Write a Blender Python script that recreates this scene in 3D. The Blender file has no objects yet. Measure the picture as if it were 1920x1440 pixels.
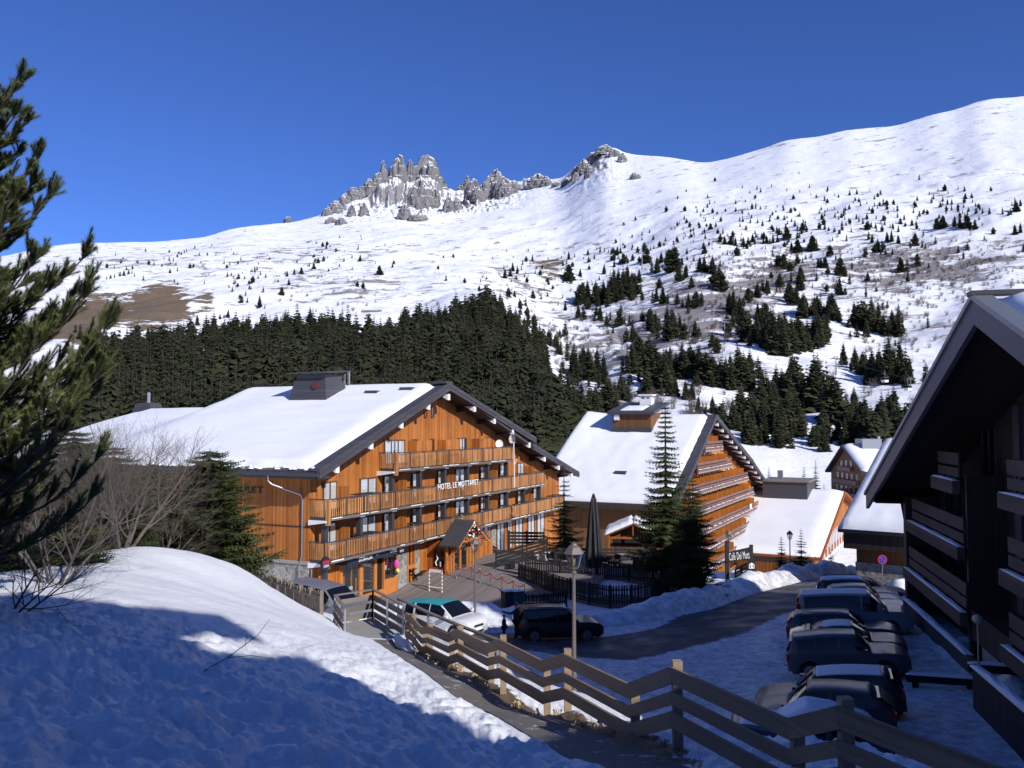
import bpy, math, random
import numpy as np
from mathutils import Vector, Matrix

# ------------------------------------------------------------------ camera, world, sun, exposure
SC = bpy.context.scene
COL = SC.collection
CAMZ = 11.6
FPX = 1600.0
HOR = 796.0
PITCH = math.atan((HOR - 720) / FPX)
cam_d = bpy.data.cameras.new('camera')
cam_d.sensor_width = 36.0
cam_d.lens = 36.0 * FPX / 1920.0
cam_d.clip_start = 0.1
cam_d.clip_end = 12000
cam = bpy.data.objects.new('camera', cam_d)
cam.location = (0, 0, CAMZ)
cam.rotation_euler = (math.pi / 2 + PITCH, 0, 0)
COL.objects.link(cam)
SC.camera = cam

SUN_EL = math.radians(30.5)
SUN_AZ = math.radians(40)                       # from -Y towards +X
SH = np.array([math.sin(SUN_AZ), -math.cos(SUN_AZ)])
SDIR = Vector((SH[0] * math.cos(SUN_EL), SH[1] * math.cos(SUN_EL), math.sin(SUN_EL)))

W = bpy.data.worlds.new('World')
SC.world = W
W.use_nodes = True
wn = W.node_tree
bg = wn.nodes['Background']
sky = wn.nodes.new('ShaderNodeTexSky')
sky.sky_type = 'NISHITA'
sky.sun_disc = False
sky.sun_elevation = SUN_EL
sky.sun_rotation = math.pi - SUN_AZ             # Blender: 0 = +Y, clockwise seen from above
sky.altitude = 3000
sky.air_density = 1.0
sky.dust_density = 0.0
sky.ozone_density = 6.0
tint = wn.nodes.new('ShaderNodeMix'); tint.data_type = 'RGBA'; tint.blend_type = 'MULTIPLY'
tint.inputs[0].default_value = 1.0; tint.inputs[7].default_value = (.80, .99, 1.53, 1)   # deep alpine blue
wn.links.new(sky.outputs[0], tint.inputs[6])
wn.links.new(tint.outputs[2], bg.inputs[0])
bg.inputs[1].default_value = 0.094

sd = bpy.data.lights.new('sun', 'SUN')
sd.energy = 4.9
sd.angle = math.radians(0.5)
sd.color = (1.0, 0.955, 0.89)
sun = bpy.data.objects.new('sun', sd)
sun.rotation_euler = SDIR.to_track_quat('Z', 'Y').to_euler()
sun.location = (40, -40, 60)
COL.objects.link(sun)

SC.view_settings.view_transform = 'Standard'
SC.view_settings.look = 'None'
SC.view_settings.exposure = 0.0
SC.view_settings.gamma = 1.0
SC.view_settings.use_curve_mapping = False
SC.cycles.use_adaptive_sampling = True
SC.cycles.adaptive_threshold = 0.02
SC.cycles.use_denoising = True
SC.cycles.max_bounces = 6
SC.cycles.diffuse_bounces = 3
SC.cycles.glossy_bounces = 2
SC.cycles.transmission_bounces = 4
SC.cycles.transparent_max_bounces = 8

# ------------------------------------------------------------------ helpers
SP, CP = math.sin(PITCH), math.cos(PITCH)

def ray(px, py):
    a = (px - 960) / FPX
    b = (720 - py) / FPX
    return a, CP - b * SP, SP + b * CP

def at(px, py, Y):
    """world point seen at picture position px,py at distance Y in front of the camera"""
    a, c, e = ray(px, py)
    k = Y / c
    return Vector((a * k, Y, CAMZ + e * k))

def tag(o, label=None, cat=None, group=None, kind=None):
    if label: o['label'] = label
    if cat: o['category'] = cat
    if group: o['group'] = group
    if kind: o['kind'] = kind
    return o

def empty(name, loc, rz=0.0, label=None, cat=None, group=None):
    o = bpy.data.objects.new(name, None)
    COL.objects.link(o)
    o.location = loc
    o.rotation_euler = (0, 0, rz)
    o.empty_display_size = 0.3
    return tag(o, label, cat, group)

def arr_mesh(name, verts, quads, smooth=False):
    me = bpy.data.meshes.new(name)
    verts = np.asarray(verts, dtype=np.float32)
    quads = np.asarray(quads, dtype=np.int32)
    n = quads.shape[1]
    me.vertices.add(len(verts))
    me.vertices.foreach_set('co', verts.ravel())
    me.loops.add(quads.size)
    me.loops.foreach_set('vertex_index', quads.ravel())
    me.polygons.add(len(quads))
    me.polygons.foreach_set('loop_start', np.arange(0, quads.size, n, dtype=np.int32))
    me.polygons.foreach_set('loop_total', np.full(len(quads), n, dtype=np.int32))
    if smooth:
        me.polygons.foreach_set('use_smooth', np.ones(len(quads), dtype=bool))
    me.update(calc_edges=True)
    return me

def link(name, me, mat=None, parent=None):
    o = bpy.data.objects.new(name, me)
    COL.objects.link(o)
    if mat is not None and len(me.materials) == 0:
        me.materials.append(mat)
    if parent is not None:
        o.parent = parent
    return o

class MB:
    """collects shapes into one mesh"""
    def __init__(self):
        self.v, self.f, self.m, self.s = [], [], [], []
    def add(self, vs, fs, mi=0, sm=False):
        b = len(self.v)
        self.v.extend([tuple(p) for p in vs])
        for f in fs:
            self.f.append(tuple(i + b for i in f)); self.m.append(mi); self.s.append(sm)
        return self
    def box(self, x0, x1, y0, y1, z0, z1, mi=0):
        vs = [(x0,y0,z0),(x1,y0,z0),(x1,y1,z0),(x0,y1,z0),(x0,y0,z1),(x1,y0,z1),(x1,y1,z1),(x0,y1,z1)]
        return self.add(vs, [(0,3,2,1),(4,5,6,7),(0,1,5,4),(1,2,6,5),(2,3,7,6),(3,0,4,7)], mi)
    def hexa(self, b4, t4, mi=0):
        return self.add(list(b4) + list(t4), [(0,3,2,1),(4,5,6,7),(0,1,5,4),(1,2,6,5),(2,3,7,6),(3,0,4,7)], mi)
    def beam(self, p, q, w, h, mi=0, up=(0, 0, 1)):
        p, q = Vector(p), Vector(q)
        d = (q - p).normalized()
        up = Vector(up)
        s = d.cross(up)
        if s.length < 1e-4: s = d.cross(Vector((1, 0, 0)))
        s.normalize(); u = s.cross(d).normalized()
        a, b = s * (w / 2), u * (h / 2)
        return self.hexa([p-a-b, p+a-b, q+a-b, q-a-b], [p-a+b, p+a+b, q+a+b, q-a+b], mi)
    def tube(self, pts, rad, n=8, mi=0, cap=True, sm=True):
        pts = [Vector(p) for p in pts]
        if not hasattr(rad, '__len__'): rad = [rad] * len(pts)
        rings = []; prev = None
        for i, p in enumerate(pts):
            d = (pts[min(i+1, len(pts)-1)] - pts[max(i-1, 0)])
            d = d.normalized() if d.length > 1e-9 else Vector((0, 0, 1))
            if prev is None:
                a = d.cross(Vector((0, 0, 1)))
                if a.length < .05: a = d.cross(Vector((1, 0, 0)))
            else:
                a = prev - d * prev.dot(d)
            a.normalize(); prev = a; b = d.cross(a)
            rings.append([p + (a * math.cos(t) + b * math.sin(t)) * rad[i] for t in [2*math.pi*k/n for k in range(n)]])
        vs = [q for r in rings for q in r]; fs = []
        for i in range(len(pts) - 1):
            for k in range(n):
                k2 = (k + 1) % n
                fs.append((i*n+k, i*n+k2, (i+1)*n+k2, (i+1)*n+k))
        self.add(vs, fs, mi, sm)
        if cap:
            self.add(rings[0], [tuple(range(n))[::-1]], mi); self.add(rings[-1], [tuple(range(n))], mi)
        return self
    def lathe(self, prof, n=16, o=(0, 0, 0), mi=0, sm=True):
        vs, fs = [], []
        for r, z in prof:
            for k in range(n):
                t = 2 * math.pi * k / n
                vs.append((o[0] + r*math.cos(t), o[1] + r*math.sin(t), o[2] + z))
        for i in range(len(prof) - 1):
            for k in range(n):
                k2 = (k + 1) % n
                fs.append((i*n+k, i*n+k2, (i+1)*n+k2, (i+1)*n+k))
        fs.append(tuple(range(n))[::-1]); fs.append(tuple((len(prof)-1)*n + k for k in range(n)))
        return self.add(vs, fs, mi, sm)
    def prism(self, poly, axis, a0, a1, mi=0):
        """polygon in the two other axes, run along axis from a0 to a1"""
        def mk(u, v, a):
            return {'x': (a, u, v), 'y': (u, a, v), 'z': (u, v, a)}[axis]
        n = len(poly)
        vs = [mk(u, v, a0) for u, v in poly] + [mk(u, v, a1) for u, v in poly]
        fs = [tuple(range(n))[::-1], tuple(range(n, 2*n))] + [(i, (i+1) % n, n+(i+1) % n, n+i) for i in range(n)]
        return self.add(vs, fs, mi)
    def build(self, name, mat, parent=None, fix=True):
        me = bpy.data.meshes.new(name)
        me.from_pydata(self.v, [], self.f)
        mats = mat if isinstance(mat, (list, tuple)) else [mat]
        for m in mats: me.materials.append(m)
        me.polygons.foreach_set('material_index', self.m)
        me.polygons.foreach_set('use_smooth', self.s)
        me.update()
        if fix and len(self.f) < 60000:
            import bmesh
            bm = bmesh.new(); bm.from_mesh(me)
            bmesh.ops.recalc_face_normals(bm, faces=bm.faces)
            bm.to_mesh(me); bm.free()
        return link(name, me, None, parent)

def kids(o): return [c for c in KIDS.get(o.name, [])]

# ------------------------------------------------------------------ numpy noise
def _hash(ix, iy, seed):
    h = (ix.astype(np.int64) * 374761393 + iy.astype(np.int64) * 668265263 + seed * 974634777) & 0xffffffff
    h = ((h ^ (h >> 13)) * 1274126177) & 0xffffffff
    return (h ^ (h >> 16)) & 0xffffffff
def pn(x, y, seed=0):
    x = np.asarray(x, float); y = np.asarray(y, float)
    x0 = np.floor(x); y0 = np.floor(y); fx = x - x0; fy = y - y0
    ux = fx*fx*fx*(fx*(fx*6-15)+10); uy = fy*fy*fy*(fy*(fy*6-15)+10)
    def g(dx, dy):
        a = _hash(x0 + dx, y0 + dy, seed) * (2*math.pi/4294967296.0)
        return np.cos(a) * (fx - dx) + np.sin(a) * (fy - dy)
    a = g(0, 0); b = g(1, 0); c = g(0, 1); d = g(1, 1)
    return ((a + (b-a)*ux) + ((c + (d-c)*ux) - (a + (b-a)*ux)) * uy) * 1.5
def fbm(x, y, oct=4, seed=0, gain=.5):
    s = 0; a = 1
    for i in range(oct):
        s = s + a * pn(np.asarray(x)*2**i + 17.3*i, np.asarray(y)*2**i - 9.1*i, seed + i); a *= gain
    return s
def sstep(a, b, x):
    t = np.clip((np.asarray(x, float) - a) / (b - a), 0, 1)
    return t*t*(3-2*t)

# ------------------------------------------------------------------ materials
class NT:
    def __init__(self, name):
        self.m = bpy.data.materials.new(name); self.m.use_nodes = True
        self.t = self.m.node_tree; self.b = self.t.nodes['Principled BSDF']; self.out = self.t.nodes['Material Output']
    def n(self, typ, ins=None, **kw):
        nd = self.t.nodes.new(typ)
        for k, v in kw.items(): setattr(nd, k, v)
        if ins:
            for k, v in ins.items():
                if isinstance(v, bpy.types.NodeSocket): self.t.links.new(v, nd.inputs[k])
                else: nd.inputs[k].default_value = v
        return nd
    def l(self, a, b): self.t.links.new(a, b)
    def math(self, op, a, b=0.0, c=0.0):
        return self.n('ShaderNodeMath', {0: a, 1: b, 2: c}, operation=op).outputs[0]
    def mix(self, f, a, b):
        nd = self.n('ShaderNodeMix', data_type='RGBA')
        for i, v in ((0, f), (6, a), (7, b)):
            if isinstance(v, bpy.types.NodeSocket): self.l(v, nd.inputs[i])
            else: nd.inputs[i].default_value = v
        return nd.outputs[2]
    def noise(self, vec, scale, detail=3, rough=.55):
        return self.n('ShaderNodeTexNoise', {'Vector': vec, 'Scale': scale, 'Detail': detail, 'Roughness': rough}).outputs[0]
    def ramp(self, f, stops):
        r = self.n('ShaderNodeValToRGB', {0: f}); e = r.color_ramp.elements
        while len(e) < len(stops): e.new(.5)
        for i, (p, c) in enumerate(stops):
            e[i].position = p; e[i].color = c if len(c) == 4 else (*c, 1)
        return r.outputs[0]
    def obj(self): return self.n('ShaderNodeTexCoord').outputs['Object']
    def pos(self): return self.n('ShaderNodeNewGeometry').outputs['Position']
    def sep(self, v): return self.n('ShaderNodeSeparateXYZ', {0: v}).outputs
    def comb(self, x, y, z): return self.n('ShaderNodeCombineXYZ', {0: x, 1: y, 2: z}).outputs[0]
    def bump(self, h, strength=.3, dist=.02):
        b = self.n('ShaderNodeBump', {'Height': h, 'Strength': strength, 'Distance': dist})
        self.l(b.outputs[0], self.b.inputs['Normal'])
    def col(self, c):
        if isinstance(c, bpy.types.NodeSocket): self.l(c, self.b.inputs['Base Color'])
        else: self.b.inputs['Base Color'].default_value = c if len(c) == 4 else (*c, 1)

def c4(c): return (c[0], c[1], c[2], 1)

def mat_plain(name, col, rough=.6, metal=0, var=.25, scale=6, spec=.4, coat=0, bump=0):
    a = NT(name)
    f = a.noise(a.obj(), scale, 4, .6)
    a.col(a.mix(f, c4([c*(1-var) for c in col]), c4([min(1, c*(1+var)) for c in col])))
    a.b.inputs['Roughness'].default_value = rough
    a.b.inputs['Metallic'].default_value = metal
    a.b.inputs['Specular IOR Level'].default_value = spec
    a.b.inputs['Coat Weight'].default_value = coat
    a.b.inputs['Coat Roughness'].default_value = .08
    if bump: a.bump(f, bump, .02)
    return a.m

def mat_boards(name, dark, light, width=.13, axis='xy', gap=.35, stain=.0, rough=.65, staincol=(.05,.03,.02)):
    """boards running vertically (axis xy) or horizontally (axis z)"""
    a = NT(name)
    s = a.sep(a.obj())
    u = a.math('ADD', s[0], s[1]) if axis == 'xy' else s[2]
    k = a.math('DIVIDE', u, width)
    idx = a.math('FLOOR', k); fr = a.math('FRACT', k)
    wn_ = a.n('ShaderNodeTexWhiteNoise', {'W': idx}, noise_dimensions='1D').outputs[0]
    if axis == 'xy': vec = a.comb(a.math('MULTIPLY', u, 14.0), idx, a.math('MULTIPLY', s[2], .6))
    else: vec = a.comb(a.math('MULTIPLY', a.math('ADD', s[0], s[1]), .8), idx, a.math('MULTIPLY', u, 14.0))
    gr = a.noise(vec, 1.6, 4, .6)
    big = a.noise(a.obj(), .35, 3, .6)
    f = a.math('ADD', a.math('MULTIPLY', wn_, .5), a.math('MULTIPLY', gr, .5))
    f = a.math('ADD', f, a.math('MULTIPLY', a.math('SUBTRACT', big, .5), .9))
    c = a.mix(a.n('ShaderNodeClamp', {0: f}).outputs[0], c4(dark), c4(light))
    if stain:
        st = a.ramp(a.noise(vec, 1.2, 5, .7), [(.5, (0,0,0)), (.72, (1,1,1))])
        c = a.mix(a.math('MULTIPLY', st, stain), c, c4(staincol))
    edge = a.math('LESS_THAN', fr, .09)
    c = a.mix(a.math('MULTIPLY', edge, gap), c, c4([x*.25 for x in dark]))
    a.col(c)
    a.b.inputs['Roughness'].default_value = rough
    a.b.inputs['Specular IOR Level'].default_value = .3
    a.bump(a.math('SUBTRACT', gr, a.math('MULTIPLY', edge, 2.0)), .35, .01)
    return a.m

def mat_snow(name, col=(.84, .865, .90), bumpS=.25, sc=5.0, dirt=0):
    a = NT(name)
    p = a.pos()
    n1 = a.noise(p, sc, 5, .6)
    c = a.mix(n1, c4([x*.96 for x in col]), c4([min(1, x*1.03) for x in col]))
    if dirt:
        d = a.ramp(a.noise(p, 1.3, 6, .7), [(.52, (0,0,0)), (.7, (1,1,1))])
        c = a.mix(a.math('MULTIPLY', d, dirt), c, (.30, .27, .25, 1))
    a.col(c)
    a.b.inputs['Roughness'].default_value = .62
    a.b.inputs['Specular IOR Level'].default_value = .25
    a.bump(a.noise(p, sc*1.7, 6, .65), bumpS, .06)
    return a.m

def mat_glass(name, tint=(.5,.6,.7), refl=.22):
    a = NT(name)
    t = a.t
    tr = a.n('ShaderNodeBsdfTransparent', {0: (*tint, 1)})
    gl = a.n('ShaderNodeBsdfGlossy', {'Color': (.9,.95,1,1), 'Roughness': .03})
    lw = a.n('ShaderNodeLayerWeight', {'Blend': .35})
    f = a.math('ADD', a.math('MULTIPLY', lw.outputs['Fresnel'], .3), refl)
    mx = a.n('ShaderNodeMixShader', {0: f, 1: tr.outputs[0], 2: gl.outputs[0]})
    a.l(mx.outputs[0], a.out.inputs[0])
    return a.m

M = {}
M['snow'] = mat_snow('snow')
M['roof_snow'] = mat_snow('roof_snow', (.85,.87,.91), .28, 1.1)
M['orange_wood'] = mat_boards('orange_wood', (.20,.052,.012), (.62,.235,.048), .14, stain=.35, staincol=(.10,.03,.01))
M['rust_wood'] = mat_boards('rust_wood', (.22,.055,.012), (.46,.14,.03), .15, stain=.4, staincol=(.10,.025,.008))
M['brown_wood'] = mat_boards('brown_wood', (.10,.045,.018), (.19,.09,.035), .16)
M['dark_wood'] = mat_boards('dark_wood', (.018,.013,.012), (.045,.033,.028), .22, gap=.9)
M['rail_wood'] = mat_boards('rail_wood', (.16,.06,.022), (.80,.39,.145), .13, stain=.6, staincol=(.08,.04,.025), gap=.1)
M['cafe_wood'] = mat_boards('cafe_wood', (.42,.13,.02), (.62,.22,.035), .3, gap=.2)
M['cafe_rail'] = mat_boards('cafe_rail', (.14,.075,.065), (.26,.15,.13), .22, axis='z', gap=.6)
M['fence_wood'] = mat_boards('fence_wood', (.15,.095,.062), (.36,.25,.16), .35, axis='z', gap=0, stain=.35, rough=.8)
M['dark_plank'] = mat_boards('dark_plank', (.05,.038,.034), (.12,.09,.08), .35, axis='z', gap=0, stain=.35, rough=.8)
M['post_wood'] = mat_plain('post_wood', (.30,.22,.15), .8, var=.4, scale=9, bump=.3)
M['grey_wood'] = mat_boards('grey_wood', (.10,.085,.075), (.24,.21,.19), .35, axis='z', gap=0, rough=.85)
M['picket_wood'] = mat_plain('picket_wood', (.24,.185,.15), .85, var=.45, scale=7, bump=.3)
M['black_wood'] = mat_plain('black_wood', (.012,.0115,.012), .7, var=.4)
M['roof_slate'] = mat_boards('roof_slate', (.045,.045,.055), (.085,.085,.10), .28, axis='z', gap=.5, rough=.55)
M['fascia'] = mat_plain('fascia', (.055,.055,.065), .5, var=.2)
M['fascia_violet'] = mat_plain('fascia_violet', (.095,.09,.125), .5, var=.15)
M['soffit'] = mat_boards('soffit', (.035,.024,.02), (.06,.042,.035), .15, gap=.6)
M['white_paint'] = mat_plain('white_paint', (.78,.78,.80), .6, var=.06)
M['column'] = mat_plain('column', (.045,.045,.05), .6, var=.25)
M['metal'] = mat_plain('metal', (.55,.57,.60), .3, 1.0, var=.12)
M['grey_metal'] = mat_plain('grey_metal', (.28,.30,.33), .45, .6, var=.15)
M['dark_metal'] = mat_plain('dark_metal', (.03,.03,.035), .45, .3, var=.2)
M['lamp_metal'] = mat_plain('lamp_metal', (.16,.135,.13), .5, .2, var=.2)
M['lamp_glass'] = mat_plain('lamp_glass', (.42,.38,.27), .25, var=.3, scale=9)
M['glass'] = mat_glass('glass', (.92,.94,.96), .05)
M['lamp_pane'] = mat_glass('lamp_pane', (.85,.82,.7), .15)
M['dark_glass'] = mat_plain('dark_glass', (.006,.007,.009), .08, var=.2, spec=.45)
M['curtain'] = mat_plain('curtain', (.86,.86,.84), .8, var=.12, scale=3)
M['unlit_room'] = mat_plain('unlit_room', (.012,.011,.012), .9, var=.5)  # near-black: the shade of unlit interiors put into the colour
M['concrete'] = mat_plain('concrete', (.30,.29,.28), .85, var=.2, scale=3, bump=.2)
M['red_paint'] = mat_plain('red_paint', (.45,.02,.03), .5)
M['shop_wood'] = mat_plain('shop_wood', (.55,.20,.045), .5, var=.25, scale=4)
M['white_text'] = mat_plain('white_text', (.85,.85,.85), .6, var=.05)
M['black'] = mat_plain('black', (.012,.012,.014), .5, var=.3)
M['terrace_seat'] = mat_plain('terrace_seat', (.35,.34,.36), .8)

def stone_mat():
    a = NT('stone_wall')
    v = a.n('ShaderNodeTexVoronoi', {'Vector': a.obj(), 'Scale': 2.1, 'Randomness': 1.0}, feature='DISTANCE_TO_EDGE')
    v2 = a.n('ShaderNodeTexVoronoi', {'Vector': a.obj(), 'Scale': 2.1, 'Randomness': 1.0})
    g = a.sep(v2.outputs['Color'])[0]
    c = a.ramp(g, [(0, (.10,.10,.10)), (.4, (.20,.20,.19)), (.75, (.30,.29,.27)), (1, (.45,.44,.42))])
    c = a.mix(a.noise(a.obj(), 9, 5), c, (.22,.21,.19,1))
    joint = a.ramp(v.outputs[0], [(0.0, (1,1,1)), (.07, (0,0,0))])
    c = a.mix(joint, c, (.40,.39,.37,1))
    a.col(c); a.b.inputs['Roughness'].default_value = .9
    a.bump(v.outputs[0], .6, .08)
    return a.m
M['stone'] = stone_mat()

# ------------------------------------------------------------------ terrain heights (relative to the camera height)
def zrel(px, py, Y):
    return at(px, py, Y).z - CAMZ
CT = []
def c_px(px, py, Y, dz=0): 
    p = at(px, py, Y); CT.append((p.x, p.y, p.z - CAMZ + dz))
for q in [(0,1440,5.5),(500,1440,6.5),(0,1250,9.5),(300,1250,11),(0,1120,16),(400,1150,19),(600,1240,16.5),
          (640,1195,27),(550,1150,25),(720,1300,15.2),(280,1032,25),(450,1068,27),(550,1130,29),(150,1052,24),(500,1102,28),(590,1152,30.0),
          (0,1075,24),(900,1370,12.6),(1050,1440,10.4),
          (809,1235,25),(865,1264,20.9),(943,1299,17.6),(1063,1344,15.1),(1265,1410,11.3),
          (1090,1385,15.6),(660,1187,28.8),(755,1187,28.8)]:
    c_px(*q)
CT += [(0,0,-1.65),(-5,0,-1.3),(-12,0,-.5),(4,2,-2.2),(0,-10,-.5),(-10,-12,.5),(12,-10,-2.5),(14,2,-6),
       (3.19,8.3,-3.65),(5.4,12,-4.75),(3.4,16,-5.9),(7.5,19,-8.7),(-.6,27,-8.0),(2,30,-10.2),(4.6,13,-5.0),(8.5,15.5,-8.3),
       (1.8,25,-7.8),(-3.6,31.5,-7.9),(-5,35,-8.6),(1,46,-11.2),(6,40,-10.6),(-8,39.5,-9.1),(-3.2,41.8,-10.1),(-8,44,-10.2),(0,38,-10.3),(-2.5,47.5,-11.3),(16,50,-10.7),(13,38,-9.9),
       (18,42,-9.9),(15,30,-9.4),(11,24,-9.1),(20,56,-11.1),(24,62,-11.5),(28,70,-12.2),(10,60,-11.7),(0,60,-11.4),(0,72,-11.0),
       (-5,64,-10.9),(-10,56,-11.6),(-12.6,51,-10.6),(-15,48,-9.5),(-7.3,33,-7.5),(-8.4,34.5,-7.4),(-9.7,36.5,-7.6),(-11.2,39,-7.9),(-13.3,42,-8.2),(-6.9,31.2,-7.15),(-13,33,-5.8),(-17,44,-8.0),
       (-25,30,-3.6),(-40,40,-4.2),(-34,62,-8.5),(-12,44,-9.3),(20,20,-9.2),(26,10,-9),(22,44,-10),(20,30,-9.5),
       (-30,100,-12),(0,112,-14.5),(26,92,-16),(40,118,-21.5),(52,140,-23),(60,100,-17.5),(80,60,-13),(-60,90,-8),
       (-80,20,1),(70,0,-9),(0,-60,5),(60,-50,-2),(-60,-50,7),(32,55,-11.2),(14,78,-14.0),(20,86,-15.5)]
CT = np.array(CT)
def _U(r): return np.where(r > 0, r*r*np.log(np.maximum(r, 1e-9)), 0)
def _rbf_fit():
    P = CT[:, :2]; n = len(P)
    r = np.hypot(P[:, None, 0]-P[None, :, 0], P[:, None, 1]-P[None, :, 1])
    A = np.zeros((n+3, n+3)); A[:n, :n] = _U(r) + np.eye(n) * .6
    A[:n, n] = 1; A[:n, n+1:] = P; A[n, :n] = 1; A[n+1:, :n] = P.T
    return np.linalg.solve(A, np.concatenate([CT[:, 2], [0, 0, 0]]))
RB = _rbf_fit()
def z_near(X, Y):
    X = np.asarray(X, float); Y = np.asarray(Y, float)
    s = RB[-3] + RB[-2]*X + RB[-1]*Y
    for i in range(len(CT)):
        r2 = (X-CT[i, 0])**2 + (Y-CT[i, 1])**2
        s = s + RB[i] * .5 * r2 * np.log(np.maximum(r2, 1e-9))
    return s

# far slopes: picture height of the slope at five steps between 120 m and the ridge
FX  = np.array([-700, 0,   250, 450, 600, 760, 880, 960, 1050, 1180, 1300, 1500, 1700, 1920, 2600])
FR  = np.array([2000,2100,2200,2400,2700,3000,3000,2900,2700, 2400, 2100, 1900, 1800, 1700, 1500])
FY0 = np.array([960, 950, 950, 950, 950, 960, 970, 985, 1010, 1040, 1070, 1090, 1085, 1060, 980])
FY1 = np.array([800, 790, 785, 780, 775, 770, 770, 775, 785,  800,  815,  850,  850,  830, 800])
FY2 = np.array([690, 680, 655, 645, 630, 615, 590, 615, 665,  660,  650,  680,  690,  650, 600])
FY3 = np.array([600, 575, 560, 540, 520, 505, 500, 502, 510,  500,  480,  475,  465,  430, 380])
FY4 = np.array([500, 478, 457, 428, 402, 366, 362, 350, 335,  294,  304,  262,  234,  184, 120])
SKX = np.array([-700,0,75,350,390,430,470,540,560,600,660,720,800,870,950,1000,1060,1100,1135,1180,1220,1280,1335,1400,1440,1480,1540,1600,1700,1760,1800,1850,1920,2600])
SKY_ = np.array([500,480,466,447,441,430,424,417,413,402,385,372,366,362,350,342,333,303,281,288,292,298,304,290,277,264,258,245,233,215,206,190,183,120])
def spl(x, xs, ys):
    """smooth monotone-ish cubic interpolation"""
    x = np.clip(x, xs[0], xs[-1]); i = np.clip(np.searchsorted(xs, x) - 1, 0, len(xs)-2)
    h = (xs[i+1]-xs[i]).astype(float); t = (x - xs[i]) / h
    m = np.gradient(ys.astype(float), xs.astype(float))
    return (2*t**3-3*t**2+1)*ys[i] + (t**3-2*t**2+t)*h*m[i] + (-2*t**3+3*t**2)*ys[i+1] + (t**3-t**2)*h*m[i+1]
# rock towers standing above the ridge (picture x, rise)
TWX = np.array([-700,590,612,622,640,652,662,676,690,700,707,714,722,730,736,742,750,756,761,768,774,779,788,797,806,814,822,828,834,842,850,860,868,876,882,890,898,908,916,926,936,944,954,966,978,990,1002,1012,1024,1040,1056,1066,1078,1090,1102,1112,1122,1135,1146,1156,1170,1184,1200,1240,2600])
TWY = np.array([0,   0,  3,  10, 8,  16,  22, 16, 24, 34, 50, 60, 60, 68, 74, 72, 66, 52, 60, 50, 58, 64, 70, 72, 66, 58, 44, 26, 18, 22, 14, 18, 12, 30,14, 10, 12, 14, 18, 26, 34, 26, 24, 14, 10, 16, 14, 10, 8, 6, 5, 8, 10, 12, 8,12, 9, 12, 7, 9, 5, 3, 1, 0,0])
def z_far(X, Y, detail=True):
    X = np.asarray(X, float); Y = np.asarray(Y, float)
    th = np.arctan2(X, Y); r = np.hypot(X, Y)
    thc = np.clip(th, -math.radians(46), math.radians(45))
    px = 960 + FPX*np.tan(thc); Ye = np.maximum(r*np.cos(thc), 1.0)
    Yr = spl(px, FX, FR)
    v = np.log(Ye/120.0) / np.log(Yr/120.0)
    y0, y1, y2, y3 = [spl(px, FX, F) for F in (FY0, FY1, FY2, FY3)]
    y4 = spl(px, SKX, SKY_)
    vv = np.clip(v, -.25, 1.0)*4
    ys = np.stack([y0, y1, y2, y3, y4]); k = np.clip(np.floor(vv), 0, 3).astype(int); t = vv - k
    def gt(j): 
        j = np.clip(j, 0, 4); return np.take_along_axis(ys, j[None], 0)[0]
    a, b, c, d = gt(k-1), gt(k), gt(k+1), gt(k+2)
    mb = np.where(k > 0, (c-a)/2, c-b); mc = np.where(k < 3, (d-b)/2, c-b)
    y = (2*t**3-3*t**2+1)*b + (t**3-2*t**2+t)*mb + (-2*t**3+3*t**2)*c + (t**3-t**2)*mc
    y = np.where(v < 0, b + vv*mb, y)
    # towers
    jit = fbm(px/14.0, v*30, 3, 77) if detail else 0
    tw = np.interp(px + 2.5*jit, TWX, TWY)
    tw = tw*.5
    if detail: tw = tw*(1 + .15*(np.abs(fbm(px/9.0, 3.3+0*px, 3, 79))-.35))
    tv = .014 + .034*np.clip(tw/60, 0, 1)
    rise = sstep(0, 1, (v - (1 - tv)) / (tv*.75) + (.22*fbm(px/9.0, v*60, 3, 5) if detail else 0))
    y = y - tw*rise
    Yu = np.minimum(Ye, Yr)
    b_ = (720 - y)/FPX
    z = Yu*(SP + b_*CP)/(CP - b_*SP)
    if detail:
        amp = sstep(.05, .4, v) * (1 - .75*sstep(.8, .985, v))
        z = z + amp*(13*fbm(X/330, Y/330, 3, 11) + 5*fbm(X/90, Y/90, 3, 12) + 1.0*fbm(X/24, Y/24, 3, 13))
        # folded gullies running down the slope
        gl = sstep(1000, 1080, px)*(1-sstep(1180, 1260, px))*sstep(.3, .42, v)*(1-sstep(.62, .78, v))
        z = z + gl*5*(np.abs(fbm(px/60+v*4.5+.5*fbm(X/120, Y/120, 2, 22), v*6, 2, 21))-.4)
        rk = np.clip(tw/40, 0, 1)*sstep(1-1.3*tv, 1-.6*tv, v)
        z = z + rk*8*fbm(px/8.0, v*170, 3, 31)
        cr = (np.exp(-((px-800)/95)**2)+.9*np.exp(-((px-900)/80)**2)+.45*np.exp(-((px-1120)/50)**2)+.4*np.exp(-((px-670)/50)**2))*sstep(.925, .95, v)*(1-sstep(.985, 1, v))
        z = z + cr*14*(np.abs(fbm(px/17.0, v*75, 4, 35))-.30)
    z = z - np.maximum(Ye - Yr, 0)*.9
    return z
def hraw(X, Y):
    X = np.asarray(X, float); Y = np.asarray(Y, float)
    r = np.hypot(X, Y)
    w = sstep(95, 150, r)
    out = np.zeros_like(r)
    nm = w < 1; fm = w > 0
    zn = np.zeros_like(r); zf = np.zeros_like(r)
    if nm.any(): zn[nm] = z_near(X[nm], Y[nm])
    if fm.any(): zf[fm] = z_far(X[fm], Y[fm])
    return zn*(1-w) + zf*w

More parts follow.
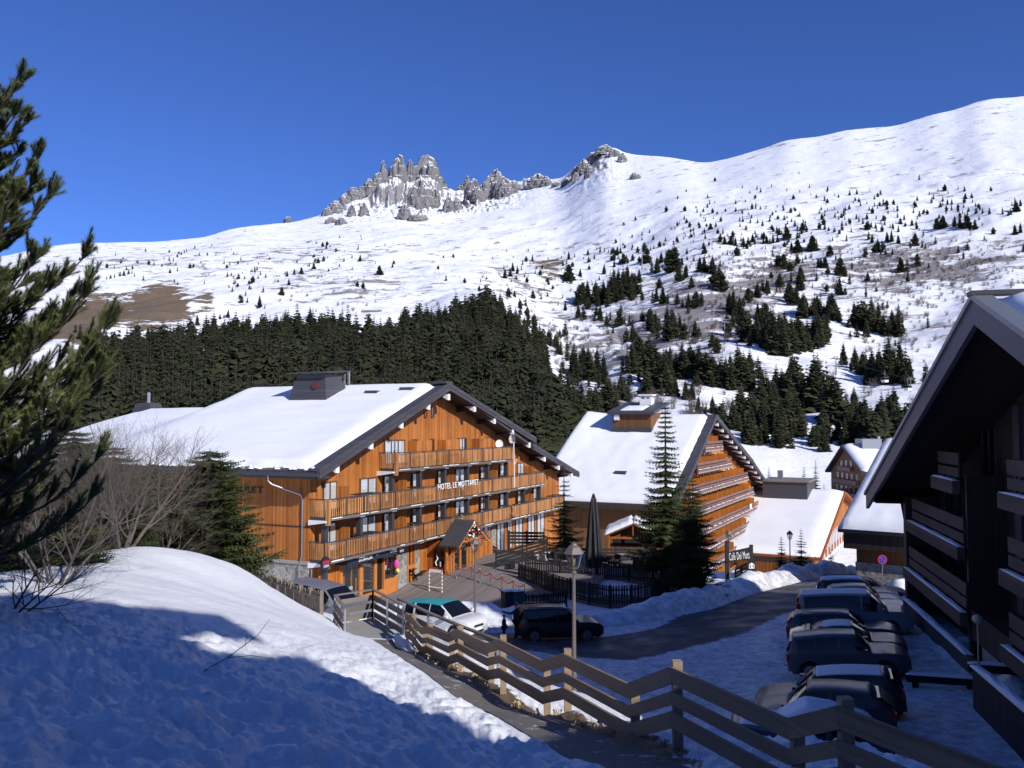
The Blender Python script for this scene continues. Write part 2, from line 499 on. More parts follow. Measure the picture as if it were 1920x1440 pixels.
# flat plots and carriageways: polygons in plan
def seg_d(X, Y, pts):
    """distance to a polyline and height interpolated along it is not needed"""
    d = np.full(np.shape(X), 1e9)
    for (x0, y0), (x1, y1) in zip(pts[:-1], pts[1:]):
        vx, vy = x1-x0, y1-y0; L = vx*vx+vy*vy
        t = np.clip(((X-x0)*vx + (Y-y0)*vy)/L, 0, 1)
        d = np.minimum(d, np.hypot(X-x0-t*vx, Y-y0-t*vy))
    return d
def in_poly(X, Y, poly):
    c = np.zeros(np.shape(X), bool); n = len(poly); j = n-1
    for i in range(n):
        xi, yi = poly[i]; xj, yj = poly[j]
        m = ((yi > Y) != (yj > Y)) & (X < (xj-xi)*(Y-yi)/((yj-yi) if yj != yi else 1e-9) + xi)
        c ^= m; j = i
    return c
def sdf_poly(X, Y, poly):
    d = seg_d(X, Y, list(poly)+[poly[0]])
    return np.where(in_poly(X, Y, poly), -d, d)
def gpt(px, py, z):
    """plan point where the view ray meets height z (relative to the camera)"""
    a, c, e = ray(px, py); k = z/e
    return (a*k, c*k)
# fence line (bases) along the footpath, camera side first
FN = [(3.19, 8.3), (2.15, 11.3), (.97, 15.1), (-.185, 17.6), (-1.24, 20.9), (-2.36, 25.0)]
PATH = [(3.1, 4.0), (2.25, 7.9), (1.27, 11.0), (.12, 14.6), (-1.0, 17.4), (-2.1, 20.6), (-3.25, 24.6), (-4.35, 27.6)]
PATHW = .54
PLAT = [(-5.35, 27.9), (-3.5, 28.1), (-5.0, 31.4), (-6.25, 30.3)]
ROAD = [(-13.0,44.0),(-12.0,40.5),(-8,37.0),(-4,36.6),(0,35.5),(4,33),(5.6,26.5),(6.2,22.5),(10,20.8),(14,22.0),(16.7,31.5),(18.3,38),(19.6,44.5),(21.5,50),(24.2,57),
        (30,66),(36,74),(32,77),(25,69.5),(20.6,63.5),(16.5,58.5),(12,52.0),(7,48.3),(2.5,47.7),(-2.5,46.0),(-6,46.0),(-9,46.5)]
class Fr:
    """local frame of a building: x along the facade, y inward or outward, z up (world height)"""
    def __init__(self, x, y, ang):
        self.o = Vector((x, y)); self.rz = math.pi/2 - math.radians(ang)
        self.ex = Vector((math.cos(self.rz), math.sin(self.rz))); self.ey = Vector((-self.ex.y, self.ex.x))
    def root(self, name, label, cat, group=None, z=0):
        return empty(name, (self.o.x, self.o.y, z), self.rz, label, cat, group)
    def w(self, x, y, z=0):
        p = self.o + self.ex*x + self.ey*y; return Vector((p.x, p.y, z))
    def on(self, px, py, y):
        """local (x, z) on the plane y=const seen at px,py"""
        a, c, e = ray(px, py); r = a/c
        b = self.o + self.ey*y
        x = (r*b.y - b.x)/(self.ex.x - r*self.ex.y)
        Y = b.y + self.ex.y*x
        return x, CAMZ + e/c*Y
    def loc(self, X, Y):
        d = Vector((X, Y)) - self.o; return d.dot(self.ex), d.dot(self.ey)

HF = Fr(-12.25, 52.0, 25.0)                     # hotel frame
DK = [(2.6, -.05), (26, -.05), (26, -9.5), (18.5, -12.5), (9.5, -14.6), (7.6, -12.2), (6.2, -9.0), (4.0, -5.5), (2.6, -3.2)]
DKW = [tuple(HF.w(x, y)[:2]) for x, y in DK]
def deck_z(X, Y):
    x = (np.asarray(X)-HF.o.x)*HF.ex.x + (np.asarray(Y)-HF.o.y)*HF.ex.y
    return -.12 + .75*sstep(8, 15, x) + .0*np.asarray(Y)
TZR = -11.3
TE = [gpt(*q, TZR) for q in [(973,1090),(1038,1113),(1085,1128),(1144,1139),(1185,1137),(1222,1127),(1252,1112),(1278,1092),(1300,1072),(1310,1050),(1000,1044),(950,1058)]]
def _in(poly, k):
    cx = sum(a for a, b in poly)/len(poly); cy = sum(b for a, b in poly)/len(poly)
    return [(cx+(a-cx)*k, cy+(b-cy)*k) for a, b in poly]
BLD = [(_in(DKW, .97), lambda x, y: deck_z(x, y)-.12-CAMZ), (_in(TE, .97), lambda x, y: TZR-.10+0*x)]
def hgt(X, Y, rough=True):
    """ground height (world z)"""
    X = np.asarray(X, float); Y = np.asarray(Y, float)
    z = hraw(X, Y)
    r = np.hypot(X, Y)
    near = r < 110
    if near.any():
        x = X[near]; y = Y[near]; zz = z[near]; rr = r[near]
        dr = sdf_poly(x, y, ROAD); dp = seg_d(x, y, PATH) - PATHW
        dpl = sdf_poly(x, y, PLAT)
        off = np.minimum(np.minimum(dr, dp), dpl)
        add = np.zeros_like(x)
        # ploughed snow banks along the road
        bank = np.exp(-((dr-1.3)/1.0)**2)*(dr > 0)
        side = sstep(0, 14, x)*sstep(46, 52, y) + .15
        add += bank*side*(.5 + .4*fbm(x/2.2, y/2.2, 2, 41))
        for bx, by, br, bh in PILES:
            q = ((x-bx)**2+(y-by)**2)/br**2
            add += bh*np.exp(-q)*(1+.22*fbm(x/1.6, y/1.6, 3, 42))*sstep(0, .8, dr)
        if rough:
            # trodden, lumpy snow in front; smoother mound further back
            lump = (sstep(26, 10, rr)*.85 + .18)*sstep(-.1, .5, off)
            sm = sstep(15.5, 19, y)*sstep(-2.5, -6.5, x)
            lump = lump*(1-.85*sm)
            n1 = fbm(x/1.6+3, y/1.6, 3, 51); n2 = np.abs(fbm(x/.62, y/.62, 3, 52)); n3 = fbm(x/.2, y/.2, 3, 53)
            st = np.clip(pn(x/.85, y/.85, 54)*3.5, -1, 1)
            add += lump*(.13*n1 + .12*(n2-.35) + .05*n3 + .05*st*(.5+.5*n1))
            add += .05*sm*fbm(x/3.0, y/1.5, 3, 55)
            add += .06*sstep(-.1, .4, off)*sstep(26, 34, rr)*fbm(x/.9, y/.9, 4, 56)
        # snow edge thickness above road and path, ground lowered under the sheets
        add += .10*sstep(0.0, .35, off)
        add -= .10*(1 - sstep(-.25, 0.0, off))
        zz = zz + add
        for poly, zf in BLD:
            db = sdf_poly(x, y, poly)
            w = sstep(1.5, 0, db); zz = zz*(1-w) + zf(x, y)*w
        z = z.copy(); z[near] = zz
    return z + CAMZ
PILES = [(12.0,50.8,2.4,1.1),(14.9,55.0,2.0,.9),(8.4,50.1,2.4,.45),(4.5,49.6,2.2,.25),(-6.5,50.8,1.3,.7),(-4.6,50.9,1.3,.8),(-2.4,50.6,1.4,.85),(.6,51.2,1.3,.6),(-8.2,51.2,1.2,.5),(17.0,62.0,2.6,.45),(21.5,67.5,2.8,.5),(26.5,73.5,3.0,.6),
         (-3.5,48.6,1.8,.5),(-.6,49.2,2.0,.7),(-6.2,49.0,1.4,.3),(17.0,29.3,1.8,.8),(13.2,20.5,2.0,1.2),(19.2,36.0,1.2,.5),
         (2.9,16.9,1.0,.15),(30,62.5,2.5,.8)]
def h1(x, y): return float(hgt(np.array([x]), np.array([y]))[0])
def hs(x, y):
    """smooth height for road-like sheets"""
    return hraw(np.asarray(x, float), np.asarray(y, float)) + CAMZ
def hs1(x, y): return float(hs(np.array([x]), np.array([y]))[0])
HT = {}
def _ht():
    th = np.linspace(-.62, .62, 900); lr = np.linspace(math.log(105), math.log(3400), 420)
    R_, T_ = np.meshgrid(np.exp(lr), th)
    HT['z'] = hgt((R_*np.sin(T_)).ravel(), (R_*np.cos(T_)).ravel(), False).reshape(R_.shape); HT['a'] = (th[0], th[1]-th[0], lr[0], lr[1]-lr[0])
def hq(X, Y):
    """quick interpolated height on the slopes"""
    if not HT: _ht()
    t0, dt, l0, dl = HT['a']; Z = HT['z']
    u = np.clip((np.arctan2(X, Y)-t0)/dt, 0, Z.shape[0]-1.001); v = np.clip((np.log(np.hypot(X, Y))-l0)/dl, 0, Z.shape[1]-1.001)
    i = u.astype(int); j = v.astype(int); fu = u-i; fv = v-j
    return (Z[i, j]*(1-fu)+Z[i+1, j]*fu)*(1-fv) + (Z[i, j+1]*(1-fu)+Z[i+1, j+1]*fu)*fv
def hit(px, py, y0=150.0):
    """first terrain point on the view ray beyond y0 (for trees on the slopes)"""
    a, c, e = ray(px, py)
    Y = np.exp(np.linspace(math.log(y0), math.log(2700), 320))
    X = a/c*Y; Z = CAMZ + e/c*Y
    g = hq(X, Y)
    m = np.nonzero(g > Z)[0]
    if len(m) == 0: return None
    i = m[0]; y = Y[i]
    if i > 0:
        f0 = Z[i-1]-g[i-1]; f1 = g[i]-Z[i]; y = Y[i-1]+(Y[i]-Y[i-1])*f0/max(f0+f1, 1e-6)
    x = a/c*y
    return Vector((x, y, float(hq(np.array([x]), np.array([y]))[0])))

# plan grid in angle and distance, dense inside the view
def ground_grid():
    inn = np.linspace(-36, 36, 1000)
    out = np.concatenate([np.linspace(-180, -36, 90)[:-1], inn, np.linspace(36, 180, 90)[1:]])
    return np.radians(out)
TH = ground_grid()
def polar_mesh(name, R):
    """R: rows x columns of distances"""
    n = len(TH)
    X = np.sin(TH)[None]*R; Y = np.cos(TH)[None]*R
    Z = hgt(X.ravel(), Y.ravel()).reshape(X.shape)
    v = np.stack([X, Y, Z], -1).reshape(-1, 3)
    i = np.arange(R.shape[0]-1)[:, None]*n; j = np.arange(n-1)[None]
    q = np.stack([i+j, i+j+n, i+j+n+1, i+j+1], -1).reshape(-1, 4)[:, ::-1]
    return arr_mesh(name, v, q, True), X, Y, Z
# ------------------------------------------------------------------ large structure: ground, mountains, roads
nr = 620
rows = np.exp(np.linspace(math.log(1.0), math.log(130), nr))
me, gx, gy, gz = polar_mesh('ground', np.repeat(rows[:, None], len(TH), 1))
dr = sdf_poly(gx.ravel(), gy.ravel(), ROAD)
dirt = np.exp(-(np.maximum(dr, 0)/1.6)**2)*.9
dpth = np.clip(seg_d(gx.ravel(), gy.ravel(), PATH)-PATHW, 0, 9)
# the verge between path and fence is bare earth and dry grass
side = (gx.ravel() - np.interp(gy.ravel(), [p[1] for p in PATH], [p[0] for p in PATH]))
verge = sstep(.75, .1, dpth)*(side > 0)*sstep(9, 12, gy.ravel())*sstep(27, 25, gy.ravel())
at1 = me.attributes.new('dirt', 'FLOAT', 'POINT'); at1.data.foreach_set('value', dirt.astype(np.float32))
at2 = me.attributes.new('verge', 'FLOAT', 'POINT'); at2.data.foreach_set('value', verge.astype(np.float32))
def ground_mat():
    a = NT('ground_snow')
    p = a.pos()
    n1 = a.noise(p, 4, 5, .6)
    c = a.mix(n1, (.80,.83,.88,1), (.87,.885,.91,1))
    dn = a.noise(p, 1.7, 8, .72)
    dt = a.n('ShaderNodeAttribute', attribute_name='dirt').outputs['Fac']
    f = a.ramp(a.math('ADD', a.math('MULTIPLY', dt, .30), dn), [(.60, (0,0,0)), (.82, (1,1,1))])
    c = a.mix(a.math('MULTIPLY', f, .6), c, (.23,.21,.20,1))
    vg = a.n('ShaderNodeAttribute', attribute_name='verge').outputs['Fac']
    f2 = a.ramp(a.math('ADD', a.math('MULTIPLY', vg, .6), a.noise(p, 3.5, 6, .7)), [(.78, (0,0,0)), (.86, (1,1,1))])
    c = a.mix(f2, c, a.mix(a.noise(p, 22, 4, .7), (.06,.04,.025,1), (.26,.19,.11,1)))
    a.col(c)
    a.b.inputs['Roughness'].default_value = .6
    a.b.inputs['Specular IOR Level'].default_value = .25
    a.bump(a.noise(p, 7, 8, .72), .75, .07)
    return a.m
g = link('ground', me, ground_mat()); tag(g, kind='structure')
# centre disc under the camera
mbc = MB(); ring = [(math.sin(t), math.cos(t)) for t in np.linspace(-math.pi, math.pi, 60)[:-1]]
mbc.add([(0, 0, h1(0, 0))] + [(x*1.03, y*1.03, h1(x*1.03, y*1.03)) for x, y in ring], [(0, i+1, (i+1) % len(ring)+1) for i in range(len(ring))], 0, True)
tag(mbc.build('snow_ground', M['snow']), kind='structure')

thc = np.clip(TH, -math.radians(46), math.radians(45)); pxc = 960+FPX*np.tan(thc); Yr = spl(pxc, FX, FR)
Rr = Yr/np.cos(thc)
nv = 460
t = np.linspace(0, 1, nv)[:, None]**.92
R = np.exp(math.log(130) + t*(np.log(Rr)[None]-math.log(130)))
R = np.concatenate([R, (Rr*1.05)[None], (Rr*1.3)[None]])
me, mx, my, mz = polar_mesh('mountains', R)
mxr, myr, mzr = mx.ravel(), my.ravel(), mz.ravel()
a_, b_ = mxr/np.maximum(myr, 1), (mzr-CAMZ)/np.maximum(myr, 1)
PX = 960+FPX*a_; PY = HOR-FPX*b_
vv = (np.log(np.hypot(mxr, myr)*np.cos(np.clip(np.arctan2(mxr, myr), -.8, .785))/120)/np.log(np.tile(Yr, R.shape[0])/120))
def blob(x, y, cx, cy, rx, ry): return np.exp(-(((x-cx)/rx)**2+((y-cy)/ry)**2))
tw = np.interp(PX, TWX, TWY)
# slope angle
nz = np.gradient(mz, axis=0)/np.maximum(np.abs(np.gradient(R, axis=0)), .1); steep = np.abs(nz).ravel()
rock = (.30+.70*np.clip(tw/45, 0, 1))*np.clip(tw/8, 0, 1)*sstep(1-.03-.045*np.clip(tw/60, 0, 1), 1-.012, vv)
rock += .9*blob(PX, PY, 800, 392, 95, 28)*1.0 + .8*blob(PX, PY, 890, 385, 75, 30) + .6*blob(PX, PY, 680, 380, 60, 22) + .55*blob(PX, PY, 940, 355, 60, 14) + .8*blob(PX, PY, 1130, 300, 60, 24)
rock += .45*blob(PX, PY, 1500, 268, 60, 8) + .4*blob(PX, PY, 1780, 225, 120, 10)
rock = np.clip(rock, 0, 1.0)
grass = .95*blob(PX, PY, 185, 588, 100, 52) + .95*blob(PX, PY, 310, 568, 62, 50) + .5*blob(PX, PY, 390, 560, 24, 30) + .5*blob(PX, PY, 110, 625, 70, 30)
grass += .8*blob(PX, PY, 1035, 500, 45, 34) + .55*blob(PX, PY, 1000, 545, 70, 14) + .42*blob(PX, PY, 700, 520, 90, 24) + .45*blob(PX, PY, 560, 540, 40, 34)
shr = .75*blob(PX, PY, 1650, 510, 260, 45) + .5*blob(PX, PY, 1400, 540, 110, 50) + .5*blob(PX, PY, 1800, 470, 180, 35) + .8*blob(PX, PY, 1190, 640, 170, 80) + .6*blob(PX, PY, 1330, 590, 120, 60) + .35*blob(PX, PY, 1700, 600, 60, 40) + .42*blob(PX, PY, 600, 470, 200, 18) + .5*blob(PX, PY, 640, 530, 160, 30) + .45*blob(PX, PY, 250, 490, 150, 20) + .5*blob(PX, PY, 950, 530, 90, 40)
for nm, ar in (('rock', rock), ('grass', np.clip(grass, 0, 1)), ('shrub', np.clip(shr, 0, 1))):
    q = me.attributes.new(nm, 'FLOAT', 'POINT'); q.data.foreach_set('value', ar.astype(np.float32))
def mountain_mat():
    a = NT('mountain_snow')
    p = a.pos(); s = a.sep(p)
    def at_(n): return a.n('ShaderNodeAttribute', attribute_name=n).outputs['Fac']
    c = a.mix(a.noise(p, .01, 4), (.82,.85,.90,1), (.90,.91,.93,1))
    # wind-scoured flecks of scree and heather everywhere on the slopes
    st = a.n('ShaderNodeMapping', {0: p}); st.inputs['Scale'].default_value = (.9, .9, 2.6)
    fl = a.noise(st.outputs[0], .028, 10, .74)
    f = a.ramp(a.math('ADD', fl, a.math('MULTIPLY', at_('shrub'), .17)), [(.575, (0,0,0)), (.625, (1,1,1))])
    c = a.mix(a.math('MULTIPLY', f, .8), c, (.13,.10,.095,1))
    gn = a.noise(st.outputs[0], .03, 9, .72)
    f = a.ramp(a.math('ADD', a.math('MULTIPLY', at_('grass'), .48), gn), [(.78, (0,0,0)), (.82, (1,1,1))])
    c = a.mix(f, c, a.mix(a.noise(p, .05, 5), (.12,.09,.055,1), (.22,.17,.125,1)))
    rm0 = a.n('ShaderNodeMapping', {0: p}); rm0.inputs['Scale'].default_value = (1, 1, .22)
    rn = a.math('ADD', a.math('MULTIPLY', a.noise(st.outputs[0], .022, 9, .7), .5), a.math('MULTIPLY', a.noise(rm0.outputs[0], .018, 6, .6), .5))
    f = a.ramp(a.math('ADD', a.math('MULTIPLY', at_('rock'), .44), rn), [(.73, (0,0,0)), (.75, (1,1,1))])
    nz_ = a.sep(a.n('ShaderNodeNewGeometry').outputs['Normal'])[2]
    led = a.math('ADD', nz_, a.math('MULTIPLY', a.math('SUBTRACT', a.noise(p, .05, 6, .7), .5), .55))
    f = a.math('MULTIPLY', f, a.ramp(led, [(.76, (1,1,1)), (.84, (0,0,0))]))
    rm = a.n('ShaderNodeMapping', {0: p}); rm.inputs['Scale'].default_value = (1, 1, .35)
    rc = a.ramp(a.noise(rm.outputs[0], .06, 9, .72), [(.3, (.15,.15,.17)), (.5, (.32,.31,.32)), (.7, (.48,.455,.44))])
    c = a.mix(f, c, rc)
    a.col(c)
    a.b.inputs['Roughness'].default_value = .8
    a.b.inputs['Specular IOR Level'].default_value = .1
    bs = a.math('ADD', a.math('MULTIPLY', f, .8), .25)
    b = a.n('ShaderNodeBump', {'Height': a.noise(rm.outputs[0], .045, 9, .7), 'Strength': bs, 'Distance': 14.0})
    a.l(b.outputs[0], a.b.inputs['Normal'])
    return a.m
tag(link('mountains', me, mountain_mat()), kind='structure')

def sheet_poly(name, poly, step, mat, dz, hf=hs):
    """draped sheet covering a plan polygon, triangulated on a fine grid clipped at the polygon"""
    import bmesh
    xs = [p[0] for p in poly]; ys = [p[1] for p in poly]
    bm = bmesh.new()
    f = bm.faces.new([bm.verts.new((x, y, 0)) for x, y in poly])
    for ax, lo, hi in ((0, min(xs), max(xs)), (1, min(ys), max(ys))):
        k = lo + step
        while k < hi:
            co = [0, 0, 0]; no = [0, 0, 0]; co[ax] = k; no[ax] = 1
            bmesh.ops.bisect_plane(bm, geom=bm.verts[:]+bm.edges[:]+bm.faces[:], plane_co=co, plane_no=no)
            k += step
    bm.verts.ensure_lookup_table()
    P = np.array([v.co[:2] for v in bm.verts]); Z = hf(P[:, 0], P[:, 1]) + dz
    for v, z in zip(bm.verts, Z): v.co.z = z
    bmesh.ops.recalc_face_normals(bm, faces=bm.faces)
    me = bpy.data.meshes.new(name); bm.to_mesh(me); bm.free()
    me.polygons.foreach_set('use_smooth', [True]*len(me.polygons))
    if len(me.polygons) and me.polygons[0].normal.z < 0: me.flip_normals()
    return link(name, me, mat)

def road_mat():
    a = NT('asphalt_wet')
    p = a.pos()
    c = a.mix(a.noise(p, .8, 8, .65), (.028,.028,.031,1), (.075,.073,.072,1))
    ice = a.ramp(a.noise(p, .42, 8, .68), [(.52, (0,0,0)), (.62, (1,1,1))])
    c = a.mix(a.math('MULTIPLY', ice, .40), c, (.33,.33,.35,1))
    pk = a.n('ShaderNodeAttribute', attribute_name='packed').outputs['Fac']
    f = a.ramp(a.math('ADD', pk, a.math('MULTIPLY', a.math('SUBTRACT', a.noise(p, .9, 9, .72), .5), 1.1)), [(.42, (0,0,0)), (.62, (1,1,1))])
    sn = a.mix(a.ramp(a.noise(p, 2.2, 9, .75), [(.38, (0,0,0)), (.6, (1,1,1))]), (.40,.40,.42,1), (.82,.84,.88,1))
    c = a.mix(a.math('MULTIPLY', f, .95), c, sn)
    a.col(c)
    r = a.n('ShaderNodeMapRange', {0: a.noise(p, .6, 5), 1: .35, 2: .65, 3: .5, 4: .85})
    a.l(r.outputs[0], a.b.inputs['Roughness'])
    a.bump(a.noise(p, 14, 6, .7), .3, .02)
    return a.m
rdo = sheet_poly('road', ROAD, .6, road_mat(), .0); tag(rdo, kind='structure')
co = np.zeros(len(rdo.data.vertices)*3, np.float32); rdo.data.vertices.foreach_get('co', co); co = co.reshape(-1, 3)
lane = seg_d(co[:, 0], co[:, 1], [(-12, 47), (-3, 45.5), (1, 43), (5.2, 41.8), (9.5, 44.5), (13.5, 50.5), (17, 56.5), (22, 62.5), (27, 67.5), (34, 75)])
pk_ = sstep(1.8, 3.4, lane) * (1-.6*sstep(47, 52, co[:, 1]))
q_ = rdo.data.attributes.new('packed', 'FLOAT', 'POINT'); q_.data.foreach_set('value', pk_.astype(np.float32))

def path_mat():
    a = NT('path_asphalt')
    p = a.pos()
    c = a.mix(a.noise(p, 28, 5, .7), (.07,.065,.06,1), (.21,.19,.17,1))
    d = a.ramp(a.noise(p, 1.3, 6, .7), [(.45, (0,0,0)), (.65, (1,1,1))])
    c = a.mix(a.math('MULTIPLY', d, .5), c, (.24,.20,.17,1))
    sp = a.ramp(a.noise(p, 2.6, 9, .75), [(.585, (0,0,0)), (.63, (1,1,1))])
    c = a.mix(a.math('MULTIPLY', sp, .85), c, (.74,.75,.78,1))
    a.col(c); a.b.inputs['Roughness'].default_value = .85
    a.bump(a.noise(p, 18, 7, .75), .6, .03)
    return a.m
pl, pr = [], []
for i, (x, y) in enumerate(PATH):
    x0, y0 = PATH[max(i-1, 0)]; x1, y1 = PATH[min(i+1, len(PATH)-1)]
    L = math.hypot(x1-x0, y1-y0); nx, ny = (y1-y0)/L, -(x1-x0)/L
    w = PATHW
    pl.append((x-nx*w, y-ny*w)); pr.append((x+nx*w, y+ny*w))
tag(sheet_poly('path', pr + pl[::-1], .35, path_mat(), .015), kind='structure')

# rock towers and outcrops of the summit ridge
def crag_mat():
    a = NT('crag_rock'); p = a.pos()
    rm = a.n('ShaderNodeMapping', {0: p}); rm.inputs['Scale'].default_value = (1, 1, .4)
    c = a.ramp(a.noise(rm.outputs[0], .09, 9, .72), [(.3, (.09,.088,.10)), (.5, (.20,.195,.20)), (.72, (.34,.32,.31))])
    nz_ = a.sep(a.n('ShaderNodeNewGeometry').outputs['Normal'])[2]
    led = a.math('ADD', nz_, a.math('MULTIPLY', a.math('SUBTRACT', a.noise(p, .07, 6, .7), .5), .9))
    c = a.mix(a.ramp(led, [(.60, (0,0,0)), (.68, (1,1,1))]), c, (.88,.89,.92,1))
    a.col(c); a.b.inputs['Roughness'].default_value = .9
    b = a.n('ShaderNodeBump', {'Height': a.noise(rm.outputs[0], .07, 9, .75), 'Strength': .9, 'Distance': 8.0}); a.l(b.outputs[0], a.b.inputs['Normal'])
    return a.m
M['crag'] = crag_mat()
CR_ = [(718,305,358,20),(745,297,356,32),(768,305,350,16),(802,297,360,50),(708,327,360,22),(748,345,374,38),(788,340,392,42),(815,358,388,15),(833,347,375,18),(841,370,398,16),(857,371,394,18),(758,385,411,20),(783,400,414,28),(681,381,404,16),(658,384,406,13),(640,409,421,16),(620,407,418,16),
       (693,337,362,20),(676,350,366,14),(661,353,374,22),(645,364,386,20),(628,377,398,22),(613,388,404,16),(876,332,352,10),(886,340,378,27),(932,320,356,30),(920,334,372,30),(946,336,368,30),(908,342,362,20),(962,340,362,24),(984,336,350,18),(1008,327,349,30),(1026,332,348,16),(1043,341,350,14),(1062,332,346,16),
       (1082,314,332,15),(1095,300,322,22),(1112,287,304,18),(1133,272,288,26),(1152,281,293,18),(1166,288,304,14),(1106,308,330,16),(1192,325,335,15),(1080,325,340,12),(540,406,416,12),(868,344,360,20),(895,352,372,22),(733,362,384,20)]
for i_, (px, yt, yb, w_) in enumerate(CR_):
    p = hit(px, yb, 1200)
    if p is None:
        Y = float(spl(np.array([float(px)]), FX, FR)[0]); q = at(px, yb, Y); p = Vector((q.x, q.y, q.z))
    hh = (yb-yt)/FPX*p.y; ww = w_/2/FPX*p.y*1.15
    nA, nZ = 56, 34
    A_, Zk = np.meshgrid(np.linspace(0, 2*math.pi, nA, endpoint=False), np.linspace(0, 1, nZ), indexing='xy')
    prof = (1-np.clip(Zk, 0, 1)**2.6)**.55
    ca, sa = np.cos(A_), np.sin(A_)
    n1 = fbm(ca*1.7+i_*7.1, sa*1.7+Zk*1.1, 3, 300+i_); n2 = np.abs(fbm(ca*4.5+i_*3.3, sa*4.5+Zk*2.5, 3, 400+i_)); n3 = fbm(ca*9+i_, sa*9+Zk*11, 3, 500+i_)
    rad = prof*(1 + .30*n1 - .45*(n2-.3) + .13*n3) + .04*n3*prof
    stepz = Zk + .05*np.sin(Zk*26+3*n1)*prof
    topn = 1 + .22*n1*np.clip(Zk, 0, 1)
    X_ = ca*rad*ww*(1.15-.15*Zk); Y_ = sa*rad*ww*.75 + .25*hh*Zk; Z_ = -.35*hh + stepz*topn*hh*1.35
    v_ = np.stack([X_, Y_, Z_], -1).reshape(-1, 3)
    ii = np.arange(nZ-1)[:, None]*nA; jj = np.arange(nA)[None]
    q_ = np.stack([ii+jj, ii+(jj+1) % nA, ii+nA+(jj+1) % nA, ii+nA+jj], -1).reshape(-1, 4)
    o_ = link('rock_outcrop', arr_mesh('rock_outcrop', v_, q_, False), M['crag']); o_.location = p; tag(o_, kind='structure')
# ------------------------------------------------------------------ building helpers
def snow_slab(name, f, nu, nv, thick, parent, mat, seed=1, edge=.12, lump=.05, u0=0, u1=1, v0=0, v1=1, ragged=0):
    """rounded snow lying on the surface f(u,v) -> (x,y,z)"""
    U, V = np.meshgrid(np.linspace(0, 1, nu), np.linspace(0, 1, nv), indexing='ij')
    vs = []; rnd = random.Random(seed)
    nz = fbm(U*9, V*9, 3, seed); nz2 = fbm(U*40, V*40, 2, seed+3)
    for i in range(nu):
        for j in range(nv):
            u, v = U[i, j], V[i, j]
            uu = u0+(u1-u0)*u; vv_ = v0+(v1-v0)*v
            x, y, z = f(uu, vv_)
            e = min(u, 1-u, v, 1-v)/edge
            t = thick*math.sqrt(max(0, 1-(1-min(1, e))**2)) + lump*nz[i, j]*min(1, e)
            if ragged and (i in (0, nu-1) or j in (0, nv-1)):
                x += ragged*nz2[i, j]; y += ragged*nz2[j % nu, i % nv] if False else 0
            vs.append((x, y, z + max(t, .015)))
    n = nu*nv
    for i in range(nu):
        for j in range(nv):
            x, y, z = f(u0+(u1-u0)*U[i, j], v0+(v1-v0)*V[i, j]); vs.append((x, y, z-.03))
    fs = []
    for i in range(nu-1):
        for j in range(nv-1):
            fs.append((i*nv+j, (i+1)*nv+j, (i+1)*nv+j+1, i*nv+j+1))
    for i in range(nu-1):
        for j in (0, nv-1): fs.append((i*nv+j, (i+1)*nv+j, n+(i+1)*nv+j, n+i*nv+j))
    for j in range(nv-1):
        for i in (0, nu-1): fs.append((i*nv+j, i*nv+j+1, n+i*nv+j+1, n+i*nv+j))
    m = MB(); m.add(vs, fs, 0, True)
    return m.build(name, mat, parent)

def window(parent, x0, x1, z0, z1, y, sgn=-1, mull=1, frame='white', curtain=True, seed=0, axis='x', cross=False):
    """window lying in the plane y (outside towards sgn); axis y: lying in the plane x=y"""
    r = random.Random(seed)
    def B(m, a0, a1, b0, b1, c0, c1):
        d0, d1 = sorted((b0*sgn, b1*sgn))
        if axis == 'x': m.box(a0, a1, y+d0, y+d1, c0, c1)
        else: m.box(y+d0, y+d1, a0, a1, c0, c1)
    fw = .07
    f = MB()
    for a0, a1, c0, c1 in ((x0, x1, z0, z0+fw), (x0, x1, z1-fw, z1), (x0, x0+fw, z0+fw, z1-fw), (x1-fw, x1, z0+fw, z1-fw)):
        B(f, a0, a1, .012, .11, c0, c1)
    for k in range(mull):
        xm = x0 + (x1-x0)*(k+1)/(mull+1); B(f, xm-.03, xm+.03, .012, .10, z0+fw, z1-fw)
    if cross:
        zm = (z0+z1)/2; B(f, x0+fw, x1-fw, .012, .098, zm-.025, zm+.025)
    fo = f.build('window', M[frame], parent)
    b = MB(); B(b, x0+fw, x1-fw, .010, .02, z0+fw, z1-fw); b.build('dark_backing', M['unlit_room'], fo)  # dark plate standing in for the unlit interior; the wall has no opening
    if curtain:
        cm = MB(); w = x1-x0-2*fw
        parts = [(0, .46), (.56, 1)] if r.random() < .5 else ([(0, .72)] if r.random() < .4 else [(0, 1)])
        for p0, p1 in parts:
            n = max(3, int((p1-p0)*w/.09)); 
            for k in range(n):
                a0 = x0+fw + w*(p0+(p1-p0)*k/n); a1 = x0+fw + w*(p0+(p1-p0)*(k+1)/n)
                B(cm, a0, a1, .022, .030+.016*(k % 2), z0+fw, z1-fw-.02)
        cm.build('curtain', M['curtain'], fo)
    g = MB(); B(g, x0+fw, x1-fw, .062, .068, z0+fw, z1-fw); g.build('pane', M['glass'], fo)
    return fo

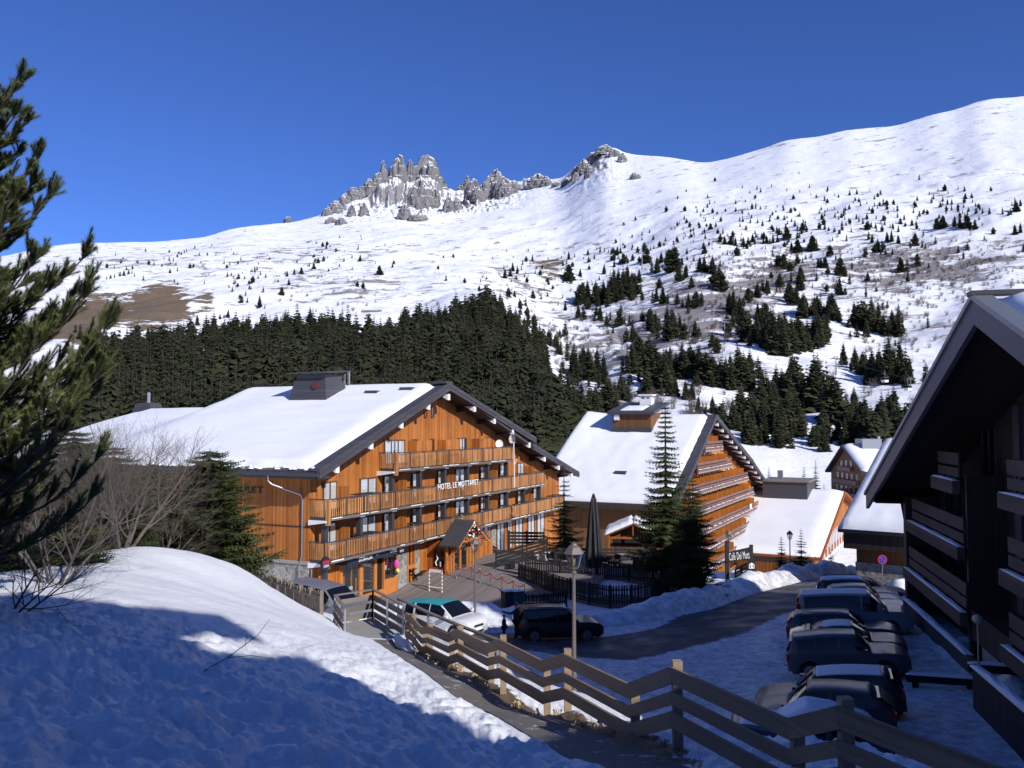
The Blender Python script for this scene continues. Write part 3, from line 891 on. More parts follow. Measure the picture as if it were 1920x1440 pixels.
def text_mesh(name, s, w, h, mat, parent, mw, ext=.02, bold=0.0):
    """lettering as a mesh fitted into w x h; mw places it (local x right, y up, z towards the reader)"""
    cu = bpy.data.curves.new(name, 'FONT'); cu.body = s; cu.size = 1; cu.extrude = .5; cu.offset = bold; cu.resolution_u = 3; cu.space_character = 1.12
    t = bpy.data.objects.new(name+'_tmp', cu); COL.objects.link(t)
    dg = bpy.context.evaluated_depsgraph_get()
    me = bpy.data.meshes.new_from_object(t.evaluated_get(dg)); bpy.data.objects.remove(t)
    n = len(me.vertices); co = np.zeros(n*3, np.float32); me.vertices.foreach_get('co', co); co = co.reshape(-1, 3)
    mn, mx_ = co.min(0), co.max(0)
    co = (co-mn)/(mx_-mn+1e-9)*np.array([w, h, ext], np.float32)
    me.vertices.foreach_set('co', co.ravel()); me.materials.clear(); me.materials.append(mat)
    o = link(name, me, None, parent); o.matrix_local = mw
    me.update()
    return o
def face_mat(x, y, z, out='-y'):
    """local placement: reading direction +x seen from -y"""
    if out == '-y': R = Matrix(((1,0,0),(0,0,-1),(0,1,0)))
    elif out == '+y': R = Matrix(((-1,0,0),(0,0,1),(0,1,0)))
    elif out == '-x': R = Matrix(((0,0,-1),(-1,0,0),(0,1,0)))
    else: R = Matrix(((0,0,1),(1,0,0),(0,1,0)))
    return Matrix.Translation((x, y, z)) @ R.to_4x4()

# ------------------------------------------------------------------ hotel with orange cladding
hotel = HF.root('hotel', 'large orange timber hotel with three long balconies and snowy roof', 'hotel')
HZ0 = -1.0
XR = 40.5                                    # right end of the facade
APX, APZ = 14.3, CAMZ+3.0
def roof_z(x):                               # roof surface above the facade
    if x <= APX: return CAMZ-2.75 + (x+1.2)*(5.75/15.5)
    if x <= 30.4: return APZ - (x-APX)*(4.25/16.1)
    return CAMZ-1.95 - (x-30.4)*(3.15/11.7)
def wall_poly():
    t = .42
    return [(0, HZ0), (XR, HZ0), (XR, roof_z(XR)-t), (30.41, roof_z(30.41)-t), (30.4, roof_z(30.4)-t), (APX, APZ-t), (0, roof_z(0)-t)]
m = MB(); m.prism(wall_poly(), 'y', 0, 17.5)
m.build('wall', M['orange_wood'], hotel)
m = MB(); m.prism([(0, HZ0), (38, HZ0), (38, 7), (0, 7)], 'y', 17.5, 45)
m.build('rear_wall', M['orange_wood'], hotel)
# stone base on the side and the corner
m = MB(); m.box(-.12, .0, -.02, 30, HZ0, 3.15); m.box(-.12, 1.25, -.14, -.02, HZ0, 1.5); m.build('stone_base', M['stone'], hotel)
for a_, b_, c_ in ((12.0, 12.65, .12), (9.7, 10.9, .12), (24.1, 25.0, .35)):
    m = MB(); m.box(a_, b_, -c_, -.01, HZ0, 3.2); m.build('stone_pier', M['stone'], hotel)
m = MB(); m.box(-.2, .0, -.05, 30, 3.15, 3.33); m.build('stone_cap', M['concrete'], hotel)
m = MB(); m.box(-.035, 0, 0, 30, 5.35, 5.43); m.build('wall_joint', M['soffit'], hotel)
# roof
RO = 1.55                                    # overhang in front of the facade
def ridge_t(t):                              # ridge height along the building
    a = float(sstep(16.5, 21.5, t)); b = float(sstep(28.6, 31.5, t))
    return APZ - 1.75*a - 2.2*b
def roof_pt(x, t):
    k = (roof_z(x)-roof_z(-1.2))/(APZ-roof_z(-1.2))
    return roof_z(-1.2) + k*(ridge_t(t)-roof_z(-1.2))
m = MB(); ts = [-RO]+list(np.linspace(2, 45, 30))
for (xa, xb) in ((-1.2, APX), (APX, 30.6), (30.4, 42.0)):
    top, bot = [], []
    for t in ts:
        for x in (xa, xb):
            zz = roof_pt(x, t) if x <= 30.5 and xa < 30 else roof_z(max(x, 30.41))
            if xa == 30.4 and x == xa: zz = roof_z(30.41)
            top.append((x, t, zz)); bot.append((x, t, zz-.22))
    n = len(top); fs = []
    for i in range(len(ts)-1):
        a = 2*i; fs += [(a, a+1, a+3, a+2), (n+a, n+a+2, n+a+3, n+a+1), (a, a+2, n+a+2, n+a), (a+1, n+a+1, n+a+3, a+3)]
    fs += [(0, n, n+1, 1), (n-2, n-1, 2*n-1, 2*n-2)]
    m.add(top+bot, fs)
roof = m.build('roof', M['roof_slate'], hotel)
# thick slate verges (rakes) at the front
m = MB()
def rake(xa, za, xb, zb, d, th, y0, y1):
    m.hexa([(xa, y0, za-th), (xb, y0, zb-th), (xb, y1, zb-th), (xa, y1, za-th)], [(xa, y0, za+d), (xb, y0, zb+d), (xb, y1, zb+d), (xa, y1, za+d)])
rake(-1.25, roof_z(-1.2), APX, APZ, .16, .46, -RO-.13, -RO+.10)
rake(APX, APZ, 30.75, roof_z(30.4)-.09, .16, .40, -RO-.13, -RO+.10)
rake(30.0, roof_z(30.41)+.1, 42.05, roof_z(42), .14, .40, -RO-.13, -RO+.10)
rake(-1.25, roof_z(-1.2), APX, APZ, .10, -.02, -RO+.10, -RO+.75)
rake(APX, APZ, 30.75, roof_z(30.4)-.09, .10, -.02, -RO+.10, -RO+2.2)
rake(30.7, roof_z(30.41)-.08, 42.05, roof_z(42), .10, -.02, -RO+.10, -RO+2.2)
m.build('verge', M['roof_slate'], roof)
m = MB()
for i in range(10):   # battens catching light along the verge
    pass
rake(APX+.1, APZ-.16, 30.8, roof_z(30.4)-.26, .03, .03, -RO-.17, -RO-.13)
rake(-1.3, roof_z(-1.2)-.14, APX-.1, APZ-.14, .03, .03, -RO-.17, -RO-.13)
rake(30.0, roof_z(30.41)-.06, 42.1, roof_z(42)-.16, .03, .03, -RO-.17, -RO-.13)
m.build('verge_trim', M['fascia'], roof)
# soffit
m = MB()
for xa, xb, za, zb in ((-1.2, APX, roof_z(-1.2), APZ), (APX, 30.6, APZ, roof_z(30.4)-.05), (30.7, 42.0, roof_z(30.41)-.1, roof_z(42))):
    m.hexa([(xa, -RO+.1, za-.30), (xb, -RO+.1, zb-.30), (xb, -.01, zb-.30), (xa, -.01, za-.30)], [(xa, -RO+.1, za-.225), (xb, -RO+.1, zb-.225), (xb, -.01, zb-.225), (xa, -.01, za-.225)])
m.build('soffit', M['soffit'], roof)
# snow on the left slope
def fs_(u, v):
    t = -RO+.85 + v*44.2; x = -.85 + u*(APX+.85-.35)
    x2 = x + (.25*float(pn(t*.8, 3.1, 5)) if u < .01 else 0)
    if v < .01: t += .16*float(pn(x*1.6, 1.7, 6))
    if u < .01: x2 -= .0
    return x2, t, roof_pt(x, t) + .10*float(pn(x*.22+3, t*.16, 8))*(1 if .03 < u < .97 and .02 < v < .98 else 0)
snow = snow_slab('snow_cover', fs_, 60, 120, .42, roof, M['roof_snow'], 3, .035, .05)
def fs2(u, v):
    t = .9 + v*43; x = APX + .0 + u*15.8
    return x, t, roof_pt(x, t)
snow_slab('snow_cover', fs2, 12, 40, .36, roof, M['roof_snow'], 4, .04, .08)
def fs3(u, v):
    t = .9 + v*15; x = 31.2 + u*10.4
    return x, t, roof_z(x)
snow_slab('snow_cover', fs3, 10, 20, .36, roof, M['roof_snow'], 5, .06, .08)
# ragged strip of ice along the eaves
m = MB()
r = random.Random(5)
for i in range(170):
    t = -1.0 + i*.22; 
    if t > 1 and t < 4.5 and r.random() < .55: continue
    x = -1.12+r.random()*.25; m.lathe([(.02, 0), (.16*r.uniform(.6, 1.5), .02), (.12, .1), (.02, .16*r.uniform(.6, 1.3))], 6, (x, t, roof_z(x)))
o_ = m.build('eaves_ice', M['roof_snow'], roof); o_['kind'] = 'stuff'
# gutter, downpipe
m = MB(); m.box(-1.42, -1.2, -RO-.1, 44, roof_z(-1.2)-.32, roof_z(-1.2)-.12); m.box(-1.3, 0, -RO+.1, 44, roof_z(-1.2)-.45, roof_z(-1.2)-.33)
m.build('gutter', M['fascia'], roof)
m = MB()
ex, ez = -1.32, roof_z(-1.2)-.3
m.tube([(ex, 2.1, ez), (ex, 2.1, ez-.35), (ex+.1, 1.9, ez-.55), (-.18, .55, ez-1.2), (-.12, .45, ez-1.5), (-.12, .45, 3.7), (-.15, .5, 3.5), (-.28, .5, 3.1), (-.28, .5, .2)], .055, 8)
m.build('downpipe', M['metal'], hotel)
m = MB(); m.tube([(-.28, .5, .1), (-.28, .5, 1.0)], .07, 8); m.build('pipe_guard', M['red_paint'], hotel)
# purlin ends under the rakes
zs = roof_z
for k in range(12):
    x = .6 + 3.6*k
    if k == 4: x = 14.35
    if x > 41: break
    m = MB()
    h = .5; z1_ = roof_z(x) - .34 - (.05 if k != 4 else .35); ww = .32
    if x > 29 and x < 31: z1_ = roof_z(30.0)-.5
    y0 = -RO+.0
    m.hexa([(x-ww/2, y0+.0, z1_-.26), (x+ww/2, y0, z1_-.26), (x+ww/2, 0, z1_-h), (x-ww/2, 0, z1_-h)], [(x-ww/2, y0, z1_), (x+ww/2, y0, z1_), (x+ww/2, 0, z1_), (x-ww/2, 0, z1_)])
    br = m.build('roof_bracket', M['soffit'], hotel)
    m = MB(); m.box(x-ww/2-.02, x+ww/2+.02, y0-.04, y0, z1_-.46, z1_); m.prism([(y0, z1_-.45), (y0, z1_-.02), (y0+.85, z1_-.02)], 'x', x-ww/2-.03, x+ww/2+.03); m.build('bracket_end', M['white_paint'], br)
# balconies
RAILZ = [CAMZ-1.9, CAMZ-4.48, CAMZ-7.05]
BX = [(7.45, 26.2), (0.0, 33.3), (0.0, 38.5)]
BD = 1.32
COLX = [.2, 3.8, 7.5, 11.1, 14.7, 18.4, 22.0, 25.7, 29.4, 33.0, 36.6]
r = random.Random(11)
for bi, ((xa, xb), rz_) in enumerate(zip(BX, RAILZ)):
    zs_ = rz_-1.12
    m = MB(); m.box(xa, xb, -BD+.02, -.005, zs_-.16, zs_); slab = m.build('balcony', M['column'], hotel)
    m = MB(); m.box(xa-.03, xb+.03, -BD-.08, -BD+.02, zs_-.2, zs_-.05); m.build('balcony_edge', M['grey_wood'], slab)
    m = MB()
    x = xa + .04
    while x < xb-.05:
        w = r.choice([.06, .075, .085, .10]); g_ = r.choice([.06, .07, .085])
        if x > 18: g_ *= .45; w *= 1.15
        m.box(x, x+w, -BD-.035, -BD-.008, zs_+.02+r.uniform(-.02, .03), rz_-.09-r.uniform(0, .05), 0)
        x += w+g_*1.35
    for xx in (xa, xb):
        y = -BD+.05
        while y < -.1:
            m.box(xx-.015, xx+.015, y, y+.09, zs_+.03, rz_-.1); y += .14
    m.build('baluster_row', M['rail_wood'], slab)
    m = MB(); m.box(xa-.05, xb+.05, -BD-.09, -BD+.03, rz_-.07, rz_); m.box(xa-.03, xb+.03, -BD-.008, -BD+.02, rz_-.2, rz_-.12); m.box(xa-.03, xb+.03, -BD-.008, -BD+.02, zs_+.1, zs_+.17)
    for xx in (xa, xb): m.box(xx-.04, xx+.04, -BD+.03, -.01, rz_-.07, rz_)
    m.build('handrail', M['fascia'], slab)
    k = xa
    while k < xb+.1:
        m = MB(); m.box(k-.04, k+.04, -BD-.06, -BD+.03, zs_-.18, rz_-.07); k += 1.85; m.build('rail_post', M['column'], slab)
    m = MB(); m.box(xa-.08, xa+.14, -BD-.12, -BD+.09, zs_-.45, rz_-.03); m.build('corner_post', M['rail_wood'], slab)
    # snow resting on the slab edge
    m = MB(); x = xa+.3
    while x < xb-.5:
        L = r.uniform(.5, 1.6)
        if r.random() < .5: m.box(x, x+L, -BD-.12, -BD-.085, zs_-.09, zs_-.05+r.uniform(0, .03))
        x += L+r.uniform(.1, .5)
    o_ = m.build('edge_snow', M['snow'], slab); o_['kind'] = 'stuff'
    # white-ended beams under the slab
    for x in COLX:
        if x < xa-.3 or x > xb+.3: continue
        m = MB(); x_ = max(x, .18)-.1
        m.hexa([(x_-.26, -BD+.02, zs_-.28), (x_+.26, -BD+.02, zs_-.28), (x_+.26, -.01, zs_-.48), (x_-.26, -.01, zs_-.48)],
               [(x_-.26, -BD+.02, zs_-.17), (x_+.26, -BD+.02, zs_-.17), (x_+.26, -.01, zs_-.17), (x_-.26, -.01, zs_-.17)])
        b_ = m.build('balcony_bracket', M['white_paint'], slab)
        if bi == 2 and x > 3: continue
        m = MB(); zb = zs_-.17-2.41; m.box(x_+.05, x_+.33, -BD+.25, -BD+.58, zb+.0, zs_-.18); m.build('column', M['column'], slab)
# windows of the three upper floors
WX = [(1.2, 2.6), (5.1, 7.0), (7.9, 9.3), (11.6, 13.0), (15.3, 16.4), (18.15, 19.7), (22.5, 23.8), (26.3, 28.0), (30.0, 31.5), (33.6, 35.2)]
for fl, zf in ((0, RAILZ[1]-1.12), (1, RAILZ[2]-1.12)):
    for i, (a, b) in enumerate(WX):
        if fl == 0 and i == 9: continue
        window(hotel, a, b, zf+.05, zf+2.05, 0, -1, 1, 'brown_wood', True, i*7+fl)
    for i in range(len(WX)-1):
        x = WX[i][1] + .18
        if i % 2 == 0: m = MB(); m.box(x, x+.08, -.9, -.012, zf+.0, zf+1.7); m.build('balcony_divider', M['orange_wood'], hotel)
    for i in range(0, 10):
        x = [3.6, 4.6, 10.3, 14.4, 17.6, 21.2, 24.9, 28.9, 32.6, 36][i]
        if x < BX[fl+1][1]-1:
            m = MB(); m.box(x, x+1.15, -BD-.0, -.35, zf+1.08, zf+1.13); m.tube([(x+.1, -.7, zf), (x+.1, -.7, zf+1.08)], .03, 6); m.tube([(x+1.0, -.7, zf), (x+1.0, -.7, zf+1.08)], .03, 6); m.build('balcony_shelf', M['red_paint'] if False else M['soffit'], hotel)
zt = RAILZ[0]-1.12
for i, (a, b, c) in enumerate([(7.95, 10.6, 2), (14.3, 14.75, 0), (18.6, 20.0, 1), (23.5, 24.3, 0), (11.6, 12.4, 0)]):
    window(hotel, a, b, zt+.0, zt+1.95, 0, -1, c, 'brown_wood', i != 1, i+40)
for (a, b) in ((11.15, 13.3), (15.4, 17.7), (21.0, 23.2)):
    m = MB(); m.box(a, b, -.75, -.70, zt+.0, zt+1.85); m.box(a, a+.05, -.70, -.01, zt, zt+1.85); m.build('screen_panel', M['orange_wood'], hotel)
for px_, py0, py1 in ((797, 772, 783), (810, 763, 783)):
    x, z0_ = HF.on(px_, py1, 0); _, z1_ = HF.on(px_, py0, 0)
    window(hotel, x-.2, x+.2, z0_, z1_, 0, -1, 0, 'brown_wood', False, 3)
# lettering on the balcony and the side wall
x0_, zl0 = HF.on(820, 921, -BD-.05); x1_, _ = HF.on(896, 905, -BD-.05)
text_mesh('lettering', 'HOTEL LE MOTTARET', x1_-x0_, .44, M['white_text'], hotel, face_mat(x0_, -BD-.075, zl0+.08), .04, .008)
text_mesh('lettering', 'LE MOTTARET', 6.0, .42, M['black'], hotel, face_mat(-.0, 9.6, CAMZ-4.3, '-x'), .05, .012)
# ground floor: shop
m = MB(); m.box(2.9, 9.55, -.16, -.0, -.1, .35); m.box(2.9, 9.55, -.16, -.0, 2.75, 2.95)
for a, b in ((2.9, 3.15), (5.05, 5.35), (6.75, 7.0), (7.85, 7.95), (9.3, 9.55)): m.box(a, b, -.18, -.0, .35, 2.75)
m.box(7.95, 9.3, -.15, -.02, .35, .95)
shop = m.build('shop_front', M['shop_wood'], hotel)
m = MB(); m.box(3.15, 9.3, -.012, -.006, .35, 2.75); m.build('dark_backing', M['unlit_room'], shop)
m = MB(); m.box(3.15, 5.05, -.10, -.09, .35, 2.75); m.build('pane', M['glass'], shop)
m = MB(); m.box(5.35, 6.75, -.10, -.09, .35, 2.75); m.build('pane', M['glass'], shop)
m = MB(); m.box(7.95, 9.3, -.10, -.09, .95, 2.75); m.build('pane', M['glass'], shop)
m = MB(); m.box(3.22, 3.5, -.07, -.02, .4, 1.9); m.box(3.6, 4.9, -.07, -.02, .45, .62); m.box(3.9, 4.4, -.08, -.02, .65, .95)
for x, h_ in ((3.25, 1.1), (4.2, 1.9), (4.7, 1.0), (5.5, 1.7)): m.box(x, x+.12, -.06, -.015, .6, .6+h_)
m.build('window_display', M['shop_wood'], shop)
m = MB(); m.box(4.0, 4.35, -.085, -.02, .95, 1.15); m.box(8.1, 8.3, -.085, -.08, 1.6, 1.9); m.build('display_cards', M['white_paint'], shop)
sx0, sz0 = HF.on(652, 1052, -.95); sx1, sz1 = HF.on(752, 1026, -.95)
m = MB(); m.box(sx0, sx1, -.97, -.90, 2.72, 3.42); m.box(sx0, sx1, -.90, -.0, 3.3, 3.42); m.box(sx0, sx0+.05, -.9, 0, 2.75, 3.3)
def navy(): return mat_plain('navy_board', (.02, .028, .055), .5)
M['navy'] = navy()
sign = m.build('shop_sign', M['navy'], hotel)
text_mesh('lettering', 'LOCATION SKI', 1.5, .17, M['white_text'], sign, face_mat(sx0+1.1, -.972, 3.14), .01, .0)
text_mesh('lettering', 'SKIMIUM', 1.5, .26, M['white_text'], sign, face_mat(sx0+1.15, -.972, 2.83), .01, .02)
text_mesh('lettering', 'SKI RENTAL', 1.7, .14, M['white_text'], sign, face_mat(sx0+4.6, -.972, 3.16), .01, .0)
text_mesh('lettering', 'SKIMIUM', 1.2, .16, M['white_text'], sign, face_mat(sx0+4.8, -.972, 2.92), .01, .02)
def round_badge(x, z, rr, y, thick=.06, parent=None, name='round_sign'):
    m = MB(); n = 24
    def disc(r_, ya, yb, mi):
        m.prism([(x+r_*math.cos(2*math.pi*k/n), z+r_*math.sin(2*math.pi*k/n)) for k in range(n)], 'y', ya, yb, mi)
    disc(rr, y-thick, y, 0); disc(rr*.93, y-thick-.004, y-thick, 1); 
    m.box(x-rr*.8, x+rr*.8, y-thick-.010, y-thick-.004, z+.02*rr, z+rr*.45, 2)
    m.box(x-rr*.6, x+rr*.6, y-thick-.010, y-thick-.004, z-.5*rr, z-.12*rr, 3)
    return m.build(name, [M['black'], M['navy'], M['red_paint'], M['terrace_seat']], parent)
round_badge((sx0+sx1)/2+.1, 3.08, .24, -.972, .02, sign, 'badge')
bx, bz = HF.on(610, 1057, -BD-.1); round_badge(bx, bz, .42, -BD-.05, .12, hotel)
bx, bz = HF.on(751, 1029, -1.0); round_badge(bx, bz, .40, -.98, .12, hotel)
m = MB(); m.box(.75, 1.95, -.30, -.145, 1.0, 1.55); m.build('meter_box', M['white_paint'], hotel)
m = MB(); m.box(.22, .85, -.15, -.141, 1.0, 2.2); m.build('cellar_window', M['unlit_room'], hotel)
m = MB(); m.tube([(-.02, -.2, -.5), (-.02, -.2, 2.9)], .04, 8); m.build('white_pipe', M['white_paint'], hotel)
# rough timber lattice window beside the shop
m = MB()
for x in (10.95, 11.45, 11.9): m.box(x, x+.13, -.14, -.0, 0, 3.3)
m.box(10.95, 12.0, -.16, -.02, 1.2, 1.45); m.build('lattice_window', M['shop_wood'], hotel)
m = MB(); m.box(11.0, 12.0, -.012, -.004, 0, 3.2); m.build('dark_backing', M['unlit_room'], hotel)
# restaurant bay
m = MB(); m.box(18.2, 23.9, -.55, 0, -.2, 1.75); m.build('restaurant_bay', M['orange_wood'], hotel)
m = MB()
for x in (19.2, 20.0, 20.8, 21.6, 22.4, 23.3): m.box(x, x+.11, -.5, -.38, 1.76, 3.1)
m.box(18.6, 23.7, -.5, -.36, 3.1, 3.25); m.box(18.6, 23.7, -.56, -.3, 1.76, 1.84); fo = m.build('window', M['shop_wood'], hotel)
m = MB(); m.box(18.6, 23.6, -.44, -.43, 1.84, 3.1); m.build('pane', M['glass'], fo)
m = MB(); m.box(18.6, 23.6, -.2, -.01, 1.76, 3.2); m.build('dark_backing', M['unlit_room'], fo)
for i, (a, b) in enumerate(((25.7, 27.2), (27.9, 28.9), (29.6, 31.2), (32.4, 34), (34.6, 36.4))): window(hotel, a, b, .4, 2.9, 0, -1, 1, 'brown_wood', True, 80+i)
# entrance porch
m = MB(); m.prism([(13.9, -.5), (17.4, -.5), (17.4, 2.85), (16.8, 3.2), (14.5, 3.2), (13.9, 2.85)], 'y', -1.8, 0)
porch = m.build('entrance_porch', M['rust_wood'], hotel)
m = MB()
for xa, za, xb, zb in ((13.2, 2.75, 15.65, 4.42), (18.2, 2.75, 15.65, 4.42)):
    m.hexa([(xa, -3.1, za-.12), (xb, -3.1, zb-.12), (xb, -1.43, zb-.12), (xa, -1.43, za-.12)], [(xa, -3.1, za), (xb, -3.1, zb), (xb, -1.43, zb), (xa, -1.43, za)])
m.build('porch_roof', M['fascia'], porch)
m = MB()
for xa, za, xb, zb in ((13.25, 2.62, 15.65, 4.27), (18.15, 2.62, 15.65, 4.27)):
    m.beam((xa, -3.0, za), (xb, -3.0, zb), .14, .24)
m.beam((14.0, -3.0, 3.0), (17.3, -3.0, 3.0), .14, .2); m.beam((15.65, -3.0, 4.3), (15.65, -1.8, 4.3), .14, .2)
for x in (13.6, 17.7): m.beam((x, -3.0, 2.75), (x, -1.8, 1.5), .14, .16); m.box(x-.08, x+.08, -1.95, -1.8, 0.4, 2.9)
m.build('porch_beams', M['shop_wood'], porch)
m = MB()
for x in (14.15, 14.55, 15.6, 16.75, 17.15): m.box(x, x+.12, -1.93, -1.80, .45, 2.8)
m.box(14.15, 17.27, -1.93, -1.80, 2.8, 2.95); door = m.build('entrance_door', M['shop_wood'], porch)
m = MB(); m.box(14.27, 17.15, -1.81, -1.802, .45, 2.8); m.build('dark_backing', M['unlit_room'], door)
m = MB(); m.box(14.27, 17.15, -1.86, -1.85, .45, 2.8); m.build('pane', M['glass'], door)
r = random.Random(8); m = MB()
for i in range(90):
    x = r.uniform(14.2, 17.1); z = 3.0 + r.random()*(1.3-abs(x-15.65)*.75); q = r.uniform(.05, .10)
    m.lathe([(0.01, -q), (q*.8, -q*.4), (q, 0), (q*.8, q*.5), (.01, q)], 6, (x, -3.05-r.random()*.05, z), r.choice([0, 1, 2, 2]))
m.build('garland', [M['white_text'], M['red_paint'], mat_plain('fir_green', (.02, .06, .025), .8)], porch)['kind'] = 'stuff'
n = 12; m = MB(); pts = [(.42*math.cos(math.pi*k/n), 1.95+.42*math.sin(math.pi*k/n)) for k in range(n+1)]
m.prism([(-1.0+a, b) for a, b in pts] + [(-1.42, 1.0), (-.58, 1.0)], 'x', 13.86, 13.9); m.build('arched_window', M['dark_glass'], porch)
m = MB(); m.tube([(13.85, -.85, 1.1), (13.85, -.75, 1.35), (13.85, -.95, 1.6), (13.85, -.85, 1.9)], .05, 6); m.tube([(13.85, -1.2, 1.05), (13.85, -1.2, 1.4)], .08, 6); m.build('window_figurines', M['curtain'], porch)
# roof chimney block
def frust(m, x0, x1, y0, y1, z0, z1, ins, mi=0):
    m.hexa([(x0, y0, z0), (x1, y0, z0), (x1, y1, z0), (x0, y1, z0)], [(x0+ins, y0+ins, z1), (x1-ins, y0+ins, z1), (x1-ins, y1-ins, z1), (x0+ins, y1-ins, z1)], mi)
m = MB(); frust(m, 9.9, 13.0, 6.4, 10.1, CAMZ+1.2, CAMZ+3.35, .38); m.box(10.4, 12.5, 6.9, 9.6, CAMZ+3.35, CAMZ+3.8)
ch = m.build('chimney', M['roof_slate'], roof)
m = MB(); m.hexa([(9.9, 6.4, CAMZ+3.85), (13.0, 6.4, CAMZ+4.12), (13.0, 10.1, CAMZ+4.12), (9.9, 10.1, CAMZ+3.85)], [(9.9, 6.4, CAMZ+3.95), (13.0, 6.4, CAMZ+4.22), (13.0, 10.1, CAMZ+4.22), (9.9, 10.1, CAMZ+3.95)])
for x in (10.5, 12.4):
    for y in (7.0, 9.5): m.box(x-.05, x+.05, y-.05, y+.05, CAMZ+3.7, CAMZ+3.95)
m.build('chimney_cap', M['fascia'], ch)
m = MB(); m.tube([(13.4, 6.9, CAMZ+2.2), (13.4, 6.9, CAMZ+4.15)], .10, 10); m.tube([(13.4, 7.3, CAMZ+2.2), (13.4, 7.3, CAMZ+3.95)], .07, 10); m.build('flue', M['metal'], ch)
m = MB(); m.tube([(10.05, 7.6, CAMZ+2.95), (10.6, 7.6, CAMZ+2.95)], .28, 16); m.build('round_vent', mat_plain('vent_red', (.10,.03,.02)), ch)
m = MB(); frust(m, 13.2, 15.4, 28.2, 31.0, CAMZ-.2, CAMZ+1.95, .5); c2 = m.build('chimney', M['roof_slate'], roof)
m = MB(); m.tube([(14.2, 29.4, CAMZ+1.9), (14.2, 29.4, CAMZ+2.9)], .13, 10); m.build('flue', M['metal'], c2)
m = MB(); m.box(12.6, 16.5, 22.0, 33, CAMZ-.5, CAMZ+.55); m.build('ridge_box', M['roof_slate'], roof)
for x, y in ((11.8, 3.6), (12.4, .9)):
    m = MB(); z = roof_pt(x, y)+.44; m.box(x-.3, x+.5, y-.55, y+.5, z-.2, z+.04); m.build('skylight', M['fascia'], roof)
m = MB(); m.box(APX-.55, APX+.45, -RO-.1, -RO+1.0, APZ+.08, APZ+.26); m.build('ridge_cap', M['fascia'], roof)
# dishes
def dish(x, y, z, rr, name='satellite_dish', face=(-.3, -1, .3)):
    m = MB(); f = Vector(face).normalized(); a = f.cross(Vector((0, 0, 1))).normalized(); b = f.cross(a)
    c = Vector((x, y, z)); vs = [tuple(c)]; 
    for q in (1, 2, 3):
        for k in range(16):
            t_ = 2*math.pi*k/16; rad = rr*q/3; vs.append(tuple(c + (a*math.cos(t_)+b*math.sin(t_)*1.15)*rad + f*(rad*rad/rr*.35)))
    fs = [(0, 1+k, 1+(k+1) % 16) for k in range(16)]
    for q in (0, 1):
        for k in range(16): fs.append((1+q*16+k, 1+(q+1)*16+k, 1+(q+1)*16+(k+1) % 16, 1+q*16+(k+1) % 16))
    m.add(vs, fs, 0, True); m.tube([c, c+f*rr*.9], .02, 5); m.tube([c - f*.02, c - f*.25 + Vector((0, 0, -.3))], .03, 6)
    return m.build(name, M['white_paint'], hotel, False)
x, z = HF.on(936, 833, -1.0); dish(x, -1.0, z, .33, face=(-.9, -.6, .3))
x, z = HF.on(960, 823, -1.6); dish(x, -1.7, z, .36, face=(-1, .25, .1)); 
m = MB(); m.tube([(x+.1, -1.7, z+.6), (x+.5, -1.6, RAILZ[1]-1)], .05, 8); m.tube([(x+.15, -1.7, z-.3), (x+1.3, -1.3, z+.2)], .03, 6); m.tube([(x+.4, -1.65, RAILZ[1]+1.0), (x+1.6, -1.3, RAILZ[1]+1.4)], .03, 6); m.build('mast', M['white_paint'], hotel)
# ------------------------------------------------------------------ second hotel with rows of balconies (farther down)
CF = Fr(18.4, 96.3, 26.4)
cafe_b = CF.root('apartment_hotel', 'tall orange apartment building with steep snow roof and stacked plank balconies', 'building')
cx_ap, cz_ap = 19.8, CAMZ+1.2; cz_l = CAMZ-9.0; cx_k, cz_k = 45.0, CAMZ-5.9; cx_r, cz_r = 60.6, CAMZ-11.2
def croof(x):
    if x <= cx_ap: return cz_l + (cz_ap-cz_l)*x/cx_ap
    if x <= cx_k: return cz_ap + (cz_k-cz_ap)*(x-cx_ap)/(cx_k-cx_ap)
    return cz_k + (cz_r-cz_k)*(x-cx_k)/(cx_r-cx_k)
CZ0 = CAMZ-26
m = MB(); m.prism([(1.2, CZ0), (54, CZ0), (54, croof(54)-.5), (cx_ap, cz_ap-.5), (1.2, croof(1.2)-.5)], 'y', 2.0, 18.0)
m.build('wall', M['cafe_wood'], cafe_b)
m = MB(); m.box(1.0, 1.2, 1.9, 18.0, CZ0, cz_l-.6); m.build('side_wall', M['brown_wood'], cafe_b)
m = MB()
for xa, za, xb, zb in ((-.4, cz_l-.2, cx_ap, cz_ap), (cx_ap, cz_ap, cx_k, cz_k), (cx_k, cz_k, cx_r, cz_r)):
    m.hexa([(xa, 0, za-.35), (xb, 0, zb-.35), (xb, 18.6, zb-.35), (xa, 18.6, za-.35)], [(xa, 0, za), (xb, 0, zb), (xb, 18.6, zb), (xa, 18.6, za)])
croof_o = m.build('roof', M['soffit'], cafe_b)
m = MB()
def crake(xa, za, xb, zb): m.hexa([(xa, -.2, za-.45), (xb, -.2, zb-.45), (xb, .05, zb-.45), (xa, .05, za-.45)], [(xa, -.2, za+.15), (xb, -.2, zb+.15), (xb, .9, zb+.12), (xa, .9, za+.12)])
crake(-.5, cz_l-.25, cx_ap, cz_ap); crake(cx_ap, cz_ap, cx_k, cz_k); crake(cx_k-.3, cz_k, cx_r, cz_r)
m.build('verge', M['roof_slate'], croof_o)
m = MB(); m.box(-.75, -.4, 0, 18.6, cz_l-.75, cz_l-.25); m.build('gutter', M['red_paint'] if False else M['soffit'], croof_o)
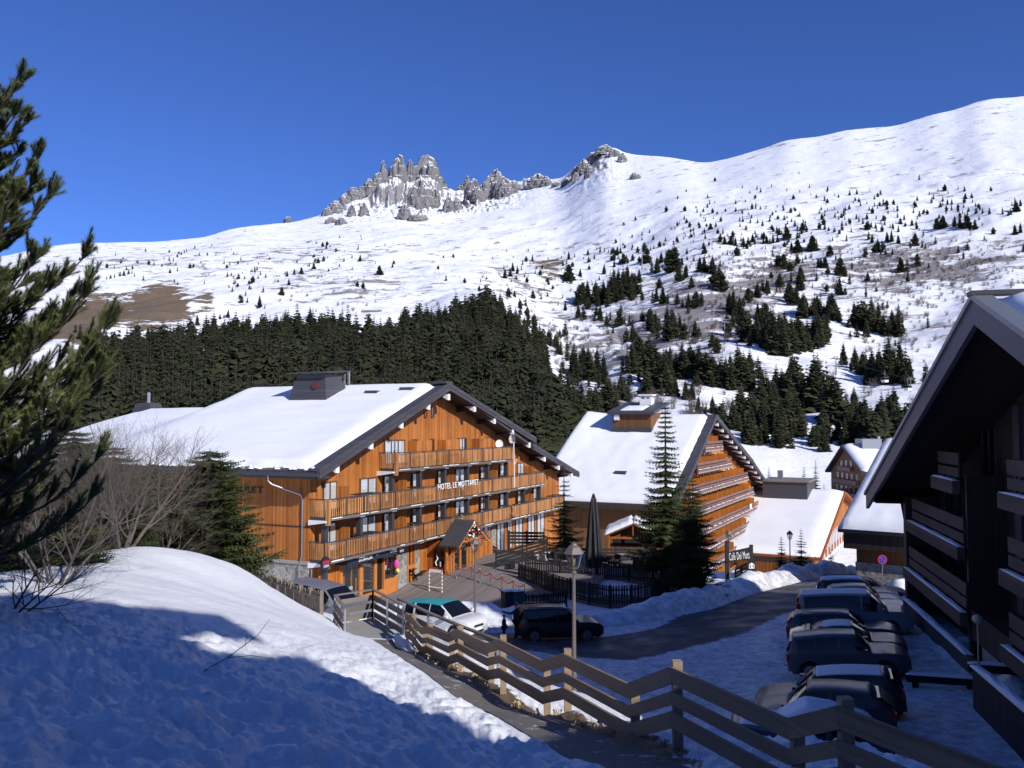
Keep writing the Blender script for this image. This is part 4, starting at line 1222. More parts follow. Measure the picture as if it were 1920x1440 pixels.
def cfs(u, v): 
    x = -.1+u*(cx_ap+.1-.2); t = .9+v*17.6 + (.2*float(pn(x*1.1, 2.2, 7)) if v < .01 else 0); return x, t, croof(x)+.5*sstep(.7, 1, v)*sstep(.25, .8, u)
snow_slab('snow_cover', cfs, 40, 40, .6, croof_o, M['roof_snow'], 9, .04, .07)
def cfs2(u, v):
    x = cx_ap+.1+u*(cx_r-cx_ap-.6); t = .7+v*17.6; return x, t, croof(x)
snow_slab('snow_cover', cfs2, 20, 12, .5, croof_o, M['roof_snow'], 10, .04, .06)
m = MB(); z = croof(5.2)+.55; m.box(4.6, 5.6, 7.5, 8.9, z-.3, z+.12); m.build('skylight', M['fascia'], croof_o)
# box-shaped chimney house
m = MB(); m.box(14.4, 20.6, 7.3, 12.6, CAMZ-1.8, CAMZ+1.55); chb = m.build('chimney_house', M['brown_wood'], croof_o)
m = MB(); m.box(14.3, 20.7, 7.2, 12.7, CAMZ-1.9, CAMZ-.45); m.build('flashing', M['roof_slate'], chb)
m = MB(); m.hexa([(13.9, 6.7, CAMZ+1.35), (21.2, 6.7, CAMZ+2.75), (21.2, 13.2, CAMZ+2.75), (13.9, 13.2, CAMZ+1.35)], [(13.9, 6.7, CAMZ+1.7), (21.2, 6.7, CAMZ+3.1), (21.2, 13.2, CAMZ+3.1), (13.9, 13.2, CAMZ+1.7)]); m.build('chimney_roof', M['fascia'], chb)
snow_slab('chimney_snow', lambda u, v: (14.9+u*3.3, 8.6+v*3.2, CAMZ+1.89+u*.63), 14, 14, .16, chb, M['roof_snow'], 12, .2, .12)
m = MB(); m.box(18.8, 20.3, 8.6, 10.2, CAMZ+2.4, CAMZ+3.5)
for x in (18.8, 19.45, 20.1):
    for y in (8.6, 9.3, 10.0): m.box(x, x+.2, y, y+.2, CAMZ+3.5, CAMZ+3.95)
m.box(18.6, 20.5, 8.4, 10.4, CAMZ+3.95, CAMZ+4.15); m.build('white_chimney', M['white_paint'], chb)
m = MB(); m.box(14.1, 14.35, 11.6, 12.3, CAMZ+.6, CAMZ+1.3); m.build('vent', M['white_paint'], chb)
# plank balconies
CR = [CAMZ-2.2-2.6*k for k in range(9)]
CBX = [(14.8, 25.0), (11, 30.5), (7.2, 42.3), (5.0, 46.8), (3, 51), (2.5, 51), (2.5, 51), (2.5, 51.5), (2.5, 51.5)]
r = random.Random(4)
for (xa, xb), rz_ in zip(CBX, CR):
    m = MB(); m.box(xa, xb, .4, 1.99, rz_-1.25, rz_-1.1); sl = m.build('balcony', M['soffit'], cafe_b)
    m = MB()
    m.box(xa-.1, xb+.1, .28, .36, rz_-.32, rz_); m.box(xa-.1, xb+.1, .28, .36, rz_-.70, rz_-.44); m.box(xa-.1, xb+.1, .16, .36, rz_-1.3, rz_-.84)
    m.build('plank_railing', M['cafe_rail'], sl)
    m = MB(); x = xa
    while x < xb: m.box(x, x+.14, .08, .159, rz_-1.32, rz_-1.17); x += .95+r.uniform(-.1, .1)
    m.build('beam_ends', M['white_paint'], sl)
    m = MB(); x = xa+.4
    while x < xb-1: L = r.uniform(.6, 2); m.box(x, x+L, .17, .36, rz_-.84, rz_-.79); x += L+r.uniform(.2, 1.5)
    m.build('snow_strip', M['snow'], sl)['kind'] = 'stuff'
    # openings and partitions behind this balcony
    f0 = rz_-1.1; k = xa+.8
    while k < xb-1.2:
        top = croof(k+.6)-.8
        if top > f0+1.8:
            m = MB(); m.box(k, k+.9, 1.955, 1.992, f0, f0+2.0); wo = m.build('window', M['dark_glass'], sl)
            m = MB(); m.box(k+.05, k+.5, 1.92, 1.95, f0+.1, f0+1.9); m.build('curtain', M['curtain'], wo)
            m = MB(); m.box(k+1.45, k+1.53, .55, 1.95, f0, f0+1.75); m.build('partition', M['cafe_wood'], sl)
        k += 3.1
for k in range(13):
    x = 21.5+3.0*k
    if x > 59: break
    z = croof(x)-.45; m = MB(); m.hexa([(x-.2, .1, z-.3), (x+.2, .1, z-.3), (x+.2, 2, z-.8), (x-.2, 2, z-.8)], [(x-.2, .1, z), (x+.2, .1, z), (x+.2, 2, z), (x-.2, 2, z)]); br = m.build('roof_bracket', M['soffit'], cafe_b)
    m = MB(); m.prism([(.06, z-.5), (.06, z), (1.5, z)], 'x', x-.23, x+.23); m.build('bracket_end', M['white_paint'], br)
# white end wing with small balconies
m = MB(); m.box(54, 57.6, 3.0, 14, CZ0, croof(57.6)-.6); m.build('end_wing', M['white_paint'], cafe_b)
m = MB(); m.box(57.3, 57.9, .2, .8, CZ0, CAMZ-11.4); m.build('white_column', M['white_paint'], cafe_b)
for rz_ in CR[4:]:
    m = MB(); m.box(52.2, 58.2, .6, 2.99, rz_-1.35, rz_-1.15); sl = m.build('balcony', M['soffit'], cafe_b)
    m = MB(); m.box(54.6, 58.3, .5, .58, rz_-.3, rz_); m.box(54.6, 58.3, .5, .58, rz_-.68, rz_-.42); m.box(54.6, 58.3, .4, .58, rz_-1.3, rz_-.84); m.build('plank_railing', M['cafe_rail'], sl)
m = MB(); text_mesh('lettering', 'RR', 1.6, .9, M['white_text'], cafe_b, face_mat(42.6, .1, CR[4]-.75), .06, .02)

# ------------------------------------------------------------------ dark building on the right, seen from its shaded gable side
RF = Fr(15.8, 25.7, 14.0)     # local x away from the camera, y towards the street (left)
dark_b = RF.root('chalet_building', 'dark shaded timber chalet block with grey plank balconies at the right', 'building')
RZ0 = CAMZ-13
RH, RS = 3.85, (3.85+3.75)/21.4      # ridge above camera, slope
def rrz(x): return CAMZ + RH - RS*abs(x)
XW = 19.6
m = MB(); m.prism([(-XW, RZ0), (XW, RZ0), (XW, rrz(XW)-.5), (0, rrz(0)-.5), (-XW, rrz(XW)-.5)], 'x', -1, -1.0001)
m = MB()
pw = [(-XW, RZ0), (XW, RZ0), (XW, rrz(XW)-.5), (0, rrz(0)-.5), (-XW, rrz(XW)-.5)]
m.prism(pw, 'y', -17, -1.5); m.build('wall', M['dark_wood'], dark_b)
m = MB()
for s in (-1, 1):
    a, b = (0, 21.5*s)
    zb = rrz(21.5)
    m.hexa([(a, -17.5, rrz(0)-.25), (b, -17.5, zb-.25), (b, 1.55, zb-.25), (a, 1.55, rrz(0)-.25)], [(a, -17.5, rrz(0)), (b, -17.5, zb), (b, 1.55, zb), (a, 1.55, rrz(0))])
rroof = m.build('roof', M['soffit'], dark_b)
m = MB()
for s in (-1, 1):
    zb = rrz(21.6); m.hexa([(0, 1.50, rrz(0)-.78), (21.6*s, 1.50, zb-.78), (21.6*s, 1.66, zb-.78), (0, 1.66, rrz(0)-.78)], [(0, 1.50, rrz(0)+.05), (21.6*s, 1.50, zb+.05), (21.6*s, 1.66, zb+.05), (0, 1.66, rrz(0)+.05)])
m.build('bargeboard', M['fascia_violet'], rroof)
m = MB()
for s in (-1, 1):
    zb = rrz(21.8); m.hexa([(0, 1.2, rrz(0)+.0), (21.8*s, 1.2, zb), (21.8*s, 1.74, zb), (0, 1.74, rrz(0))], [(0, 1.2, rrz(0)+.17), (21.8*s, 1.2, zb+.17), (21.8*s, 1.74, zb+.17), (0, 1.74, rrz(0)+.17)])
m.build('verge_trim', M['grey_metal'], rroof)
def rsn(s):
    def f(u, v): x = s*(.35+u*20.9); return x, 1.15-v*18.3, rrz(x)
    return f
snow_slab('snow_cover', rsn(1), 30, 30, .42, rroof, M['roof_snow'], 14, .04, .05)
snow_slab('snow_cover', rsn(-1), 30, 30, .42, rroof, M['roof_snow'], 15, .04, .05)
m = MB(); m.box(-.25, .25, -17.5, 1.78, rrz(0)+.1, rrz(0)+.24); m.tube([(.0, -2.4, rrz(0)+.2), (0, -2.4, rrz(0)+.75)], .03, 6); m.build('ridge_cap', M['fascia'], rroof)
m = MB(); m.box(XW-.3, 21.5, -17, 1.5, rrz(21.5)-.32, rrz(21.5)-.25); m.beam((XW+.0, .1, rrz(21.5)-1.1), (XW+.7, .1, rrz(21.5)-.3), .10, .10); m.build('eaves_boarding', M['soffit'], rroof)
m = MB(); m.box(8.5, XW, -1.5, .0, RZ0, CAMZ-9.7); m.build('plinth', M['concrete'], dark_b)
for bx_ in ((19.0, XW, .15, rrz(XW)-.6), (8.2, 8.42, -.05, CAMZ-2.0)):
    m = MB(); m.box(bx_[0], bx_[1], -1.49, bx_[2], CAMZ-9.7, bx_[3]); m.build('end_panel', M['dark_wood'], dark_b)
RR = [CAMZ-1.15, CAMZ-3.70, CAMZ-6.20]
RBX = [[(8.9, 12.3), (-7.5, 2.8)], [(8.4, 17.9), (-9, 2.9)], [(8.2, 18.9), (-10, 3.0)]]
rr_ = random.Random(22)
for rz_, bays in zip(RR, RBX):
    for xa, xb in bays:
        m = MB(); m.box(xa, xb, -1.49, .0, rz_-1.35, rz_-1.15); sl = m.build('balcony', M['soffit'], dark_b)
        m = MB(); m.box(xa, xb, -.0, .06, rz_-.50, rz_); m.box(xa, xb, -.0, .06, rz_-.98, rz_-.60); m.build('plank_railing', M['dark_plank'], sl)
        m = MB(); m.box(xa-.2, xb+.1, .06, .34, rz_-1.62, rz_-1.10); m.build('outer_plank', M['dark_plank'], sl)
        snow_slab('ledge_snow', lambda u, v, xa=xa, xb=xb, rz_=rz_: (xa-.15+u*(xb-xa+.2), .07+v*.25, rz_-1.10), 60, 6, .07, sl, M['snow'], 31, .2, .03)
        for k in range(int((xb-xa)/2.4)+1):
            x = xa+.05+k*2.4; m = MB(); m.box(x, x+.07, -.07, .0, rz_-1.15, rz_+.04); m.build('rail_post', M['black'], sl)
        k = xa+.5
        while k < xb-1.5:
            m = MB(); m.box(k, k+1.7, -1.49, -1.45, rz_-1.1, rz_+1.0); wo = m.build('window', M['dark_glass'], sl)
            m = MB(); m.box(k-.07, k, -1.49, -1.40, rz_-1.12, rz_+1.05); m.box(k+.8, k+.87, -1.449, -1.40, rz_-1.1, rz_+1.0); m.box(k+1.7, k+1.77, -1.49, -1.40, rz_-1.12, rz_+1.05); m.build('frame', M['fascia'], wo)
            k += 2.35
for xx in (3.6, 6.3):
    m = MB(); m.box(xx, xx+.7, -1.5, -1.38, CAMZ-7, rrz(xx)-.9); m.build('wall_panel', M['fascia'], dark_b)
for k in range(40):
    x = -18.5+k*.48; m = MB(); m.box(x, x+.035, -1.5, -1.46, RZ0, rrz(x)-.75); m.build('batten', M['fascia'], dark_b)
m = MB(); m.box(5.2, 7.2, -1.5, -.2, CAMZ-13, CAMZ-8.3); m.build('pier', M['concrete'], dark_b)
m = MB(); m.box(3.2, 8.3, -1.5, -.1, CAMZ-8.3, CAMZ-7.2); m.build('lintel', M['dark_wood'], dark_b)
m = MB(); m.hexa([(5.4, .25, CAMZ-10.1), (19.4, .25, CAMZ-9.95), (19.4, .1, CAMZ-9.95), (5.4, .1, CAMZ-10.1)], [(5.4, .3, CAMZ-8.75), (19.4, .3, CAMZ-8.95), (19.4, .1, CAMZ-8.95), (5.4, .1, CAMZ-8.75)]); low = m.build('parapet', M['dark_plank'], dark_b)
snow_slab('ledge_snow', lambda u, v: (7.5+u*11.8, .02+v*.32, CAMZ-8.77-u*.18), 60, 6, .09, low, M['snow'], 36, .2, .04)
m = MB(); m.hexa([(-9, 1.3, CAMZ-10), (2.6, 1.3, CAMZ-10), (2.6, 1.2, CAMZ-10), (-9, 1.2, CAMZ-10)], [(-9, 1.3, CAMZ-7.5), (2.6, 1.3, CAMZ-7.9), (2.6, 1.2, CAMZ-7.9), (-9, 1.2, CAMZ-7.5)]); low = m.build('parapet', M['dark_wood'], dark_b)
snow_slab('ledge_snow', lambda u, v: (-9+u*11.5, 1.1+v*.3, CAMZ-7.5-u*.4), 60, 6, .12, low, M['snow'], 37, .2, .05)
m = MB(); m.lathe([(.02, -.16), (.15, -.08), (.18, 0), (.15, .1), (.02, .16)], 12, (3.0, 1.0, CAMZ-6.5)); m.tube([(3, 1, CAMZ-6.66), (3, 1, CAMZ-8.2)], .03, 6); m.build('globe_lamp', M['lamp_glass'], dark_b)
m = MB(); m.box(16.6, 16.9, -1.4, -1.37, CAMZ-8.3, CAMZ-7.7); m.build('notice', M['white_paint'], dark_b)

# ------------------------------------------------------------------ neighbouring chalet with snow to the eaves
NF = Fr(23.5, 62.0, 36.9)     # x runs up the roof (away), y to the left-inward; eave runs along -y
nb = NF.root('neighbour_chalet', 'chalet with a deep snow roof down to dark eaves behind the parked cars', 'building')
NL = 11
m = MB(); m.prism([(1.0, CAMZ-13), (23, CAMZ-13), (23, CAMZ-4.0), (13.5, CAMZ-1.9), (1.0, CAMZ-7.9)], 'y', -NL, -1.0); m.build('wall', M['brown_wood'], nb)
m = MB(); m.box(.93, 1.0, -NL, -.95, CAMZ-13, CAMZ-9.9); m.box(.93, 1.4, -1.0, -.93, CAMZ-13, CAMZ-9.9); m.build('stone_base', M['stone'], nb)
m = MB(); m.hexa([(0, -NL, CAMZ-7.75), (13.5, -NL, CAMZ-1.75), (13.5, 0, CAMZ-1.75), (0, 0, CAMZ-7.75)], [(0, -NL, CAMZ-7.45), (13.5, -NL, CAMZ-1.45), (13.5, 0, CAMZ-1.45), (0, 0, CAMZ-7.45)])
m.hexa([(13.5, -NL, CAMZ-1.75), (27, -NL, CAMZ-5), (27, 0, CAMZ-5), (13.5, 0, CAMZ-1.75)], [(13.5, -NL, CAMZ-1.45), (27, -NL, CAMZ-4.7), (27, 0, CAMZ-4.7), (13.5, 0, CAMZ-1.45)])
nroof = m.build('roof', M['fascia'], nb)
m = MB(); m.box(.3, 1.02, -NL, -.3, CAMZ-8.9, CAMZ-7.76); m.build('eaves_board', M['dark_wood'], nroof)
snow_slab('snow_cover', lambda u, v: (-.1+u*13.5, -NL+v*(NL-.05), CAMZ-7.45+6.0*u), 30, 30, .55, nroof, M['roof_snow'], 41, .06, .10)
snow_slab('snow_cover', lambda u, v: (13.4+u*13, -NL+v*(NL-.05), CAMZ-1.45-3.2*u), 12, 12, .5, nroof, M['roof_snow'], 42, .06, .10)

# low wide building with a broad snow roof
LF = Fr(43.0, 120.0, 28.0)
lb = LF.root('low_apartments', 'low building under one broad smooth snow roof with a flat dark roof box', 'building')
LW = 40
m = MB(); m.prism([(.8, CAMZ-30), (55, CAMZ-30), (55, CAMZ-17.2), (28, CAMZ-11.9), (.8, CAMZ-18.9)], 'y', 1.0, LW); m.build('wall', M['orange_wood'], lb)
m = MB(); 
for xa, za, xb, zb in ((0, CAMZ-18.6, 28, CAMZ-11.3), (28, CAMZ-11.3, 56, CAMZ-17)):
    m.hexa([(xa, -.2, za-.4), (xb, -.2, zb-.4), (xb, LW, zb-.4), (xa, LW, za-.4)], [(xa, -.2, za), (xb, -.2, zb), (xb, LW, zb), (xa, LW, za)])
lroof = m.build('roof', M['rust_wood'], lb)
snow_slab('snow_cover', lambda u, v: (.2+27.7*u, .1+v*(LW-.3), CAMZ-18.55+7.25*u), 30, 30, .6, lroof, M['roof_snow'], 43, .04, .12)
snow_slab('snow_cover', lambda u, v: (28+27.7*u, .1+v*(LW-.3), CAMZ-11.3-5.7*u), 12, 20, .6, lroof, M['roof_snow'], 44, .04, .12)
m = MB(); m.box(21.5, 30.0, 5.0, 12.2, CAMZ-14, CAMZ-9.6); rb = m.build('roof_box', M['fascia'], lroof)
m = MB(); m.box(21.2, 30.3, 4.7, 12.5, CAMZ-9.6, CAMZ-9.3); m.build('box_lid', M['grey_wood'], rb)
m = MB(); m.box(26.0, 26.8, 9.8, 10.6, CAMZ-9.3, CAMZ-7.9); m.build('box_chimney', M['grey_metal'], rb)
for fl in range(3):
    z0 = CAMZ-16.4-2.9*fl-2.2
    m = MB(); m.box(5.5 if fl == 0 else 3.5, 40, .3, .4, z0-.9, z0+.0); bl = m.build('balcony_front', M['rust_wood'], lb)
    m = MB(); m.box(5.5 if fl == 0 else 3.5, 40, .1, .42, z0-1.25, z0-.9); m.build('balcony_snow', M['snow'], bl)
    for k in range(9):
        x = 6+3.2*k
        if CAMZ-18.6+x*.26 < z0+1.2 and x < 28 and fl == 0: continue
        m = MB(); m.box(x, x+2.2, .9, .99, z0-.0, z0+1.5); wo = m.build('window', M['dark_glass'], lb)
        m = MB(); m.box(x+.2, x+1.3, .85, .89, z0+.1, z0+1.4); m.build('curtain', M['curtain'], wo)
        m = MB(); m.box(x-.5, x-.1, .2, .99, z0-1.2, z0+1.7); m.build('white_pier', M['white_paint'], wo)
m = MB(); m.box(-.6, .2, 1.0, 14, CAMZ-19.6, CAMZ-18.9); m.build('eaves_fascia', M['dark_wood'], lb)

# distant chalet at the foot of the slope, its shaded gable facing left
DF = Fr(69.3, 170.0, .5)
db = DF.root('distant_chalet', 'distant brown chalet with bright snow roof below the ski slope', 'building')
zE, zA, zF = CAMZ-9.5, CAMZ-4.3, CAMZ-10.2
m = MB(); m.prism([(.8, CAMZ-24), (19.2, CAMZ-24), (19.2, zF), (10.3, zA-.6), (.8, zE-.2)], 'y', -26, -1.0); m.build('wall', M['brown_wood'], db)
m = MB()
for xa, za, xb, zb in ((0, zE, 10.3, zA), (10.3, zA, 20.2, zF)):
    m.hexa([(xa, -27, za-.4), (xb, -27, zb-.4), (xb, 0, zb-.4), (xa, 0, za-.4)], [(xa, -27, za), (xb, -27, zb), (xb, 0, zb), (xa, 0, za)])
dr_ = m.build('roof', M['soffit'], db)
for k, (x0_, x1_) in enumerate(((1.5, 18.5), (3.5, 16.5), (6.5, 13.5))):
    z_ = CAMZ-13.2+2.7*k-1.0
    m = MB(); m.box(x0_, x1_, -.95, -.2, z_-.9, z_); bl = m.build('balcony', M['cafe_rail'], db)
    x = x0_+.6
    while x < x1_-1.2: m = MB(); m.box(x, x+1.1, -.98, -.94, z_+.05, z_+1.3); m.build('window', M['dark_glass'], bl); x += 2.6
snow_slab('snow_cover', lambda u, v: (.1+10.2*u, -26.8+26.6*v, zE+5.2*u), 20, 24, .6, dr_, M['roof_snow'], 46, .06, .1)
snow_slab('snow_cover', lambda u, v: (10.2+9.8*u, -26.8+26.6*v, zA-5.9*u), 14, 20, .6, dr_, M['roof_snow'], 47, .06, .1)
m = MB(); m.box(7.6, 11.5, -7.4, -3.4, zA-2.5, zA+1.3); rb = m.build('roof_box', M['grey_metal'], dr_)
m = MB(); m.box(10.2, 10.6, -8.2, -7.8, zA-.5, zA+1.8); m.build('flue', M['metal'], dr_)
# ------------------------------------------------------------------ terraces
def deck_mat():
    a = NT('deck_boards')
    s = a.sep(a.pos())
    u = a.math('ADD', a.math('MULTIPLY', s[0], HF.ex.x), a.math('MULTIPLY', s[1], HF.ex.y))
    v = a.math('ADD', a.math('MULTIPLY', s[0], HF.ey.x), a.math('MULTIPLY', s[1], HF.ey.y))
    k = a.math('DIVIDE', v, .30); idx = a.math('FLOOR', k); fr = a.math('FRACT', k)
    wn_ = a.n('ShaderNodeTexWhiteNoise', {'W': idx}, noise_dimensions='1D').outputs[0]
    gr = a.noise(a.comb(a.math('MULTIPLY', u, .9), idx, a.math('MULTIPLY', v, 9.0)), 1.5, 5, .65)
    big = a.noise(a.pos(), .5, 4, .6)
    f = a.math('ADD', a.math('MULTIPLY', wn_, .35), a.math('ADD', a.math('MULTIPLY', gr, .35), a.math('MULTIPLY', big, .35)))
    c = a.mix(f, (.10,.085,.08,1), (.30,.26,.24,1))
    c = a.mix(a.math('MULTIPLY', a.math('LESS_THAN', fr, .08), .75), c, (.03,.025,.02,1))
    a.col(c); a.b.inputs['Roughness'].default_value = .85; a.bump(gr, .3, .01)
    return a.m
tag(sheet_poly('deck', DKW, .8, deck_mat(), .0, deck_z), kind='structure')
tag(sheet_poly('terrace', TE, 1.2, M['grey_wood'], 0, lambda X, Y: CAMZ+TZR+0*X), kind='structure')
TZ = CAMZ+TZR
def gw(px, py, z):            # z absolute
    x, y = gpt(px, py, z-CAMZ); return x, y
snow_patch = snow_slab('terrace_snow', lambda u, v: (*gw(1060+190*u-20*v, 1118-26*v+4*math.sin(u*9), TZ), TZ), 40, 20, .05, None, M['snow'], 61, .15, .02)
tag(snow_patch, kind='structure')

def polyline_pts(pts, step):
    out = []
    for (x0, y0), (x1, y1) in zip(pts[:-1], pts[1:]):
        L = math.hypot(x1-x0, y1-y0); n = max(1, int(round(L/step)))
        out += [(x0+(x1-x0)*k/n, y0+(y1-y0)*k/n) for k in range(n)]
    out.append(pts[-1]); return out

def picket_fence(name, pts, zf, h, label, group=None, pick=.12, gap=.05, post=2.2, seed=1, mat='black_wood', snow=False, jit=.02, cat='fence'):
    r = random.Random(seed)
    root = empty(name, (pts[0][0], pts[0][1], zf(*pts[0])), 0, label, cat, group)
    ox, oy, oz = root.location
    m = MB(); pp = polyline_pts(pts, pick+gap)
    for (x, y), (x1, y1) in zip(pp[:-1], pp[1:]):
        L = math.hypot(x1-x, y1-y)
        if L < 1e-3: continue
        dx, dy = (x1-x)/L, (y1-y)/L; z = zf(x, y); w = pick*r.uniform(.8, 1.1)
        hh = h + r.uniform(-jit, jit); lean = r.uniform(-jit, jit)
        a = Vector((x-ox, y-oy, z-oz+.06)); b = a + Vector((dx*lean, dy*lean, hh-.06))
        m.beam(a+Vector((dx, dy, 0))*w/2, b+Vector((dx, dy, 0))*w/2, w, .025, 0, (-dy, dx, 0))
    m.build('pickets', M[mat], root)
    m = MB()
    for (x0, y0), (x1, y1) in zip(pts[:-1], pts[1:]):
        L = math.hypot(x1-x0, y1-y0); nx, ny = -(y1-y0)/L*.035, (x1-x0)/L*.035
        for q in (.25, .8):
            m.beam((x0-ox+nx, y0-oy+ny, zf(x0, y0)-oz+h*q), (x1-ox+nx, y1-oy+ny, zf(x1, y1)-oz+h*q), .04, .09)
    m.build('rails', M[mat], root)
    for x, y in polyline_pts(pts, post):
        m = MB(); z = zf(x, y)-oz; m.box(x-ox-.06, x-ox+.06, y-oy-.06, y-oy+.06, z-.3, z+h+.07); m.build('post', M[mat], root)
    return root
zT = lambda x, y: TZ
front = [gpt(*q, TZR) for q in [(973,1090),(1006,1102),(1038,1113),(1070,1122),(1105,1131),(1144,1138),(1185,1137),(1222,1128),(1252,1112),(1274,1093)]]
picket_fence('picket_fence', front, zT, 1.28, 'long black picket fence curving round the front of the cafe terrace', seed=2)
back = [gpt(*q, TZR) for q in [(985,1080),(1052,1083),(1120,1086),(1180,1090),(1225,1094),(1258,1099)]]
picket_fence('picket_fence', back, zT, 1.2, 'straight black picket fence across the middle of the cafe terrace', seed=3)
sm_ = [gpt(*q, TZR) for q in [(985,1140),(1020,1138),(1062,1133)]]
picket_fence('picket_fence', sm_, zT, .8, 'short black picket fence behind the dark parked suv', seed=4)
pf = [((px-960)/FPX*Y, Y) for px, Y in ((607, 32.8), (569, 34.5), (535, 36.5), (500, 39), (448, 42.3))]
picket_fence('picket_fence', pf, lambda x, y: CAMZ - 7.42 - .062*max(0, y-33), 1.05, 'weathered brown picket fence between snowy mound and stone hotel base', pick=.10, gap=.06, post=1.3, seed=6, mat='picket_wood', jit=.06)

# stepped plank fence along the footpath
PO = [(768,27.9,-6.08),(779,27.2,-6.02),(798,25.4,-5.95),(809,24.5,-5.70),(849,21.6,-5.22),(865,20.6,-4.86),(922,18.3,-4.62),(944,17.3,-4.28),(1025,15.6,-4.24),(1063,14.9,-3.93),(1187,12.4,-3.70),(1265,11.2,-3.12),(1485,9.1,-3.08),(1575,8.3,-2.68)]
PO = [((px-960)/FPX*Y, Y, z) for px, Y, z in PO] + [(4.25, 6.0, -2.66), (4.55, 5.2, -2.3), (5.6, 2.2, -2.2)]
fz = empty('plank_fence', (PO[0][0], PO[0][1], h1(*PO[0][:2])), 0, 'stepped wooden plank fence running down beside the footpath', 'fence')
O = fz.location
rb_ = random.Random(9)
for i, (x, y, z) in enumerate(PO):
    zb = h1(x, y) - .4 - O.z
    m = MB(); ext = .07 if i % 2 else -.02; c = .062
    zt_ = z+CAMZ+ext-O.z
    m.hexa([(x-O.x-c, y-O.y-c, zb), (x-O.x+c, y-O.y-c, zb), (x-O.x+c, y-O.y+c, zb), (x-O.x-c, y-O.y+c, zb)], [(x-O.x-c, y-O.y-c, zt_), (x-O.x+c, y-O.y-c, zt_), (x-O.x+c, y-O.y+c, zt_), (x-O.x-c, y-O.y+c, zt_)])
    m.build('post', M['post_wood'], fz)
for i in range(len(PO)-1):
    p, q = Vector(PO[i]), Vector(PO[i+1]); d = (q-p); d.z = 0; d.normalize(); nrm = Vector((-d.y, d.x, 0))*.085
    if nrm.x > 0: nrm = -nrm
    for k, (top, wd) in enumerate(((0, .205), (.315, .155), (.57, .195))):
        a = p + nrm + Vector((0, 0, CAMZ-top-wd/2)) - O - d*.02; b = q + nrm + Vector((0, 0, CAMZ-top-wd/2)) - O + d*.02
        m = MB(); m.beam(a, b, .045, wd); m.build('plank', M['fence_wood'], fz)
# dry grass at the feet of the posts
def grass_tufts(name, pts, label, n, seed, hgt_=.22):
    r = random.Random(seed); m = MB()
    for k in range(n):
        x, y = pts(r); z = h1(x, y)
        for b in range(12):
            a = r.uniform(0, 6.28); L = hgt_*r.uniform(.4, 1.2); s = r.uniform(.2, .9)
            bx, by = x+r.uniform(-.08, .08), y+r.uniform(-.08, .08)
            ca, sa = math.cos(a), math.sin(a)
            m.add([(bx-sa*.006, by+ca*.006, z-.03), (bx+sa*.006, by-ca*.006, z-.03), (bx+ca*L*s*.5, by+sa*L*s*.5, z+L*.75), (bx+ca*L*s, by+sa*L*s, z+L*(.9-s*.5))], [(0, 1, 2), (1, 3, 2)])
    o = m.build(name, mat_plain('dry_grass', (.55,.42,.24), .9, var=.3), None, False); tag(o, label, kind='stuff'); return o
def ptf(r):
    t = r.random(); i = 1+int(t*11); p, q = PO[i], PO[i+1]; k = r.random(); return p[0]+(q[0]-p[0])*k - abs(r.gauss(0, .35)), p[1]+(q[1]-p[1])*k+r.gauss(0, .1)
grass_tufts('dry_grass', ptf, 'dry yellow grass tufts along the foot of the plank fence', 46, 5, .12)

# landing with railings and white metal posts
zp = CAMZ-7.02
m = MB(); m.prism(PLAT, 'z', zp-.25, zp); tag(m.build('landing', M['concrete']), kind='structure')
LR = [(-5.4, 28.0), (-6.2, 30.25), (-5.05, 31.3), (-3.6, 28.6)]
def plank_rail(pts, label, top=1.02, metal='metal', n=3, group='plank railings round the landing', zf=None, w=.20, step=1.3):
    zf = zf or (lambda x, y: zp)
    root = empty('plank_railing', (pts[0][0], pts[0][1], zf(*pts[0])), 0, label, 'railing', group); o = root.location
    for x, y in polyline_pts(pts, step):
        m = MB(); z = zf(x, y)-o.z; m.box(x-o.x-.03, x-o.x+.03, y-o.y-.03, y-o.y+.03, z-.2, z+top); m.build('post', M[metal], root)
    for (x0, y0), (x1, y1) in zip(pts[:-1], pts[1:]):
        L = math.hypot(x1-x0, y1-y0); nx, ny = -(y1-y0)/L*.055, (x1-x0)/L*.055
        z0, z1 = zf(x0, y0)-o.z, zf(x1, y1)-o.z
        for k in range(n):
            t = top-.28-k*.30
            m = MB(); m.beam((x0-o.x+nx, y0-o.y+ny, z0+t), (x1-o.x+nx, y1-o.y+ny, z1+t), .03, w); m.build('plank', M['grey_wood'], root)
        m = MB(); m.beam((x0-o.x, y0-o.y, z0+top+.02), (x1-o.x, y1-o.y, z1+top+.02), .12, .035); m.build('handrail', M['grey_wood'], root)
    return root
plank_rail(LR[:3], 'grey plank railing on the left and back of the concrete landing', group=None)
plank_rail(LR[2:], 'grey plank railing on the right side of the concrete landing', group=None)
hp = [(-3.9, 29.6, -5.98), (-2.6, 26.8, -5.85), (-1.4, 23.9, -5.6), (-.35, 21.4, -5.35)]
rt = empty('handrail_fence', (hp[0][0], hp[0][1], h1(*hp[0][:2])), 0, 'thin grey handrail on posts behind the stepped plank fence', 'railing'); o = rt.location
for x, y, z in hp:
    m = MB(); m.box(x-o.x-.035, x-o.x+.035, y-o.y-.035, y-o.y+.035, h1(x, y)-o.z-.3, z+CAMZ-o.z); m.build('post', M['grey_metal'], rt)
